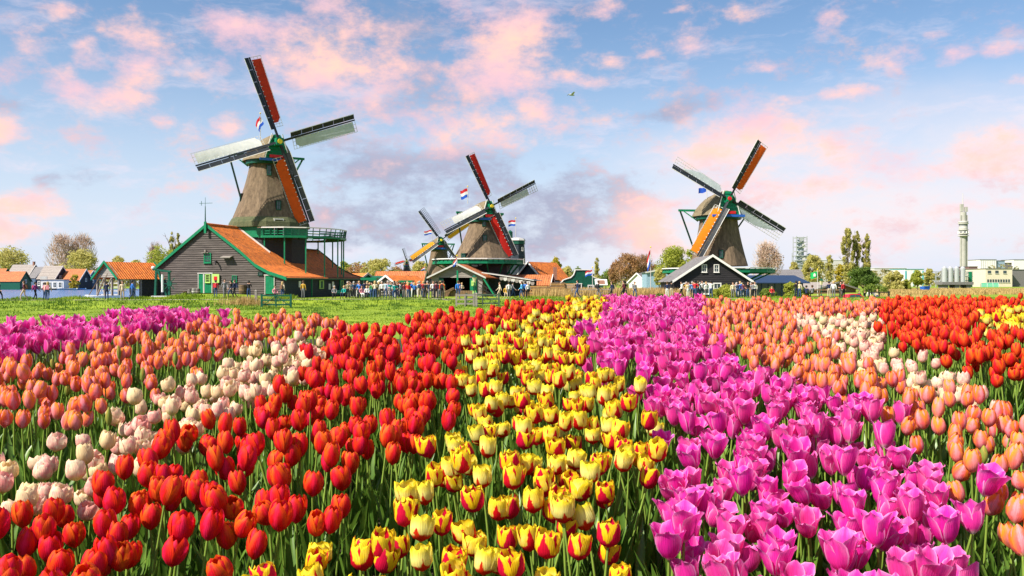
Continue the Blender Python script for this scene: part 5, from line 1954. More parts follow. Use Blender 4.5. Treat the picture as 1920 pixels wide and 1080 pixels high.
timber_stack(1012, 100, 2.2, 1.3, 1.2, 'squat stack of brown planks beside the lean-to', 1)
timber_stack(1046, 100, 1.7, 1.7, 1.2, 'tall stack of fresh orange planks before the tiled shed', 2)
timber_stack(1066, 101, 1.6, 1.6, 1.0, 'stack of dull planks next to the fresh orange one', 3)
timber_stack(1000, 97, 2.8, .55, 1.2, 'low heap of sawn timber along the path', 5)
timber_stack(1030, 96.5, 2.2, .4, .8, 'lowest pile of sawn timber in front of the tall stack', 6)


def logs(px, D, n, label, seed):
    rng = random.Random(seed)
    r0 = root('log_pile', label, 'logs', (wx(px, D), D, ground_z(wx(px, D), D)), 0)
    m = mat('log_bark', (.22, .14, .07), .9, .3, 6)
    k = 0; row = n; z = .14
    while row > 0:
        for i in range(row):
            mb = MB(); x = (i - (row - 1) / 2) * .3; mb.tube((x, -.6, z), (x + rng.uniform(-.05, .05), 1.2, z), .14, .13, 8); mb.build('log', m, r0)
        row -= 1; z += .25


logs(1076, 97.5, 5, 'triangular pile of round logs near the green workshop', 2)
logs(988, 99, 4, 'small pile of round logs at the awning corner', 3)

# white building, blue hall and sheds behind the factory-side mill
gable_house('white_hall', 'white hall with grey roof and a long low front among the trees', 1196, 180.0, 6.0, 7.5, 2.3, 4.1, math.radians(-60), M_white, M_slate, M_white, -.3, cat='building', board=False, rows=8, windows=[(-1.5, 1.4, 1, .9)])
gable_house('blue_shed', 'pale blue shed behind the tall flagpole', 1250, 170.0, 8, 6, 4.2, 4.9, math.radians(0), mat('pale_blue', (.22, .33, .42), .7), M_slate, M_greyw, -.3, cat='shed', board=False, rows=6, windows=[(2, 2.6, 1.2, .6)])
gable_house('grey_shed', 'low brown shed with a broad pale roof beside the round green tree', 1568, 150.0, 8.6, 9, 1.3, 2.45, math.radians(20), M_brown, M_palerf, M_palerf, -.6, cat='shed', board=False, rows=8, over=.5)
gable_house('farm_hall', 'wide grey barn roof behind the low brown shed', 1515, 230.0, 14, 12, 3.0, 6.0, math.radians(78), M_slate, M_slate, M_slate, -.6, cat='barn', board=False, rows=8)


def blue_hall():
    D = 125.0
    r0 = root('blue_roofed_hall', 'low glass-fronted hall with a blue roof next to the black barn', 'building', (wx(1462, D), D, -.4), math.radians(6))
    mb = MB(); mb.box(0, 3, .9, 7.6, 5, 2.6); mb.build('wall', M_dark, r0)
    mb = MB(); mb.hexa([(-4.2, -.6, 2.0), (4.4, -.6, 2.0), (3.6, 3, 3.1), (-4.2, 3, 3.1)], [(-4.2, -.6, 2.12), (4.4, -.6, 2.12), (3.6, 3, 3.22), (-4.2, 3, 3.22)]); mb.build('roof', mat('blue_roof', (.022, .042, .09), .5, .15), r0)
    for i in range(8):
        mb = MB(); mb.box(-3.6 + i * 1.02, .42, .9, .12, .12, 2.4); mb.build('mullion', M_bluegrey, r0)
        if i < 7:
            mb = MB(); mb.box(-3.1 + i * 1.02, .46, .9, .88, .04, 2.2); mb.build('pane', M_glass, r0)


blue_hall()


def lattice_tower():
    D = 900.0
    r0 = root('process_tower', 'grey factory process tower with platforms and a bent duct', 'tower', (wx(1500, D), D, 0))
    z1 = wz(443, D)
    r0.scale = (.74, .74, 1)
    mb = MB(); mb.lathe([(6.5, 0), (6.5, z1 * .55), (5.2, z1 * .62), (5.2, z1 * .93)], 12); mb.build('column', mat('steel_grey', (.33, .38, .42), .6, .25, .3), r0)
    for i in range(8):
        z = lerp(z1 * .32, z1 * .97, i / 7); s = 8.5 if i < 4 else 7.2
        mb = MB(); mb.box(0, 0, z, s * 2, s * 2, .8); mb.build('platform', M_metal, r0)
    for sx in (-1, 1):
        for sy in (-1, 1):
            mb = MB(); mb.box(sx * 7.4, sy * 7.4, z1 * .5, .9, .9, z1); mb.build('leg', M_metal, r0)
    for i in range(6):
        z0_, z1_ = lerp(z1 * .3, z1 * .95, i / 6), lerp(z1 * .3, z1 * .95, (i + 1) / 6)
        mb = MB(); mb.beam((-7.4, -7.9, z0_), (7.4, -7.9, z1_), .5, .5); mb.build('brace', M_metal, r0)
    mb = MB(); mb.tube((5, 0, z1 * .55), (14, 0, z1 * .62), 2, 2, 10); mb.tube((13.5, 0, z1 * .62), (22, 0, z1 * .4), 2, 2, 10); mb.build('duct', M_metal, r0)
    for i, (bx_, bz_, bw_, bh_) in enumerate(((-3, .40, 5, .10), (3, .52, 4.5, .09), (-2.5, .66, 4, .08), (3, .80, 4, .08), (0, .93, 5, .06), (-4, .25, 6, .14), (4.5, .22, 5, .2))):
        mb = MB(); mb.box(bx_, -6.0, z1 * bz_, bw_, 3, z1 * bh_); mb.build('plant_unit', M_greyw if i % 2 else M_metal, r0)
    mb = MB(); mb.box(16, 0, z1 * .5, 18, 6, 2); mb.build('gantry', M_slate, r0)
    mb = MB(); mb.box(-10, 4, z1 * .33, .8, .8, z1 * .66); mb.build('side_mast', M_metal, r0)


lattice_tower()


def comms_tower():
    D = 900.0
    r0 = root('telecom_tower', 'tall slim concrete telecom tower with stacked ring platforms near its top', 'tower', (wx(1806, D), D, 0))
    zt = wz(398, D)
    r0.scale = (.86, .86, 1)
    mb = MB(); mb.lathe([(4.1, 0), (3.8, zt * .55), (3.6, zt)], 20); mb.build('shaft', mat('tower_concrete', (.36, .345, .315), .85, .12, .2), r0)
    for s in (-1, .3, 1):
        mb = MB(); mb.box(s * 3.7, -1.4, zt * .48, 1.0, 2.6, zt * .96); mb.build('rib', mat('tower_concrete', (.36, .345, .315), .85, .12, .2), r0)
    for py, r, h in ((416, 5.7, 1.2), (419, 6.0, .7), (426.5, 4.9, 2.4), (431, 5.8, .7), (438, 6.0, .7), (442, 6.3, .6)):
        mb = MB(); z = wz(py, D); mb.lathe([(r * .8, z - h), (r, z - h * .6), (r, z + h * .4), (r * .8, z + h * .6)], 24); mb.build('ring_platform', M_greyw, r0)
    for py, h in ((422.5, 2.4), (434.5, 2.6)):
        mb = MB(); z = wz(py, D); mb.lathe([(4.8, z - h / 2), (4.8, z + h / 2)], 20); mb.build('antenna_drum', mat('drum_grey', (.22, .22, .24), .6), r0)
    for s in range(9):
        a = s * .7; mb = MB(); z = wz(436, D); mb.box(5.9 * math.cos(a), 5.9 * math.sin(a), z, 1.0, 1.0, 2.2, a); mb.build('dish', M_white, r0)
    mb = MB(); mb.box(2.6, -1.5, zt + 3, 3, 3, 5); mb.box(-1.8, 0, zt + 4.5, 3.4, 3.4, 8); mb.build('top_house', mat('tower_concrete', (.36, .345, .315), .85, .12, .2), r0)
    mb = MB(); mb.tube((-.5, 0, zt + 6), (-.5, 0, wz(362, D)), .5, .2, 6); mb.build('mast', M_greyw, r0)


comms_tower()


def block(name, label, px0, px1, py0, py1, D, m, depth=12, rows=(), roof=None, cat='building', z0=-.6, win_m=None):
    r0 = root(name, label, cat, (wx((px0 + px1) / 2, D), D, z0))
    w = (px1 - px0) / F * D; h = wz(py0, D) - z0
    mb = MB(); mb.box(0, depth / 2, h / 2, w, depth, h); mb.build('wall', m, r0)
    mb = MB(); mb.box(0, depth / 2, h + .12, w + .5, depth + .5, .24); mb.build('roof', roof or M_slate, r0)
    for py, wh, xs in rows:
        z = wz(py, D) - z0
        for f0, f1 in xs:
            mb = MB(); mb.box((f0 + f1 - 1) / 2 * w, -.06, z, (f1 - f0) * w, .14, wh); f = mb.build('window', win_m or M_glass, r0)
            mb = MB(); mb.box((f0 + f1 - 1) / 2 * w, -.1, z - wh * .58, (f1 - f0) * w + .3, .3, .18); mb.build('sill', M_greyw, f)
    return r0


M_cream = mat('cream_render', (.62, .55, .42), .8, .06, 1)
ws_ = lambda n, a=.06, b=.94, f=.62: [(lerp(a, b, i / n), lerp(a, b, (i + f) / n)) for i in range(n)]
block('factory_office', 'cream factory office block with a narrow strip of windows', 1848, 1898, 504, 546, 420, M_cream, 20, [(510, 1.3, [(.08, .2), (.36, .48), (.66, .78)]), (526.5, 1.4, ws_(9))])
block('factory_wing', 'dark flat-roofed factory wing at the frame edge', 1899, 1960, 506, 546, 424, M_slate, 20)
block('white_silo_block', 'white ribbed tank block behind the cream office', 1838, 1868, 487, 520, 520, M_white, 14, [(495, 4.5, ws_(7, .04, .98, .2))], win_m=M_greyw)
block('grey_silo_block', 'blue-grey block joined to the white ribbed tank block', 1869, 1884, 489, 520, 521, mat('bluegrey_panel', (.25, .33, .42), .7), 14)
block('dark_silo_block', 'narrow brick-dark block on the roofline near the telecom tower', 1817, 1833, 500, 545, 470, M_wallbrick, 12)
block('grey_stair_block', 'small grey concrete block beside the cream office', 1833, 1846, 512, 545, 430, M_conc, 8)
block('white_top_block', 'white plant house at the frame edge above the dark wing', 1901, 1935, 487, 510, 540, M_white, 14)
block('roof_plant', 'dark roof plant between the white and grey tank blocks', 1884, 1897, 493, 515, 530, M_slate, 8)
block('teal_hall', 'white factory hall with teal stripes beside the conveyor', 1697, 1732, 505, 545, 450, M_white, 18, [(524, 9, [(.0, .08), (.45, .56), (.92, 1.0)])], roof=mat('teal_trim', (.05, .35, .38), .5), win_m=mat('teal_trim', (.05, .35, .38), .5))
block('long_white_hall', 'long low white hall with a pale roof behind the trees', 1640, 1700, 503, 540, 560, M_greyw, 20, roof=M_white)
block('flat_grey_hall', 'pale flat hall between the poplars and the process tower', 1540, 1590, 488, 540, 650, M_greyw, 20, roof=M_white)
block('green_shed', 'low dark teal container shed below the silos', 1742, 1850, 544, 552, 330, mat('teal_dark', (.01, .12, .14), .6), 6)


def silos():
    D = 400.0
    for i, px in enumerate((1771, 1782, 1793.5, 1805)):
        r0 = root('steel_silo', ['first', 'second', 'third', 'fourth'][i] + ' steel silo counted from the teal-striped hall', 'silo', (wx(px, D), D, -.6), 0, 'row of steel silos')
        mb = MB(); mb.lathe([(1.2, 2.0), (1.2, 9.4), (.5, 10.2)], 14); mb.build('drum', M_metal, r0)
        mb = MB(); mb.lathe([(.3, .4), (1.2, 2.0)], 14); mb.build('cone', M_metal, r0)
        for a in range(4):
            mb = MB(); mb.box(1.05 * math.cos(a * 1.57 + .78), 1.05 * math.sin(a * 1.57 + .78), 1.0, .15, .15, 2.0); mb.build('leg', M_metal, r0)
    r0 = root('conveyor_frame', 'steel conveyor gantry standing over the silos', 'gantry', (wx(1790, D), D + 3, -.6))
    W = 78 / F * D
    zt = wz(507, D)
    for i in range(9):
        x = lerp(-W / 2, W / 2, i / 8)
        mb = MB(); mb.box(x, 0, zt / 2, .35, .35, zt); mb.build('column', M_metal, r0)
    for z in (zt, zt - 2.2, zt - 4.2):
        mb = MB(); mb.box(0, 0, z, W + 1, .5, .35); mb.build('girder', M_metal, r0)
    for i in range(16):
        a, b = lerp(-W / 2, W / 2, i / 16), lerp(-W / 2, W / 2, (i + 1) / 16)
        mb = MB(); mb.beam((a, -.1, zt - 2.2 if i % 2 else zt), (b, -.1, zt if i % 2 else zt - 2.2), .22, .22); mb.build('brace', M_greyw, r0)
    mb = MB(); mb.box(W / 2 - 1, 0, zt / 2, 1.2, 1.2, zt); mb.build('corner_post', M_green, r0)


silos()


def bridge_block(px, D, label):
    r0 = root('loading_dock', label, 'dock', (wx(px, D), D, -.6))
    mb = MB(); mb.box(0, 2, 2.3, 11, 5, 1.0); mb.build('deck', M_slate, r0)
    for x in (-4, 0, 4):
        mb = MB(); mb.box(x, 2, .9, 1.6, 4, 2.0); mb.build('pier', M_slate, r0)


bridge_block(1795, 300, 'dark loading dock on piers in front of the silos')


def container():
    D = 170.0
    r0 = root('blue_container', 'small bright blue skip standing in the straw field', 'container', (wx(1738, D), D, -.1), .2)
    mb = MB(); mb.hexa([(-.55, 0, 0), (.55, 0, 0), (.55, 1.2, 0), (-.55, 1.2, 0)], [(-.65, -.1, 1.1), (.65, -.1, 1.1), (.65, 1.3, 1.1), (-.65, 1.3, 1.1)]); mb.build('tub', M_blue, r0)
    for x in (-.35, 0, .35):
        mb = MB(); mb.beam((x, -.03, .05), (x * 1.15, -.13, 1.05), .06, .05); mb.build('rib', M_blue, r0)
    mb = MB(); mb.box(0, -.12, 1.12, 1.36, .08, .1); mb.build('rim', M_blue, r0)


container()


def half_tunnel():
    D = 390.0
    r0 = root('green_tunnel_shed', 'green half-round tunnel shed beside the cream office', 'shed', (wx(1872, D), D, -.6), math.radians(65))
    mb = MB(); rings = []
    for y in (0, 7):
        rings.append([(2.6 * math.cos(a), y, 2.6 * math.sin(a)) for a in [math.pi * i / 10 for i in range(11)]])
    loft(mb, rings); mb.build('shell', mat('tunnel_green', (.08, .28, .16), .6), r0)
    mb = MB(); mb.box(0, -.05, .9, 1.8, .1, 1.8); mb.build('door', M_slate, r0)
    for y in (0.0, 2.3, 4.6, 7.0):
        mb = MB(); pts = [(2.68 * math.cos(math.pi * i / 10), y, 2.68 * math.sin(math.pi * i / 10)) for i in range(11)]
        for i in range(10): mb.beam(pts[i], pts[i + 1], .12, .12)
        mb.build('hoop', M_greyw, r0)


half_tunnel()

# ---------------------------------------------------------------- small things on the bank


def hoist():
    D = 92.0
    r0 = root('green_hoist', 'green timber hoist frame with a cogwheel standing against the barn corner', 'hoist', (wx(305, D), D, .25), math.radians(-12))
    for p, q in (((-.9, 0, -.2), (-.75, 0, 2.85)), ((.55, 0, -.2), (-.55, 0, 2.75)), ((.75, .1, .1), (.7, .1, 2.65))):
        mb = MB(); mb.beam(p, q, .22, .2, up=(0, 1, 0)); mb.build('leg', M_dgreen, r0)
    mb = MB(); mb.beam((-1.2, 0, 2.85), (1.0, 0, 2.6), .2, .2); mb.build('top_beam', M_dgreen, r0)
    mb = MB(); mb.tube((.12, -.2, .4), (.12, -.2, 2.3), .13, .13, 10); mb.build('spindle', M_white, r0)
    mb = MB(); mb.tube((.95, -.25, 1.3), (.95, -.12, 1.3), .3, .3, 14); cw = mb.build('cogwheel', M_dgreen, r0)
    for i in range(8):
        a = i * math.pi / 4; mb = MB(); mb.beam((.95, -.18, 1.3), (.95 + .85 * math.cos(a), -.18, 1.3 + .85 * math.sin(a)), .06, .06, up=(0, 1, 0)); mb.build('spoke', M_dgreen, cw)
    mb = MB(); mb.box(0, 0, -.1, 2.4, .6, .2); mb.build('sill_beam', M_greyw, r0)
    mb = MB(); mb.lathe([(.16, 2.9), (.2, 3.0), (.2, 3.1), (.1, 3.2)], 10, (-1.15, 0, 0)); mb.build('lamp', M_white, r0)


hoist()


def barrel(px, D, r, h, m, label):
    x = wx(px, D)
    r0 = root('barrel', label, 'barrel', (x, D, ground_z(x, D) - .02), 0, 'barrels along the barn wall')
    mb = MB(); mb.lathe([(r * .85, 0), (r, h * .35), (r, h * .65), (r * .85, h)], 12); mb.build('staves', m, r0)
    for t in (.12, .3, .7, .88):
        rr = r * (1.02 if .2 < t < .8 else .93)
        mb = MB(); mb.lathe([(rr, h * t - .03), (rr, h * t + .03)], 12, caps=False); mb.build('hoop', M_tar, r0)


for i, (px_, mm, lb) in enumerate([(347, M_brown, 'reddish brown barrel nearest the green cogwheel'), (356, M_greyboard, 'pale barrel between the brown barrel and the green doors'), (364, M_stone, 'whitest barrel in the row by the green doors'), (371, M_greyboard, 'last pale barrel of the row at the green door jamb'), (455, M_brown, 'large brown cask by the barn wall between the doors')]):
    barrel(px_, 93.6 if px_ < 400 else 94.0, .27 if px_ < 400 else .42, .62 if px_ < 400 else 1.05, mm, lb)


def planter(px, D, label):
    x = wx(px, D)
    r0 = root('wooden_trough', label, 'trough', (x, D, ground_z(x, D)))
    mb = MB(); mb.box(0, 0, .22, .8, .5, .44); mb.build('tub', M_brown, r0)
    mb = MB(); mb.box(0, 0, .46, .9, .6, .06); mb.build('rim', M_greyboard, r0)


planter(325, 93.3, 'red-brown wooden trough below the cogwheel')


def millstone(px, D, label):
    x = wx(px, D)
    r0 = root('millstone', label, 'millstone', (x, D, ground_z(x, D)), .4)
    mb = MB(); mb.tube((0, -.1, .55), (0, .12, .55), .55, .55, 20); mb.build('stone', M_stone, r0)
    mb = MB(); mb.tube((0, -.12, .55), (0, .14, .55), .1, .1, 10); mb.build('eye', M_dark, r0)


millstone(290, 91.0, 'round pale millstone leaning by the green hoist')


def gate(px, D, w, label, n=3, h=1.05, rz=0.0, m=None, name='wooden_gate', diag=True):
    x = wx(px, D); m = m or M_dgreen
    r0 = root(name, label, 'gate' if diag else 'fence', (x, D, ground_z(x, D)), rz)
    for s in (-1, 1):
        mb = MB(); mb.box(s * w / 2, 0, h / 2, .16, .16, h + .3); mb.build('post', m, r0)
    for i in range(n):
        mb = MB(); mb.box(0, -.05, .25 + i * (h - .25) / (n - 1), w, .05, .14); mb.build('rail', m, r0)
    if diag:
        for s in (-1, 1):
            mb = MB(); mb.beam((s * w * .45, -.1, .2), (0, -.1, h - .05), .05, .12, up=(0, 1, 0)); mb.build('brace', m, r0)
    mb = MB(); mb.box(0, -.1, h / 2, .12, .05, h); mb.build('middle_post', m, r0)


gate(518, 76, 2.6, 'dark green wooden field gate below the long barn')
gate(905, 79, 3.0, 'grey-green field gate below the middle windmill', m=mat('greygreen', (.06, .09, .06), .8))
gate(872, 78.5, 1.6, 'short weathered fence section beside the earthen steps', m=M_greyboard, diag=False, name='wooden_fence')
gate(1648, 112, 2.6, 'dark post and rail fence next to the red car', m=M_tar, diag=False, name='wooden_fence', h=1.6)
gate(1536, 100, 5.0, 'pale rail fence beyond the lamp post', m=M_brown, diag=False, name='wooden_fence', h=1.0)
gate(1110, 95, 4.5, 'low grey rail fence along the reed bed', m=M_greyboard, diag=False, name='wooden_fence', h=.9)
for i, (px_, lb) in enumerate([(893, 'lone weathered post beside the grey-green gate'), (480, 'pale wooden post at the tuft of dry grass')]):
    D = 77.5; x = wx(px_, D)
    r0 = root('fence_post', lb, 'post', (x, D, ground_z(x, D)))
    mb = MB(); mb.box(0, 0, .55, .2, .2, 1.3); mb.build('post', M_greyboard, r0)
    mb = MB(); mb.hexa([(-.12, -.12, 1.2), (.12, -.12, 1.2), (.12, .12, 1.2), (-.12, .12, 1.2)], [(-.02, -.02, 1.32), (.02, -.02, 1.32), (.02, .02, 1.32), (-.02, .02, 1.32)]); mb.build('post_cap', M_greyboard, r0)


def steps():
    D = 84.0; x = wx(836, D)
    r0 = root('earth_steps', 'timber edged steps cut into the grass bank', 'steps', (x, D, 0), .5)
    for i in range(6):
        mb = MB(); mb.box(i * .45, -i * .9, -.04 - i * .115, 1.7, .95, .12); st = mb.build('tread', M_path, r0)
        mb = MB(); mb.box(i * .45, -i * .9 - .52, -.03 - i * .115, 1.8, .1, .16); mb.build('riser_board', M_greyboard, st)
    mb = MB(); mb.beam((-1.0, .2, .05), (1.4, -4.7, -.62), .12, .2); mb.build('side_board', M_greyboard, r0)


steps()


def street_lamp(px, D, top_py, label):
    x = wx(px, D); zb = ground_z(x, D); h = wz(top_py, D) - zb
    r0 = root('street_lamp', label, 'street lamp', (x, D, zb))
    mb = MB(); mb.lathe([(.12, 0), (.12, .5), (.06, .6), (.045, h - .75)], 8); mb.build('post', M_dgreen, r0)
    mb = MB(); mb.lathe([(.13, h - .72), (.25, h - .2)], 6); mb.build('lantern_glass', mat('lamp_glass', (.55, .5, .3), .2), r0)
    mb = MB(); mb.lathe([(.3, h - .2), (.1, h - .02), (.03, h + .06)], 6); mb.build('lantern_roof', M_dgreen, r0)
    mb = MB(); mb.beam((-.3, 0, h - .85), (.3, 0, h - .85), .05, .05); mb.build('ladder_bar', M_dgreen, r0)


street_lamp(889.5, 93, 516, 'lamp post with glass lantern before the steps of the open barn')
street_lamp(1540, 104, 523, 'lamp post near the green flag and the low brown shed')


def kiosk(px, D, w, h, label, rz=0):
    x = wx(px, D); r0 = root('green_kiosk', label, 'kiosk', (x, D, 0), rz)
    mb = MB(); mb.box(0, .6, h * .4, w, 1.2, h * .8); mb.build('booth', M_dgreen, r0)
    mb = MB(); mb.box(0, .5, h * .9, w + .35, 1.7, .28); mb.build('roof', M_green, r0)
    mb = MB(); mb.box(0, -.03, h * .58, w * .75, .06, h * .28); mb.build('hatch', M_dark, r0)
    mb = MB(); mb.box(0, -.2, h * .42, w * .85, .4, .06); mb.build('counter', M_brown, r0)


kiosk(692, 100, 1.5, 2.35, 'green kiosk between the long barn and the grey cottage')
kiosk(761, 99, 1.3, 2.0, 'lower green kiosk behind the crowd near the lamp post'.replace('near the lamp post', 'beside the plank fence'))


def bench(px, D, label, rz=0):
    x = wx(px, D); r0 = root('park_bench', label, 'bench', (x, D, ground_z(x, D)), rz)
    for s in (-.7, .7):
        mb = MB(); mb.box(s, .15, .22, .08, .45, .44); mb.build('leg', M_tar, r0)
    for i in range(3):
        mb = MB(); mb.box(0, .02 + i * .15, .45, 1.7, .12, .04); mb.build('seat_slat', M_dgreen, r0)
    for i in range(2):
        mb = MB(); mb.box(0, .42, .62 + i * .16, 1.7, .04, .12); mb.build('back_slat', M_dgreen, r0)


bench(636, 92, 'green bench under the eave of the long barn')
bench(683, 92.5, 'green bench at the end of the long barn by the kiosk')


def sign_board(px, D, label, w=1.4, h=.9, z=1.1, m=None):
    x = wx(px, D); r0 = root('sign_board', label, 'sign', (x, D, ground_z(x, D)), .1)
    for s in (-1, 1):
        mb = MB(); mb.box(s * w * .4, 0, z * .6, .08, .08, z * 1.2); mb.build('leg', M_greyboard, r0)
    mb = MB(); mb.hexa([(-w / 2, -.25, z), (w / 2, -.25, z), (w / 2, .2, z + h * .6), (-w / 2, .2, z + h * .6)], [(-w / 2, -.28, z + .06), (w / 2, -.28, z + .06), (w / 2, .17, z + h * .6 + .06), (-w / 2, .17, z + h * .6 + .06)])
    b = mb.build('board', M_white, r0)
    mb = MB(); mb.hexa([(-w * .3, -.22, z + .13), (w * .3, -.22, z + .13), (w * .3, .08, z + h * .45 + .09), (-w * .3, .08, z + h * .45 + .09)], [(-w * .3, -.235, z + .15), (w * .3, -.235, z + .15), (w * .3, .065, z + h * .45 + .11), (-w * .3, .065, z + h * .45 + .11)])
    mb.build('printed_panel', M_brick, b)


sign_board(1127, 97, 'slanted white information board with a brown panel at the reed bed', z=1.35, h=1.1)


def green_flag():
    D = 102
    r = flag(1533, 509, D, 12, 556, 'bright green flag with a white emblem near the lamp post', w_px=13, droop=.15, dirn=-1, solid=mat('flag_green', (.02, .5, .12), .8, trans=.3), seed=3)
    H = wz(509, D) - wz(556, D)
    mb = MB(); pts = [(-.40, -.14), (-.26, -.30), (-.26, -.58), (-.54, -.58), (-.54, -.30)]
    mb.prism([(x, H + z - .03) for x, z in pts], lambda u, v: (u, -.09, v), lambda u, v: (u, -.105, v))
    mb.build('emblem', M_white, r)


green_flag()


def car():
    D = 117.0; x = wx(1606, D)
    r0 = root('red_car', 'small red hatchback parked behind the tulips on the factory side', 'car', (x, D, ground_z(x, D)), math.radians(4))
    mr = mat('car_red', (.55, .012, .02), .25, .04, 1, spec=.6)
    prof = [(-1.75, .35), (-1.8, .75), (-1.7, 1.0), (-1.45, 1.42), (-.9, 1.52), (.1, 1.5), (.75, 1.02), (1.55, .86), (1.78, .7), (1.78, .35)]
    mb = MB()
    n = len(prof); secs = []
    for y, k in ((-.8, .96), (-.72, 1.0), (.72, 1.0), (.8, .96)):
        ring = []
        for px_, pz in prof:
            t = max(0, (pz - .95) / .6)
            ring.append((px_ * (k if pz > .5 else 1), y * (1 - .16 * t), pz))
        secs.append(ring)
    loft(mb, secs); body = mb.build('body', mr, r0)
    for sx in (-1.12, 1.12):
        for sy in (-.74, .74):
            mb = MB(); mb.tube((sx, sy - .1, .31), (sx, sy + .1, .31), .31, .31, 16); w = mb.build('wheel', M_tar, r0)
            mb = MB(); mb.tube((sx, sy - .115, .31), (sx, sy + .115, .31), .18, .18, 12); mb.build('rim', M_metal, w)
    for pts in ([(-1.38, 1.02), (-1.22, 1.36), (-.55, 1.42), (-.55, 1.02)], [(-.48, 1.02), (-.48, 1.42), (.05, 1.40), (.55, 1.02)]):
        for s in (-1, 1):
            mb = MB(); mb.prism(pts, lambda u, v: (u, s * (.74 if v < 1.1 else .69) * 1.06, v), lambda u, v: (u, s * (.74 if v < 1.1 else .69) * 1.085, v)); mb.build('side_window', M_glass, r0)
    mb = MB(); mb.quad((.16, -.6, 1.47), (.16, .6, 1.47), (.74, .66, 1.05), (.74, -.66, 1.05)); o = mb.build('windscreen', M_glass, r0); o.location = (.03, 0, .02)
    for s in (-1, 1):
        mb = MB(); mb.box(1.7, s * .55, .74, .16, .3, .14); mb.build('headlight', M_white, r0)
        mb = MB(); mb.box(-1.76, s * .62, .88, .1, .18, .3); mb.build('tail_light', M_red, r0)
    mb = MB(); mb.box(1.8, 0, .45, .1, 1.5, .2); mb.box(-1.81, 0, .45, .1, 1.5, .2); mb.build('bumper', M_tar, r0)


car()


def bird():
    D = 60; r0 = root('flying_bird', 'small grey gull gliding high in the sky', 'bird', (wx(1072, D), D, wz(178, D)), .4)
    mb = MB()
    rings = []
    for t, r in ((-.25, .01), (-.18, .05), (0, .07), (.15, .05), (.22, .015)):
        rings.append([(t, r * math.cos(a), r * math.sin(a)) for a in [i * math.pi / 4 for i in range(8)]])
    loft(mb, rings)
    for s in (-1, 1):
        pts = [(.10, s * .05, .03), (-.08, s * .05, .03), (-.02, s * .35, .16), (.10, s * .33, .17), (-.08, s * .62, .08), (-.04, s * .60, .09)]
        mb.add([(x, y, z) for x, y, z in pts] + [(x, y, z - .012) for x, y, z in pts], ((0, 1, 2, 3), (3, 2, 4, 5), (9, 8, 7, 6), (11, 10, 8, 9)))
    mb.build('body', mat('gull_grey', (.35, .36, .38), .8), r0)


bird()

# ---------------------------------------------------------------- trees
M_bark = mat('bark', (.11, .085, .06), .95, .3, 4, bump=.5)
M_twig = mat('reddish_twigs', (.34, .21, .15), .95, .25, 1)
M_twigpale = mat('pale_twigs', (.48, .36, .29), .95, .25, 1)


def leafmat(name, a, b):
    return mat(name, a, .75, scale=.5, col2=b, trans=.5, detail=3)


LEAF = {
    'lime': leafmat('lime_leaves', (.28, .33, .04), (.50, .50, .08)),
    'green': leafmat('green_leaves', (.11, .18, .025), (.25, .32, .05)),
    'dark': leafmat('dark_leaves', (.075, .14, .025), (.17, .25, .04)),
    'olive': leafmat('olive_leaves', (.42, .39, .10), (.62, .55, .19)),
    'brown': leafmat('brown_buds', (.32, .17, .07), (.46, .27, .12)),
    'pink': leafmat('pink_buds', (.42, .28, .20), (.56, .40, .30)),
    'gold': leafmat('gold_leaves', (.40, .32, .03), (.58, .47, .06)),
}


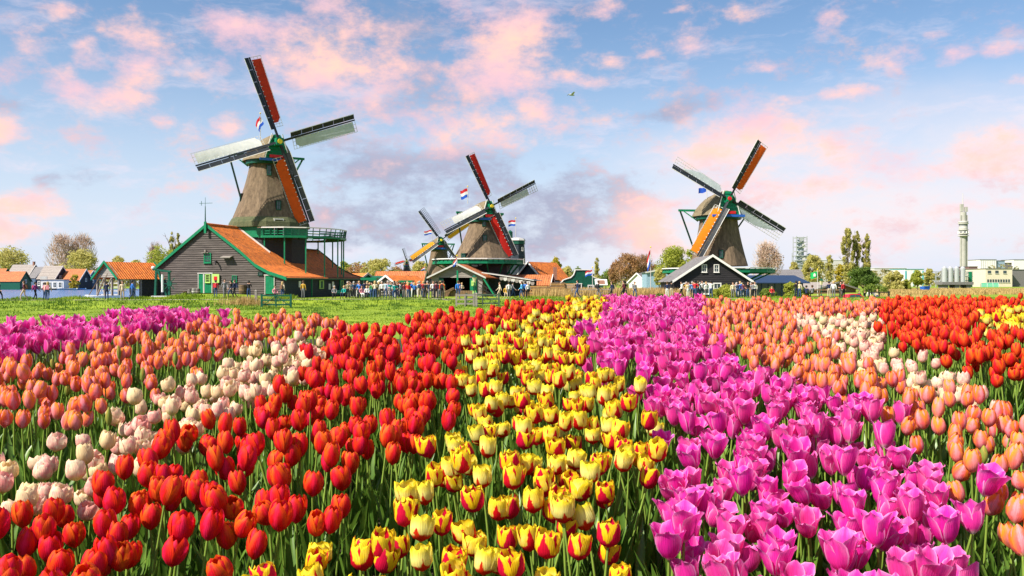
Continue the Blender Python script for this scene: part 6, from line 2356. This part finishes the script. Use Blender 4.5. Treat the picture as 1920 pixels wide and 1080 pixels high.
def tree(px, top, base, D, hw_px, kind, label, seed, shape='round', n=1700, leaf=None, bare=0.0, name='tree', group=None, z0=None):
    rng = random.Random(seed)
    x0 = wx(px, D)
    zb = ground_z(x0, D) - .1 if z0 is None else z0
    H = wz(top, D) - zb
    W = hw_px / F * D
    r0 = root(name, label, 'tree' if name != 'shrub' else 'shrub', (x0, D, zb), rng.uniform(0, 6.28), group)
    # trunk and limbs
    mb = MB()
    tips = []
    low = {'round': .28, 'column': .08, 'shrub': .05, 'wide': .22}[shape]
    tr = H * .018 + .05

    def limb(p, d, L, r, lvl):
        q = p + d * L
        mb.tube(p, q, r, r * .55, 5 if lvl < 2 else 3, False)
        tips.append((q, lvl))
        if lvl < 3:
            k = 4 if lvl == 0 else 3
            for i in range(k):
                up = .55 if shape != 'column' else 1.5
                v = (d * .8 + Vector((rng.gauss(0, .55), rng.gauss(0, .55), rng.uniform(0, up)))).normalized()
                limb(p.lerp(q, rng.uniform(.55, 1)), v, L * rng.uniform(.45, .7), r * .5, lvl + 1)
    top_trunk = Vector((rng.gauss(0, .03) * H, rng.gauss(0, .03) * H, H * (low + .12)))
    mb.tube((0, 0, -.2), top_trunk, tr, tr * .7, 7, False)
    nl = 6 if shape != 'column' else 9
    for i in range(nl):
        a = i * 2.4 + rng.uniform(-.4, .4)
        if shape == 'column':
            z = lerp(.12, .75, i / nl)
            limb(Vector((0, 0, H * z)), Vector((math.cos(a) * .3, math.sin(a) * .3, 1)).normalized(), H * .18, tr * .35, 1)
        else:
            limb(top_trunk * rng.uniform(.7, 1), Vector((math.cos(a) * W / H * 1.3, math.sin(a) * W / H * 1.3, rng.uniform(.5, 1.1))).normalized(), H * .26, tr * .5, 0 if bare else 1)
    if shape == 'column':
        mb.tube(top_trunk, (0, 0, H * .97), tr * .7, .02, 5, False)
    if bare:
        # fine upright twigs filling the crown outline
        for i in range(int(620 * bare)):
            u = rng.random() ** .6; a = rng.uniform(0, 6.28); s = rng.uniform(low, .92)
            rr = W * math.sin(math.pi * min(1, .12 + s * .86)) ** .7 * u
            p = Vector((rr * math.cos(a), rr * math.sin(a), H * s))
            d = Vector((math.cos(a) * .45 * u, math.sin(a) * .45 * u, 1)) + Vector((rng.gauss(0, .25), rng.gauss(0, .25), 0))
            L = H * rng.uniform(.05, .13)
            mb.tube(p, p + d.normalized() * L, D * .00017, D * .00009, 3, False)
    mb.build('trunk', M_bark if not bare else (M_twigpale if bare > 1.2 else M_twig), r0)
    if n:
        size = leaf or D * .0012
        n = int(n * 2.6)
        centres = []
        nc = {'round': 48, 'column': 46, 'shrub': 46, 'wide': 54}[shape]
        for i in range(nc):
            s = rng.random()
            a = rng.uniform(0, 6.28)
            if shape == 'column':
                z = lerp(.1, .98, s); w = W * math.sin(math.pi * (.08 + .9 * (1 - s)) ** .9) * .75 * rng.random() ** .5
                cr = W * .42 * (1 - .5 * s)
            elif shape == 'shrub':
                z = lerp(.12, .85, s); w = W * math.sqrt(max(0, 1 - (s * .9) ** 2)) * rng.random() ** .5 * .85; cr = W * .30
            else:
                z = lerp(low + .08, .9, s); w = W * math.sin(math.pi * (.16 + .76 * s)) ** .8 * rng.random() ** .5 * .9; cr = min(W, H * .5) * .38
            centres.append((Vector((w * math.cos(a), w * math.sin(a), H * z)), cr * rng.uniform(.6, 1.15)))
        vs, fs = [], []
        for i in range(n):
            c, cr = rng.choice(centres)
            v = Vector((rng.gauss(0, 1), rng.gauss(0, 1), rng.gauss(0, 1))).normalized() * (cr * rng.random() ** .4)
            if shape == 'column': v.z *= 1.9
            p = c + v
            if p.z < .1: p.z = .1
            nrm = (v.normalized() + Vector((rng.gauss(0, .5), rng.gauss(0, .5), rng.gauss(0, .5)))).normalized()
            t = nrm.cross(Vector((rng.gauss(0, 1), rng.gauss(0, 1), rng.gauss(0, 1)))).normalized()
            b = nrm.cross(t)
            s = size * rng.uniform(.6, 1.3)
            k = len(vs)
            vs += [p - t * s, p - b * s * .55, p + t * s, p + b * s * .55]
            fs.append((k, k + 1, k + 2, k + 3))
        me = MB(); me.add(vs, fs)
        cr_ = me.build('crown', LEAF[kind], r0)
    return r0


# river side
tree(20, 462, 545, 390, 34, 'olive', 'round green tree at the frame edge above the river houses', 1, 'wide', 1800)
tree(118, 437, 540, 420, 30, 'pink', 'bare pinkish tree with fine twigs behind the river houses', 2, 'round', 500, bare=1.5)
tree(155, 437, 540, 425, 24, 'pink', 'second bare pinkish tree joined to the first behind the river houses', 3, 'round', 400, bare=1.5)
tree(152, 467, 540, 400, 32, 'olive', 'yellow-green willow in front of the bare pinkish trees', 4, 'wide', 1500)
tree(140, 510, 545, 310, 12, 'gold', 'small golden shrub before the orange-roofed river house', 5, 'shrub', 600, name='shrub')
tree(222, 478, 540, 380, 18, 'olive', 'sparse olive tree behind the boathouse roof', 6, 'wide', 900)
tree(255, 484, 540, 390, 14, 'olive', 'low olive tree between the boathouse and the barn', 7, 'wide', 800)
tree(290, 455, 545, 210, 16, 'pink', 'pinkish budding tree behind the barn corner', 8, 'round', 500, bare=1.2)
tree(308, 455, 548, 170, 34, 'lime', 'bright lime green tree beside the barn gable', 9, 'wide', 1800)
tree(322, 434, 545, 200, 8, 'olive', 'slim pale poplar rising behind the barn gable', 10, 'column', 800)
tree(334, 436, 545, 202, 7, 'olive', 'second slim pale poplar close to the barn gable', 11, 'column', 800)
# middle
tree(645, 488, 545, 300, 14, 'lime', 'small lime tree beyond the end of the long barn', 12, 'wide', 700)
tree(672, 494, 545, 290, 24, 'brown', 'brownish thicket beyond the kiosk', 13, 'wide', 900)
tree(712, 486, 545, 280, 34, 'olive', 'spreading olive tree over the grey cottage roof', 14, 'wide', 1700)
tree(788, 488, 545, 300, 18, 'olive', 'pale olive tree between the far mill and the thatched mill', 15, 'wide', 1200)
tree(742, 500, 545, 310, 18, 'brown', 'thin brown tree beside the tiny far windmill', 16, 'wide', 900, bare=.7)
tree(1040, 480, 545, 230, 14, 'gold', 'golden young tree behind the tiled shed', 17, 'round', 1300)
tree(1026, 493, 545, 240, 10, 'lime', 'low lime tree beside the golden one', 18, 'wide', 800)
tree(1062, 498, 545, 235, 13, 'olive', 'dull olive tree above the workshop chimney', 19, 'wide', 1000)
tree(1119, 483, 545, 330, 6, 'olive', 'lone thin poplar behind the flag of the workshop', 20, 'column', 500)
tree(1085, 500, 545, 300, 14, 'green', 'low green tree just above the workshop roof', 21, 'wide', 900)
tree(1145, 505, 545, 260, 18, 'green', 'green bushy tree in the dip beside the workshop', 22, 'wide', 1200)
tree(1180, 474, 545, 250, 27, 'brown', 'large rust brown budding tree behind the white hall', 23, 'wide', 1500, bare=1.0)
tree(1208, 476, 545, 255, 20, 'brown', 'rust brown tree touching the drooping flag', 24, 'round', 1100, bare=1.0)
tree(1155, 488, 545, 255, 14, 'brown', 'smaller rust brown tree on the workshop side', 25, 'wide', 800, bare=.8)
tree(1262, 458, 548, 180, 33, 'lime', 'broad lime yellow tree next to the factory-side windmill', 26, 'wide', 2800)
tree(1238, 500, 550, 150, 12, 'olive', 'slender olive sapling behind the flagpole', 27, 'round', 600)
tree(1296, 462, 548, 185, 14, 'lime', 'lime tree peeping behind the thatched mill body', 28, 'wide', 900)
tree(1438, 450, 545, 190, 27, 'pink', 'pale pinkish bare tree under the lattice sail tip', 29, 'round', 900, bare=1.5)
# factory side
tree(1525, 476, 548, 170, 20, 'olive', 'olive round-headed tree below the process tower', 30, 'wide', 2000)
tree(1488, 488, 545, 240, 10, 'olive', 'thin olive tree at the foot of the process tower', 31, 'round', 700)
tree(1555, 477, 545, 330, 9, 'olive', 'short pale poplar near the tall three', 32, 'column', 700)
tree(1589, 430, 548, 260, 15, 'olive', 'first and widest of the three tall poplars', 33, 'column', 1900, group='three tall poplars')
tree(1606, 432, 548, 262, 11, 'olive', 'middle one of the three tall poplars', 34, 'column', 1500, group='three tall poplars')
tree(1625, 438, 548, 262, 10, 'olive', 'last of the three tall poplars, by the round green bush', 35, 'column', 1500, group='three tall poplars')
tree(1574, 490, 548, 240, 10, 'gold', 'golden bush at the foot of the widest poplar', 36, 'shrub', 700, name='shrub')
tree(1618, 498, 550, 165, 31, 'dark', 'big round dark green bushy tree behind the brown shed', 37, 'shrub', 3200)
tree(1678, 506, 550, 190, 22, 'olive', 'soft olive tree between the round tree and the teal-striped hall', 38, 'shrub', 1700)
tree(1720, 505, 552, 180, 12, 'lime', 'bright lime sapling in front of the teal-striped hall', 39, 'round', 900)
tree(1742, 502, 552, 200, 10, 'olive', 'thin olive sapling in front of the silos', 40, 'round', 700)
tree(1700, 522, 552, 190, 9, 'lime', 'low lime shrub beside the sapling', 41, 'shrub', 600, name='shrub')
# shrubs near the black barn
tree(1362, 535, 557, 96.5, 22, 'lime', 'lime green hedge bush in front of the black barn', 42, 'shrub', 1500, name='shrub')
tree(1342, 541, 557, 96.0, 10, 'lime', 'small lime bush at the black barn door', 43, 'shrub', 700, name='shrub')
tree(1440, 540, 560, 96, 18, 'green', 'rounded green bush beside the gallery of the mill', 44, 'shrub', 1200, name='shrub')
tree(1482, 525, 560, 100, 14, 'lime', 'bright green bush before the blue-roofed hall', 45, 'shrub', 1300, name='shrub')
tree(1500, 540, 562, 97, 20, 'green', 'low wide green bush by the lamp post', 46, 'shrub', 1200, name='shrub')
tree(1236, 551, 562, 93, 10, 'green', 'small dark green clump at the edge of the reeds', 47, 'shrub', 700, name='shrub')
tree(1640, 535, 556, 140, 26, 'green', 'scrubby green thicket beyond the red car', 48, 'shrub', 1300, name='shrub')


def treeline():
    rng = random.Random(99)
    vs, fs = [], []
    for i in range(15000):
        D = rng.uniform(430, 640)
        px = rng.uniform(-200, 2120)
        hgt = (532 - 502) / F * D * (0.75 + .35 * math.sin(px * .021) + .25 * math.sin(px * .057 + 1)) + 1.5
        p = Vector((wx(px, D), D, rng.random() ** .8 * hgt))
        t = Vector((rng.gauss(0, 1), rng.gauss(0, 1), rng.gauss(0, 1))).normalized()
        b = t.cross(Vector((rng.gauss(0, 1), rng.gauss(0, 1), rng.gauss(0, 1)))).normalized()
        s = rng.uniform(.5, 1.3)
        k = len(vs)
        vs += [p - t * s, p - b * s * .7, p + t * s, p + b * s * .7]
        fs.append((k, k + 1, k + 2, k + 3))
    mb = MB(); mb.add(vs, fs)
    o = mb.build('distant_woods', mat('far_leaves', (.20, .21, .06), .8, scale=.012, col2=(.34, .26, .13), trans=.4))
    tag(o, 'low olive brown line of far woods along the horizon', kind='stuff')


treeline()

# ---------------------------------------------------------------- people


def person_mesh(pose):
    """Skeleton with radii, skinned to one continuous body; faces sorted into skin, top, trousers, shoes."""
    J = {'pelvis': ((0, 0, .95), .135), 'waist': ((0, 0, 1.08), .125), 'chest': ((0, -.01, 1.30), .15), 'neck': ((0, -.01, 1.47), .055), 'jaw': ((0, -.035, 1.55), .078), 'head': ((0, -.02, 1.63), .098), 'crown': ((0, 0, 1.70), .075), 'nose': ((0, -.135, 1.605), .016)}
    E = [('pelvis', 'waist'), ('waist', 'chest'), ('chest', 'neck'), ('neck', 'jaw'), ('jaw', 'head'), ('head', 'crown'), ('head', 'nose')]
    for s, n in ((-1, 'l'), (1, 'r')):
        J['sh' + n] = ((s * .19, 0, 1.40), .062)
        el, wr, hd = pose['arm' + n]
        J['el' + n] = (el, .046); J['wr' + n] = (wr, .034); J['hd' + n] = (hd, .036)
        J['hip' + n] = ((s * .095, 0, .90), .095)
        kn, an, toe = pose['leg' + n]
        J['kn' + n] = (kn, .064); J['an' + n] = (an, .045); J['toe' + n] = (toe, .042)
        E += [('chest', 'sh' + n), ('sh' + n, 'el' + n), ('el' + n, 'wr' + n), ('wr' + n, 'hd' + n), ('pelvis', 'hip' + n), ('hip' + n, 'kn' + n), ('kn' + n, 'an' + n), ('an' + n, 'toe' + n)]
    if pose.get('drop'):
        for k in list(J):
            if k[:2] not in ('kn', 'an', 'to'):
                p, r = J[k]; J[k] = ((p[0], p[1] + pose.get('back', 0), p[2] - pose['drop']), r)
    names = list(J)
    me = bpy.data.meshes.new('person_skeleton')
    me.from_pydata([J[n][0] for n in names], [(names.index(a), names.index(b)) for a, b in E], [])
    ob = bpy.data.objects.new('person_skeleton', me)
    COL.objects.link(ob)
    sk = ob.modifiers.new('skin', 'SKIN')
    sk.use_smooth_shade = True
    for i, n in enumerate(names):
        d = me.skin_vertices[0].data[i]
        d.radius = (J[n][1], J[n][1] * (.72 if n in ('chest', 'waist', 'pelvis') else 1))
        d.use_root = n == 'pelvis'
    sb = ob.modifiers.new('sub', 'SUBSURF'); sb.levels = 1; sb.render_levels = 1
    bpy.context.view_layer.update()
    dg = bpy.context.evaluated_depsgraph_get()
    res = bpy.data.meshes.new_from_object(ob.evaluated_get(dg))
    bpy.data.objects.remove(ob)
    res.name = 'person'
    res.materials.clear()
    for _ in range(4):
        res.materials.append(M_white)
    segs = [(Vector(J[a][0]), Vector(J[b][0]), a, b) for a, b in E]

    def cls(c):
        best = None
        for p, q, a, b in segs:
            d = q - p; t = max(0, min(1, (c - p).dot(d) / d.length_squared))
            dist = (c - (p + d * t)).length - lerp(J[a][1], J[b][1], t)
            if best is None or dist < best[0]:
                best = (dist, a, b, t)
        _, a, b, t = best
        if b in ('jaw', 'head', 'crown', 'nose') or (b == 'neck' and t > .75): return 0
        if b[:2] == 'hd' or (b[:2] == 'wr' and t > pose.get('sleeve', .85)): return 0
        if b[:2] in ('kn', 'hi') or (b[:2] == 'an'): return 2
        if b[:3] == 'toe': return 3
        if a == 'pelvis' and t < .35: return 2
        return 1
    res.polygons.foreach_set('material_index', [cls(p.center) for p in res.polygons])
    res.polygons.foreach_set('use_smooth', [True] * len(res.polygons))
    hd = Vector(J['head'][0])
    return res, hd


def A(s, el, wr, hd):
    return tuple((s * p[0], p[1], p[2]) for p in (el, wr, hd))


dn = lambda s, f=0.0: A(s, (.25, .02 - f * .12, 1.13), (.26, -.04 - f * .30, .90), (.26, -.07 - f * .36, .82))
POSES = {
    'walk': dict(arml=dn(-1, 1), armr=dn(1, -.8), legl=((-.10, .02, .50), (-.10, .28, .13), (-.10, .22, .04)), legr=((.10, -.22, .52), (.10, -.26, .08), (.10, -.44, .05))),
    'stride': dict(arml=dn(-1, -.7), armr=dn(1, .9), legl=((-.10, -.17, .50), (-.10, -.20, .08), (-.10, -.38, .04)), legr=((.10, .06, .49), (.10, .24, .12), (.10, .16, .04))),
    'stand': dict(arml=dn(-1), armr=dn(1), legl=((-.11, -.01, .50), (-.12, .02, .08), (-.13, -.16, .04)), legr=((.11, -.01, .50), (.13, .02, .08), (.15, -.15, .04))),
    'photo': dict(arml=A(-1, (.27, -.10, 1.20), (.12, -.30, 1.45), (.07, -.34, 1.53)), armr=A(1, (.27, -.10, 1.20), (.12, -.30, 1.45), (.07, -.34, 1.53)), legl=((-.12, -.02, .50), (-.14, .03, .08), (-.15, -.14, .04)), legr=((.12, -.01, .50), (.13, .02, .08), (.14, -.16, .04))),
    'akimbo': dict(arml=A(-1, (.40, .06, 1.18), (.20, -.04, 1.02), (.14, -.09, .99)), armr=dn(1), legl=((-.11, -.03, .50), (-.12, .02, .08), (-.13, -.16, .04)), legr=((.13, -.02, .50), (.17, .02, .08), (.20, -.14, .04)), sleeve=.15),
    'bag': dict(arml=A(-1, (.26, -.06, 1.15), (.18, -.26, 1.10), (.10, -.32, 1.11)), armr=A(1, (.26, .0, 1.15), (.20, -.20, 1.02), (.12, -.27, 1.02)), legl=((-.10, -.05, .50), (-.11, .0, .08), (-.12, -.18, .04)), legr=((.11, .0, .50), (.12, .06, .08), (.14, -.10, .04)), sleeve=.1),
    'sit': dict(arml=A(-1, (.25, -.04, 1.16), (.20, -.25, 1.0), (.14, -.33, .98)), armr=A(1, (.25, -.04, 1.16), (.20, -.25, 1.0), (.14, -.33, .98)), legl=((-.12, -.42, .50), (-.12, -.44, .09), (-.12, -.60, .04)), legr=((.12, -.42, .50), (.13, -.42, .09), (.13, -.58, .04)), drop=.42),
}
PMESH = {k: person_mesh(v) for k, v in POSES.items()}
TOPC = {'red': (.45, .02, .03), 'maroon': (.10, .02, .03), 'navy': (.015, .025, .07), 'black': (.015, .015, .018), 'white': (.7, .7, .68), 'cream': (.6, .5, .36), 'blue': (.03, .15, .5), 'sky': (.10, .42, .68),
        'teal': (.01, .28, .25), 'grey': (.22, .22, .24), 'pink': (.62, .22, .28), 'mustard': (.42, .25, .03), 'orange': (.75, .12, .02), 'purple': (.22, .04, .22), 'green': (.06, .28, .10), 'pale blue': (.35, .48, .58), 'khaki': (.28, .24, .14), 'brown': (.13, .07, .04)}
BOTC = {'jeans': (.035, .07, .16), 'black': (.014, .014, .016), 'beige': (.42, .34, .24), 'grey': (.14, .14, .15), 'white': (.6, .6, .58), 'navy': (.015, .02, .05)}
HAIRC = {'dark': (.012, .009, .008), 'brown': (.07, .035, .016), 'blond': (.42, .28, .12), 'grey': (.32, .31, .30)}
SKIN = mat('skin', (.52, .30, .21), .6, .08, 6)
SHOE = mat('shoes', (.03, .028, .028), .7, .3, 5)
HAIRM = {}
PLABEL = set()


def hair_mesh(long_):
    mb = MB(); rings = []
    prof = [(.112, -.06 if not long_ else -.20), (.120, 0.0), (.122, .05), (.105, .10), (.06, .138), (.005, .148)]
    for r, z in prof:
        rings.append([(r * math.cos(a), .022 + r * math.sin(a) * (1.0 if math.sin(a) > 0 else (.55 if z < .06 else .95)), z) for a in [2 * math.pi * i / 12 for i in range(12)]])
    loft(mb, rings, False, True)
    me = bpy.data.meshes.new('hair'); me.from_pydata(mb.v, [], mb.f); me.materials.append(M_white)
    me.polygons.foreach_set('use_smooth', [True] * len(me.polygons))
    return me


HAIRS = {False: hair_mesh(False), True: hair_mesh(True)}
packm = MB()
packm.hexa([(-.15, .13, 1.0), (.15, .13, 1.0), (.14, .30, 1.02), (-.14, .30, 1.02)], [(-.13, .12, 1.42), (.13, .12, 1.42), (.11, .24, 1.42), (-.11, .24, 1.42)])


def person(px, feet, D, pose, top, bot, where, face=0, hair='dark', h=1.0, pack=None, z=None, long_=False):
    rng = random.Random(int(px * 10))
    x = wx(px, D)
    zz = ground_z(x, D) if z is None else z
    verb = {'walk': 'walking', 'stride': 'striding', 'stand': 'standing', 'photo': 'photographing', 'akimbo': 'hand on hip', 'bag': 'arms bent', 'sit': 'sitting'}[pose]
    bots = 'jeans' if bot == 'jeans' else bot + ' trousers'
    lab = 'person in %s top and %s %s %s' % (top, bots, verb, where)
    if lab in PLABEL:
        lab += ', with ' + hair + ' hair'
    if lab in PLABEL:
        print('dup label', lab)
    PLABEL.add(lab)
    r = bpy.data.objects.new('person', PMESH[pose][0])
    COL.objects.link(r)
    r.location = (x, D, zz + .015); r.rotation_euler = (0, 0, math.radians(face)); r.scale = (h, h, h)
    tag(r, lab, 'person', 'people on the path and among the mills')
    mt = [SKIN, mat('top_' + top.replace(' ', '_'), TOPC[top], .85, .15, 8), mat('trousers_' + bot, BOTC[bot], .85, .2, 8), SHOE]
    for i in range(4):
        r.material_slots[i].link = 'OBJECT'
        r.material_slots[i].material = mt[i]
    hr = bpy.data.objects.new('hair', HAIRS[long_]); COL.objects.link(hr); hr.parent = r
    hr.location = PMESH[pose][1]
    hr.material_slots[0].link = 'OBJECT'
    hr.material_slots[0].material = mat('hair_' + hair, HAIRC[hair], .6, .2, 20)
    if pack:
        m2 = MB(); m2.v = [(a, b, c - (POSES[pose].get('drop') or 0)) for a, b, c in packm.v]; m2.f = packm.f; m2.m = packm.m
        m2.build('backpack', mat('pack_' + pack, TOPC[pack], .8), r)
    return r


Lf, Rt = -90, 90     # facing: -90 = towards the river side, 90 = towards the factory side
W1, W2, W3 = 'on the towpath by the water', 'near the boathouse', 'before the long barn'
P = person
P(45, 562, 79.5, 'walk', 'maroon', 'beige', W1, Lf + 10, 'brown', 1.02, 'brown')
P(66, 562, 80.0, 'stride', 'purple', 'black', W1, Rt, 'dark', .97, 'red')
P(84, 562, 80.3, 'stand', 'pink', 'jeans', W1, 160, 'brown', .95)
P(89.5, 562, 79.9, 'walk', 'cream', 'jeans', W1, 200, 'blond', .98, 'pink', long_=True)
P(-2, 563, 78, 'walk', 'navy', 'black', W1, Rt, 'dark', 1.0)
P(200, 561, 82.2, 'stand', 'navy', 'navy', W2, 200, 'dark', 1.0)
P(229.5, 561, 82.6, 'stand', 'cream', 'beige', W2, 20, 'brown', 1.03, 'black')
P(248, 561, 82.8, 'walk', 'blue', 'jeans', W2, 120, 'dark', 1.06)
P(404.5, 559, 85.6, 'stand', 'red', 'jeans', W3, 180, 'dark', 1.0, 'red')
P(421, 559, 85.8, 'stride', 'grey', 'khaki' if 'khaki' in BOTC else 'grey', W3, 30, 'dark', 1.07)
P(433, 559, 86.0, 'walk', 'black', 'jeans', W3, Lf, 'dark', 1.0, 'black')
P(440, 559, 85.9, 'stride', 'navy', 'black', W3, Lf, 'brown', 1.04, 'navy')
P(466.5, 559, 86.0, 'photo', 'black', 'jeans', W3, 200, 'dark', 1.02)
P(515.5, 560, 87.2, 'sit', 'pink', 'black', 'beside the barn gate', 30, 'brown', 1.0)
P(529.5, 560, 87.0, 'stand', 'cream', 'jeans', 'beside the barn gate', 160, 'blond', 1.0, 'brown', long_=True)
P(568.5, 560, 87.4, 'stand', 'mustard', 'grey', 'under the barn eave wall', 170, 'brown', 1.05)
P(627, 560, 91, 'sit', 'grey', 'black', 'on a bench under the eave', 10, 'grey')
P(645, 560, 91, 'sit', 'teal', 'navy', 'on a bench under the eave', -20, 'blond')
EV = 'beyond the long barn'
for a in [(652, 'stand', 'khaki', 'black', 'grey', 0), (656.5, 'bag', 'white', 'grey', 'brown', 40), (663.5, 'stand', 'navy', 'black', 'grey', 170), (674, 'akimbo', 'blue', 'navy', 'dark', 10), (678, 'sit', 'pink', 'white', 'brown', 30),
          (683, 'stand', 'navy', 'jeans', 'dark', 200), (688, 'sit', 'white', 'navy', 'blond', 0), (692, 'sit', 'blue', 'grey', 'brown', 20)]:
    P(a[0], 560, 90.5 + (a[0] * 7 % 3) * .5, a[1], a[2], a[3], EV, a[5], a[4], .94 + (a[0] * 13 % 10) / 80)
CR = 'before the grey cottage'
for a in [(697, 'stand', 'green', 'jeans', 'brown', 20), (703, 'bag', 'cream', 'jeans', 'blond', 170), (710.5, 'stand', 'khaki', 'beige', 'blond', 180), (723, 'stand', 'pale blue', 'jeans', 'dark', 170), (732, 'bag', 'teal', 'grey', 'brown', 30),
          (740, 'akimbo', 'teal', 'jeans', 'brown', 200), (745, 'stand', 'black', 'navy', 'dark', 0), (751, 'stride', 'grey', 'black', 'dark', Rt), (757, 'stand', 'maroon', 'grey', 'brown', 150), (765.5, 'stand', 'red', 'jeans', 'blond', 180), (777, 'bag', 'blue', 'black', 'blond', 160),
          (716, 'stand', 'white', 'black', 'grey', 0), (735, 'stand', 'white', 'jeans', 'brown', -30)]:
    P(a[0], 560, 87.6 + (a[0] * 7 % 4) * .6, a[1], a[2], a[3], CR, a[5], a[4], .93 + (a[0] * 13 % 10) / 80, long_=(a[4] == 'blond'))
CM = 'by the steps below the open barn'
for a in [(797, 'stand', 'black', 'black', 'dark', 180), (804, 'bag', 'navy', 'grey', 'dark', 90), (812, 'stand', 'white', 'navy', 'brown', 20), (818, 'stand', 'maroon', 'black', 'dark', 200), (824, 'bag', 'black', 'grey', 'brown', 180), (829, 'stand', 'orange', 'black', 'dark', 170), (859, 'walk', 'blue', 'jeans', 'brown', 190)]:
    P(a[0], 560, 86.6 + (a[0] * 7 % 3) * .5, a[1], a[2], a[3], CM, a[5], a[4], .98 + (a[0] * 13 % 10) / 90, 'black' if a[0] == 829 else None)
P(862, 535, 102.9, 'stand', 'pink', 'jeans', 'in the doorway of the open barn', 0, 'brown', .95, z=.0)
P(866, 535, 102.9, 'bag', 'cream', 'navy', 'in the doorway of the open barn', 20, 'blond', .95, z=.0)
TS_ = 'between awning and timber stacks'
for a in [(937, 'walk', 'cream', 'beige', 'brown', Lf), (949, 'sit', 'mustard', 'beige', 'dark', 0), (954, 'stand', 'white', 'grey', 'dark', 200), (961, 'walk', 'grey', 'jeans', 'dark', Rt), (978, 'stride', 'sky', 'jeans', 'brown', Lf), (985, 'stand', 'blue', 'navy', 'dark', 160), (990, 'stand', 'white', 'black', 'grey', 30)]:
    P(a[0], 559, 89.6 + (a[0] * 7 % 3) * .4, a[1], a[2], a[3], TS_, a[5], a[4], .97 + (a[0] * 13 % 10) / 90)
RB = 'walking in front of the reeds'
RB = 'before the reeds'
for a in [(1083, 'walk', 'navy', 'jeans', 'dark', Lf), (1122, 'stride', 'black', 'grey', 'brown', Rt), (1147, 'walk', 'navy', 'black', 'brown', Lf), (1169, 'walk', 'maroon', 'black', 'dark', Lf), (1172.5, 'stand', 'black', 'grey', 'dark', 170), (1190, 'walk', 'grey', 'jeans', 'dark', 10)]:
    P(a[0], 560, 89.0 + (a[0] * 7 % 3) * .4, a[1], a[2], a[3], RB, a[5], a[4], 1.0 + (a[0] * 13 % 10) / 100, 'black' if a[0] in (1147, 1122) else None)
BB = 'before the black barn'
for a in [(1251, 'stand', 'navy', 'white', 'brown', 180), (1259, 'stand', 'black', 'beige', 'dark', 170), (1278, 'stride', 'white', 'black', 'dark', Lf), (1290, 'stand', 'cream', 'white', 'brown', 20), (1294, 'stand', 'blue', 'navy', 'dark', 180), (1303, 'akimbo', 'red', 'jeans', 'dark', 160), (1309, 'stand', 'black', 'navy', 'brown', 190),
          (1316, 'bag', 'white', 'jeans', 'brown', 20), (1324, 'stand', 'white', 'grey', 'blond', 30), (1333, 'photo', 'white', 'jeans', 'dark', 180), (1298, 'stand', 'pale blue', 'jeans', 'grey', 0)]:
    P(a[0], 561, 91.5 + (a[0] * 7 % 3) * .5, a[1], a[2], a[3], BB, a[5], a[4], .97 + (a[0] * 13 % 10) / 90)
HB = 'beside the lime hedge bush'
for a in [(1374, 'stand', 'cream', 'grey', 'brown', 0), (1384, 'stand', 'navy', 'jeans', 'dark', 180), (1394, 'stand', 'maroon', 'jeans', 'dark', 170), (1402, 'akimbo', 'black', 'jeans', 'dark', 20), (1411, 'bag', 'grey', 'black', 'brown', 190), (1415, 'stand', 'white', 'navy', 'brown', 0)]:
    P(a[0], 561, 91.8 + (a[0] * 7 % 3) * .5, a[1], a[2], a[3], HB, a[5], a[4], .95 + (a[0] * 13 % 10) / 90)
GR = 'near the green flag'
for a in [(1447, 'sit', 'red', 'black', 'dark', 0), (1493, 'stand', 'black', 'navy', 'dark', 190), (1499, 'stand', 'cream', 'jeans', 'blond', 170), (1512, 'sit', 'navy', 'black', 'dark', 150), (1523, 'sit', 'grey', 'black', 'brown', 200), (1554.5, 'stand', 'navy', 'beige', 'dark', 180), (1563, 'stand', 'white', 'grey', 'blond', 160),
          (1576, 'bag', 'black', 'grey', 'dark', 0), (1581.5, 'stand', 'red', 'black', 'brown', 30)]:
    P(a[0], 561, 94 + (a[0] * 7 % 3) * .5, a[1], a[2], a[3], GR, a[5], a[4], .97 + (a[0] * 13 % 10) / 90)
FC = 'behind the red car'
for a in [(1611, 'stand', 'navy', 'black', 'dark', 0), (1621, 'stand', 'black', 'grey', 'brown', 40), (1629, 'stand', 'white', 'black', 'dark', 180), (1640, 'bag', 'grey', 'black', 'dark', 150), (1645, 'stand', 'cream', 'jeans', 'blond', 0)]:
    P(a[0], 566, 121 + (a[0] * 7 % 3) * .6, a[1], a[2], a[3], FC, a[5], a[4], 1.0 + (a[0] * 13 % 10) / 90)

rngp = random.Random(31)
combo = [(t, b) for t in TOPC for b in BOTC]
rngp.shuffle(combo)
for i in range(46):
    zone = i % 4
    lo, hi, D0_, wh = [(648, 700, 93.5, 'behind the benches'), (700, 790, 92.0, 'in the cottage throng'), (780, 838, 91.0, 'by the plank fence'), (1284, 1420, 94.0, 'behind the barn group')][zone]
    t, b = combo[i]
    P(round(rngp.uniform(lo, hi), 1), 560, D0_ + rngp.uniform(0, 3), rngp.choice(['stand', 'stand', 'bag', 'akimbo', 'walk', 'photo']), t, b, wh, rngp.choice([0, 30, -40, 160, 190, 90, -90]), rngp.choice(['dark', 'brown', 'blond', 'grey']), rngp.uniform(.93, 1.06), rngp.choice([None, None, 'black', 'navy']))
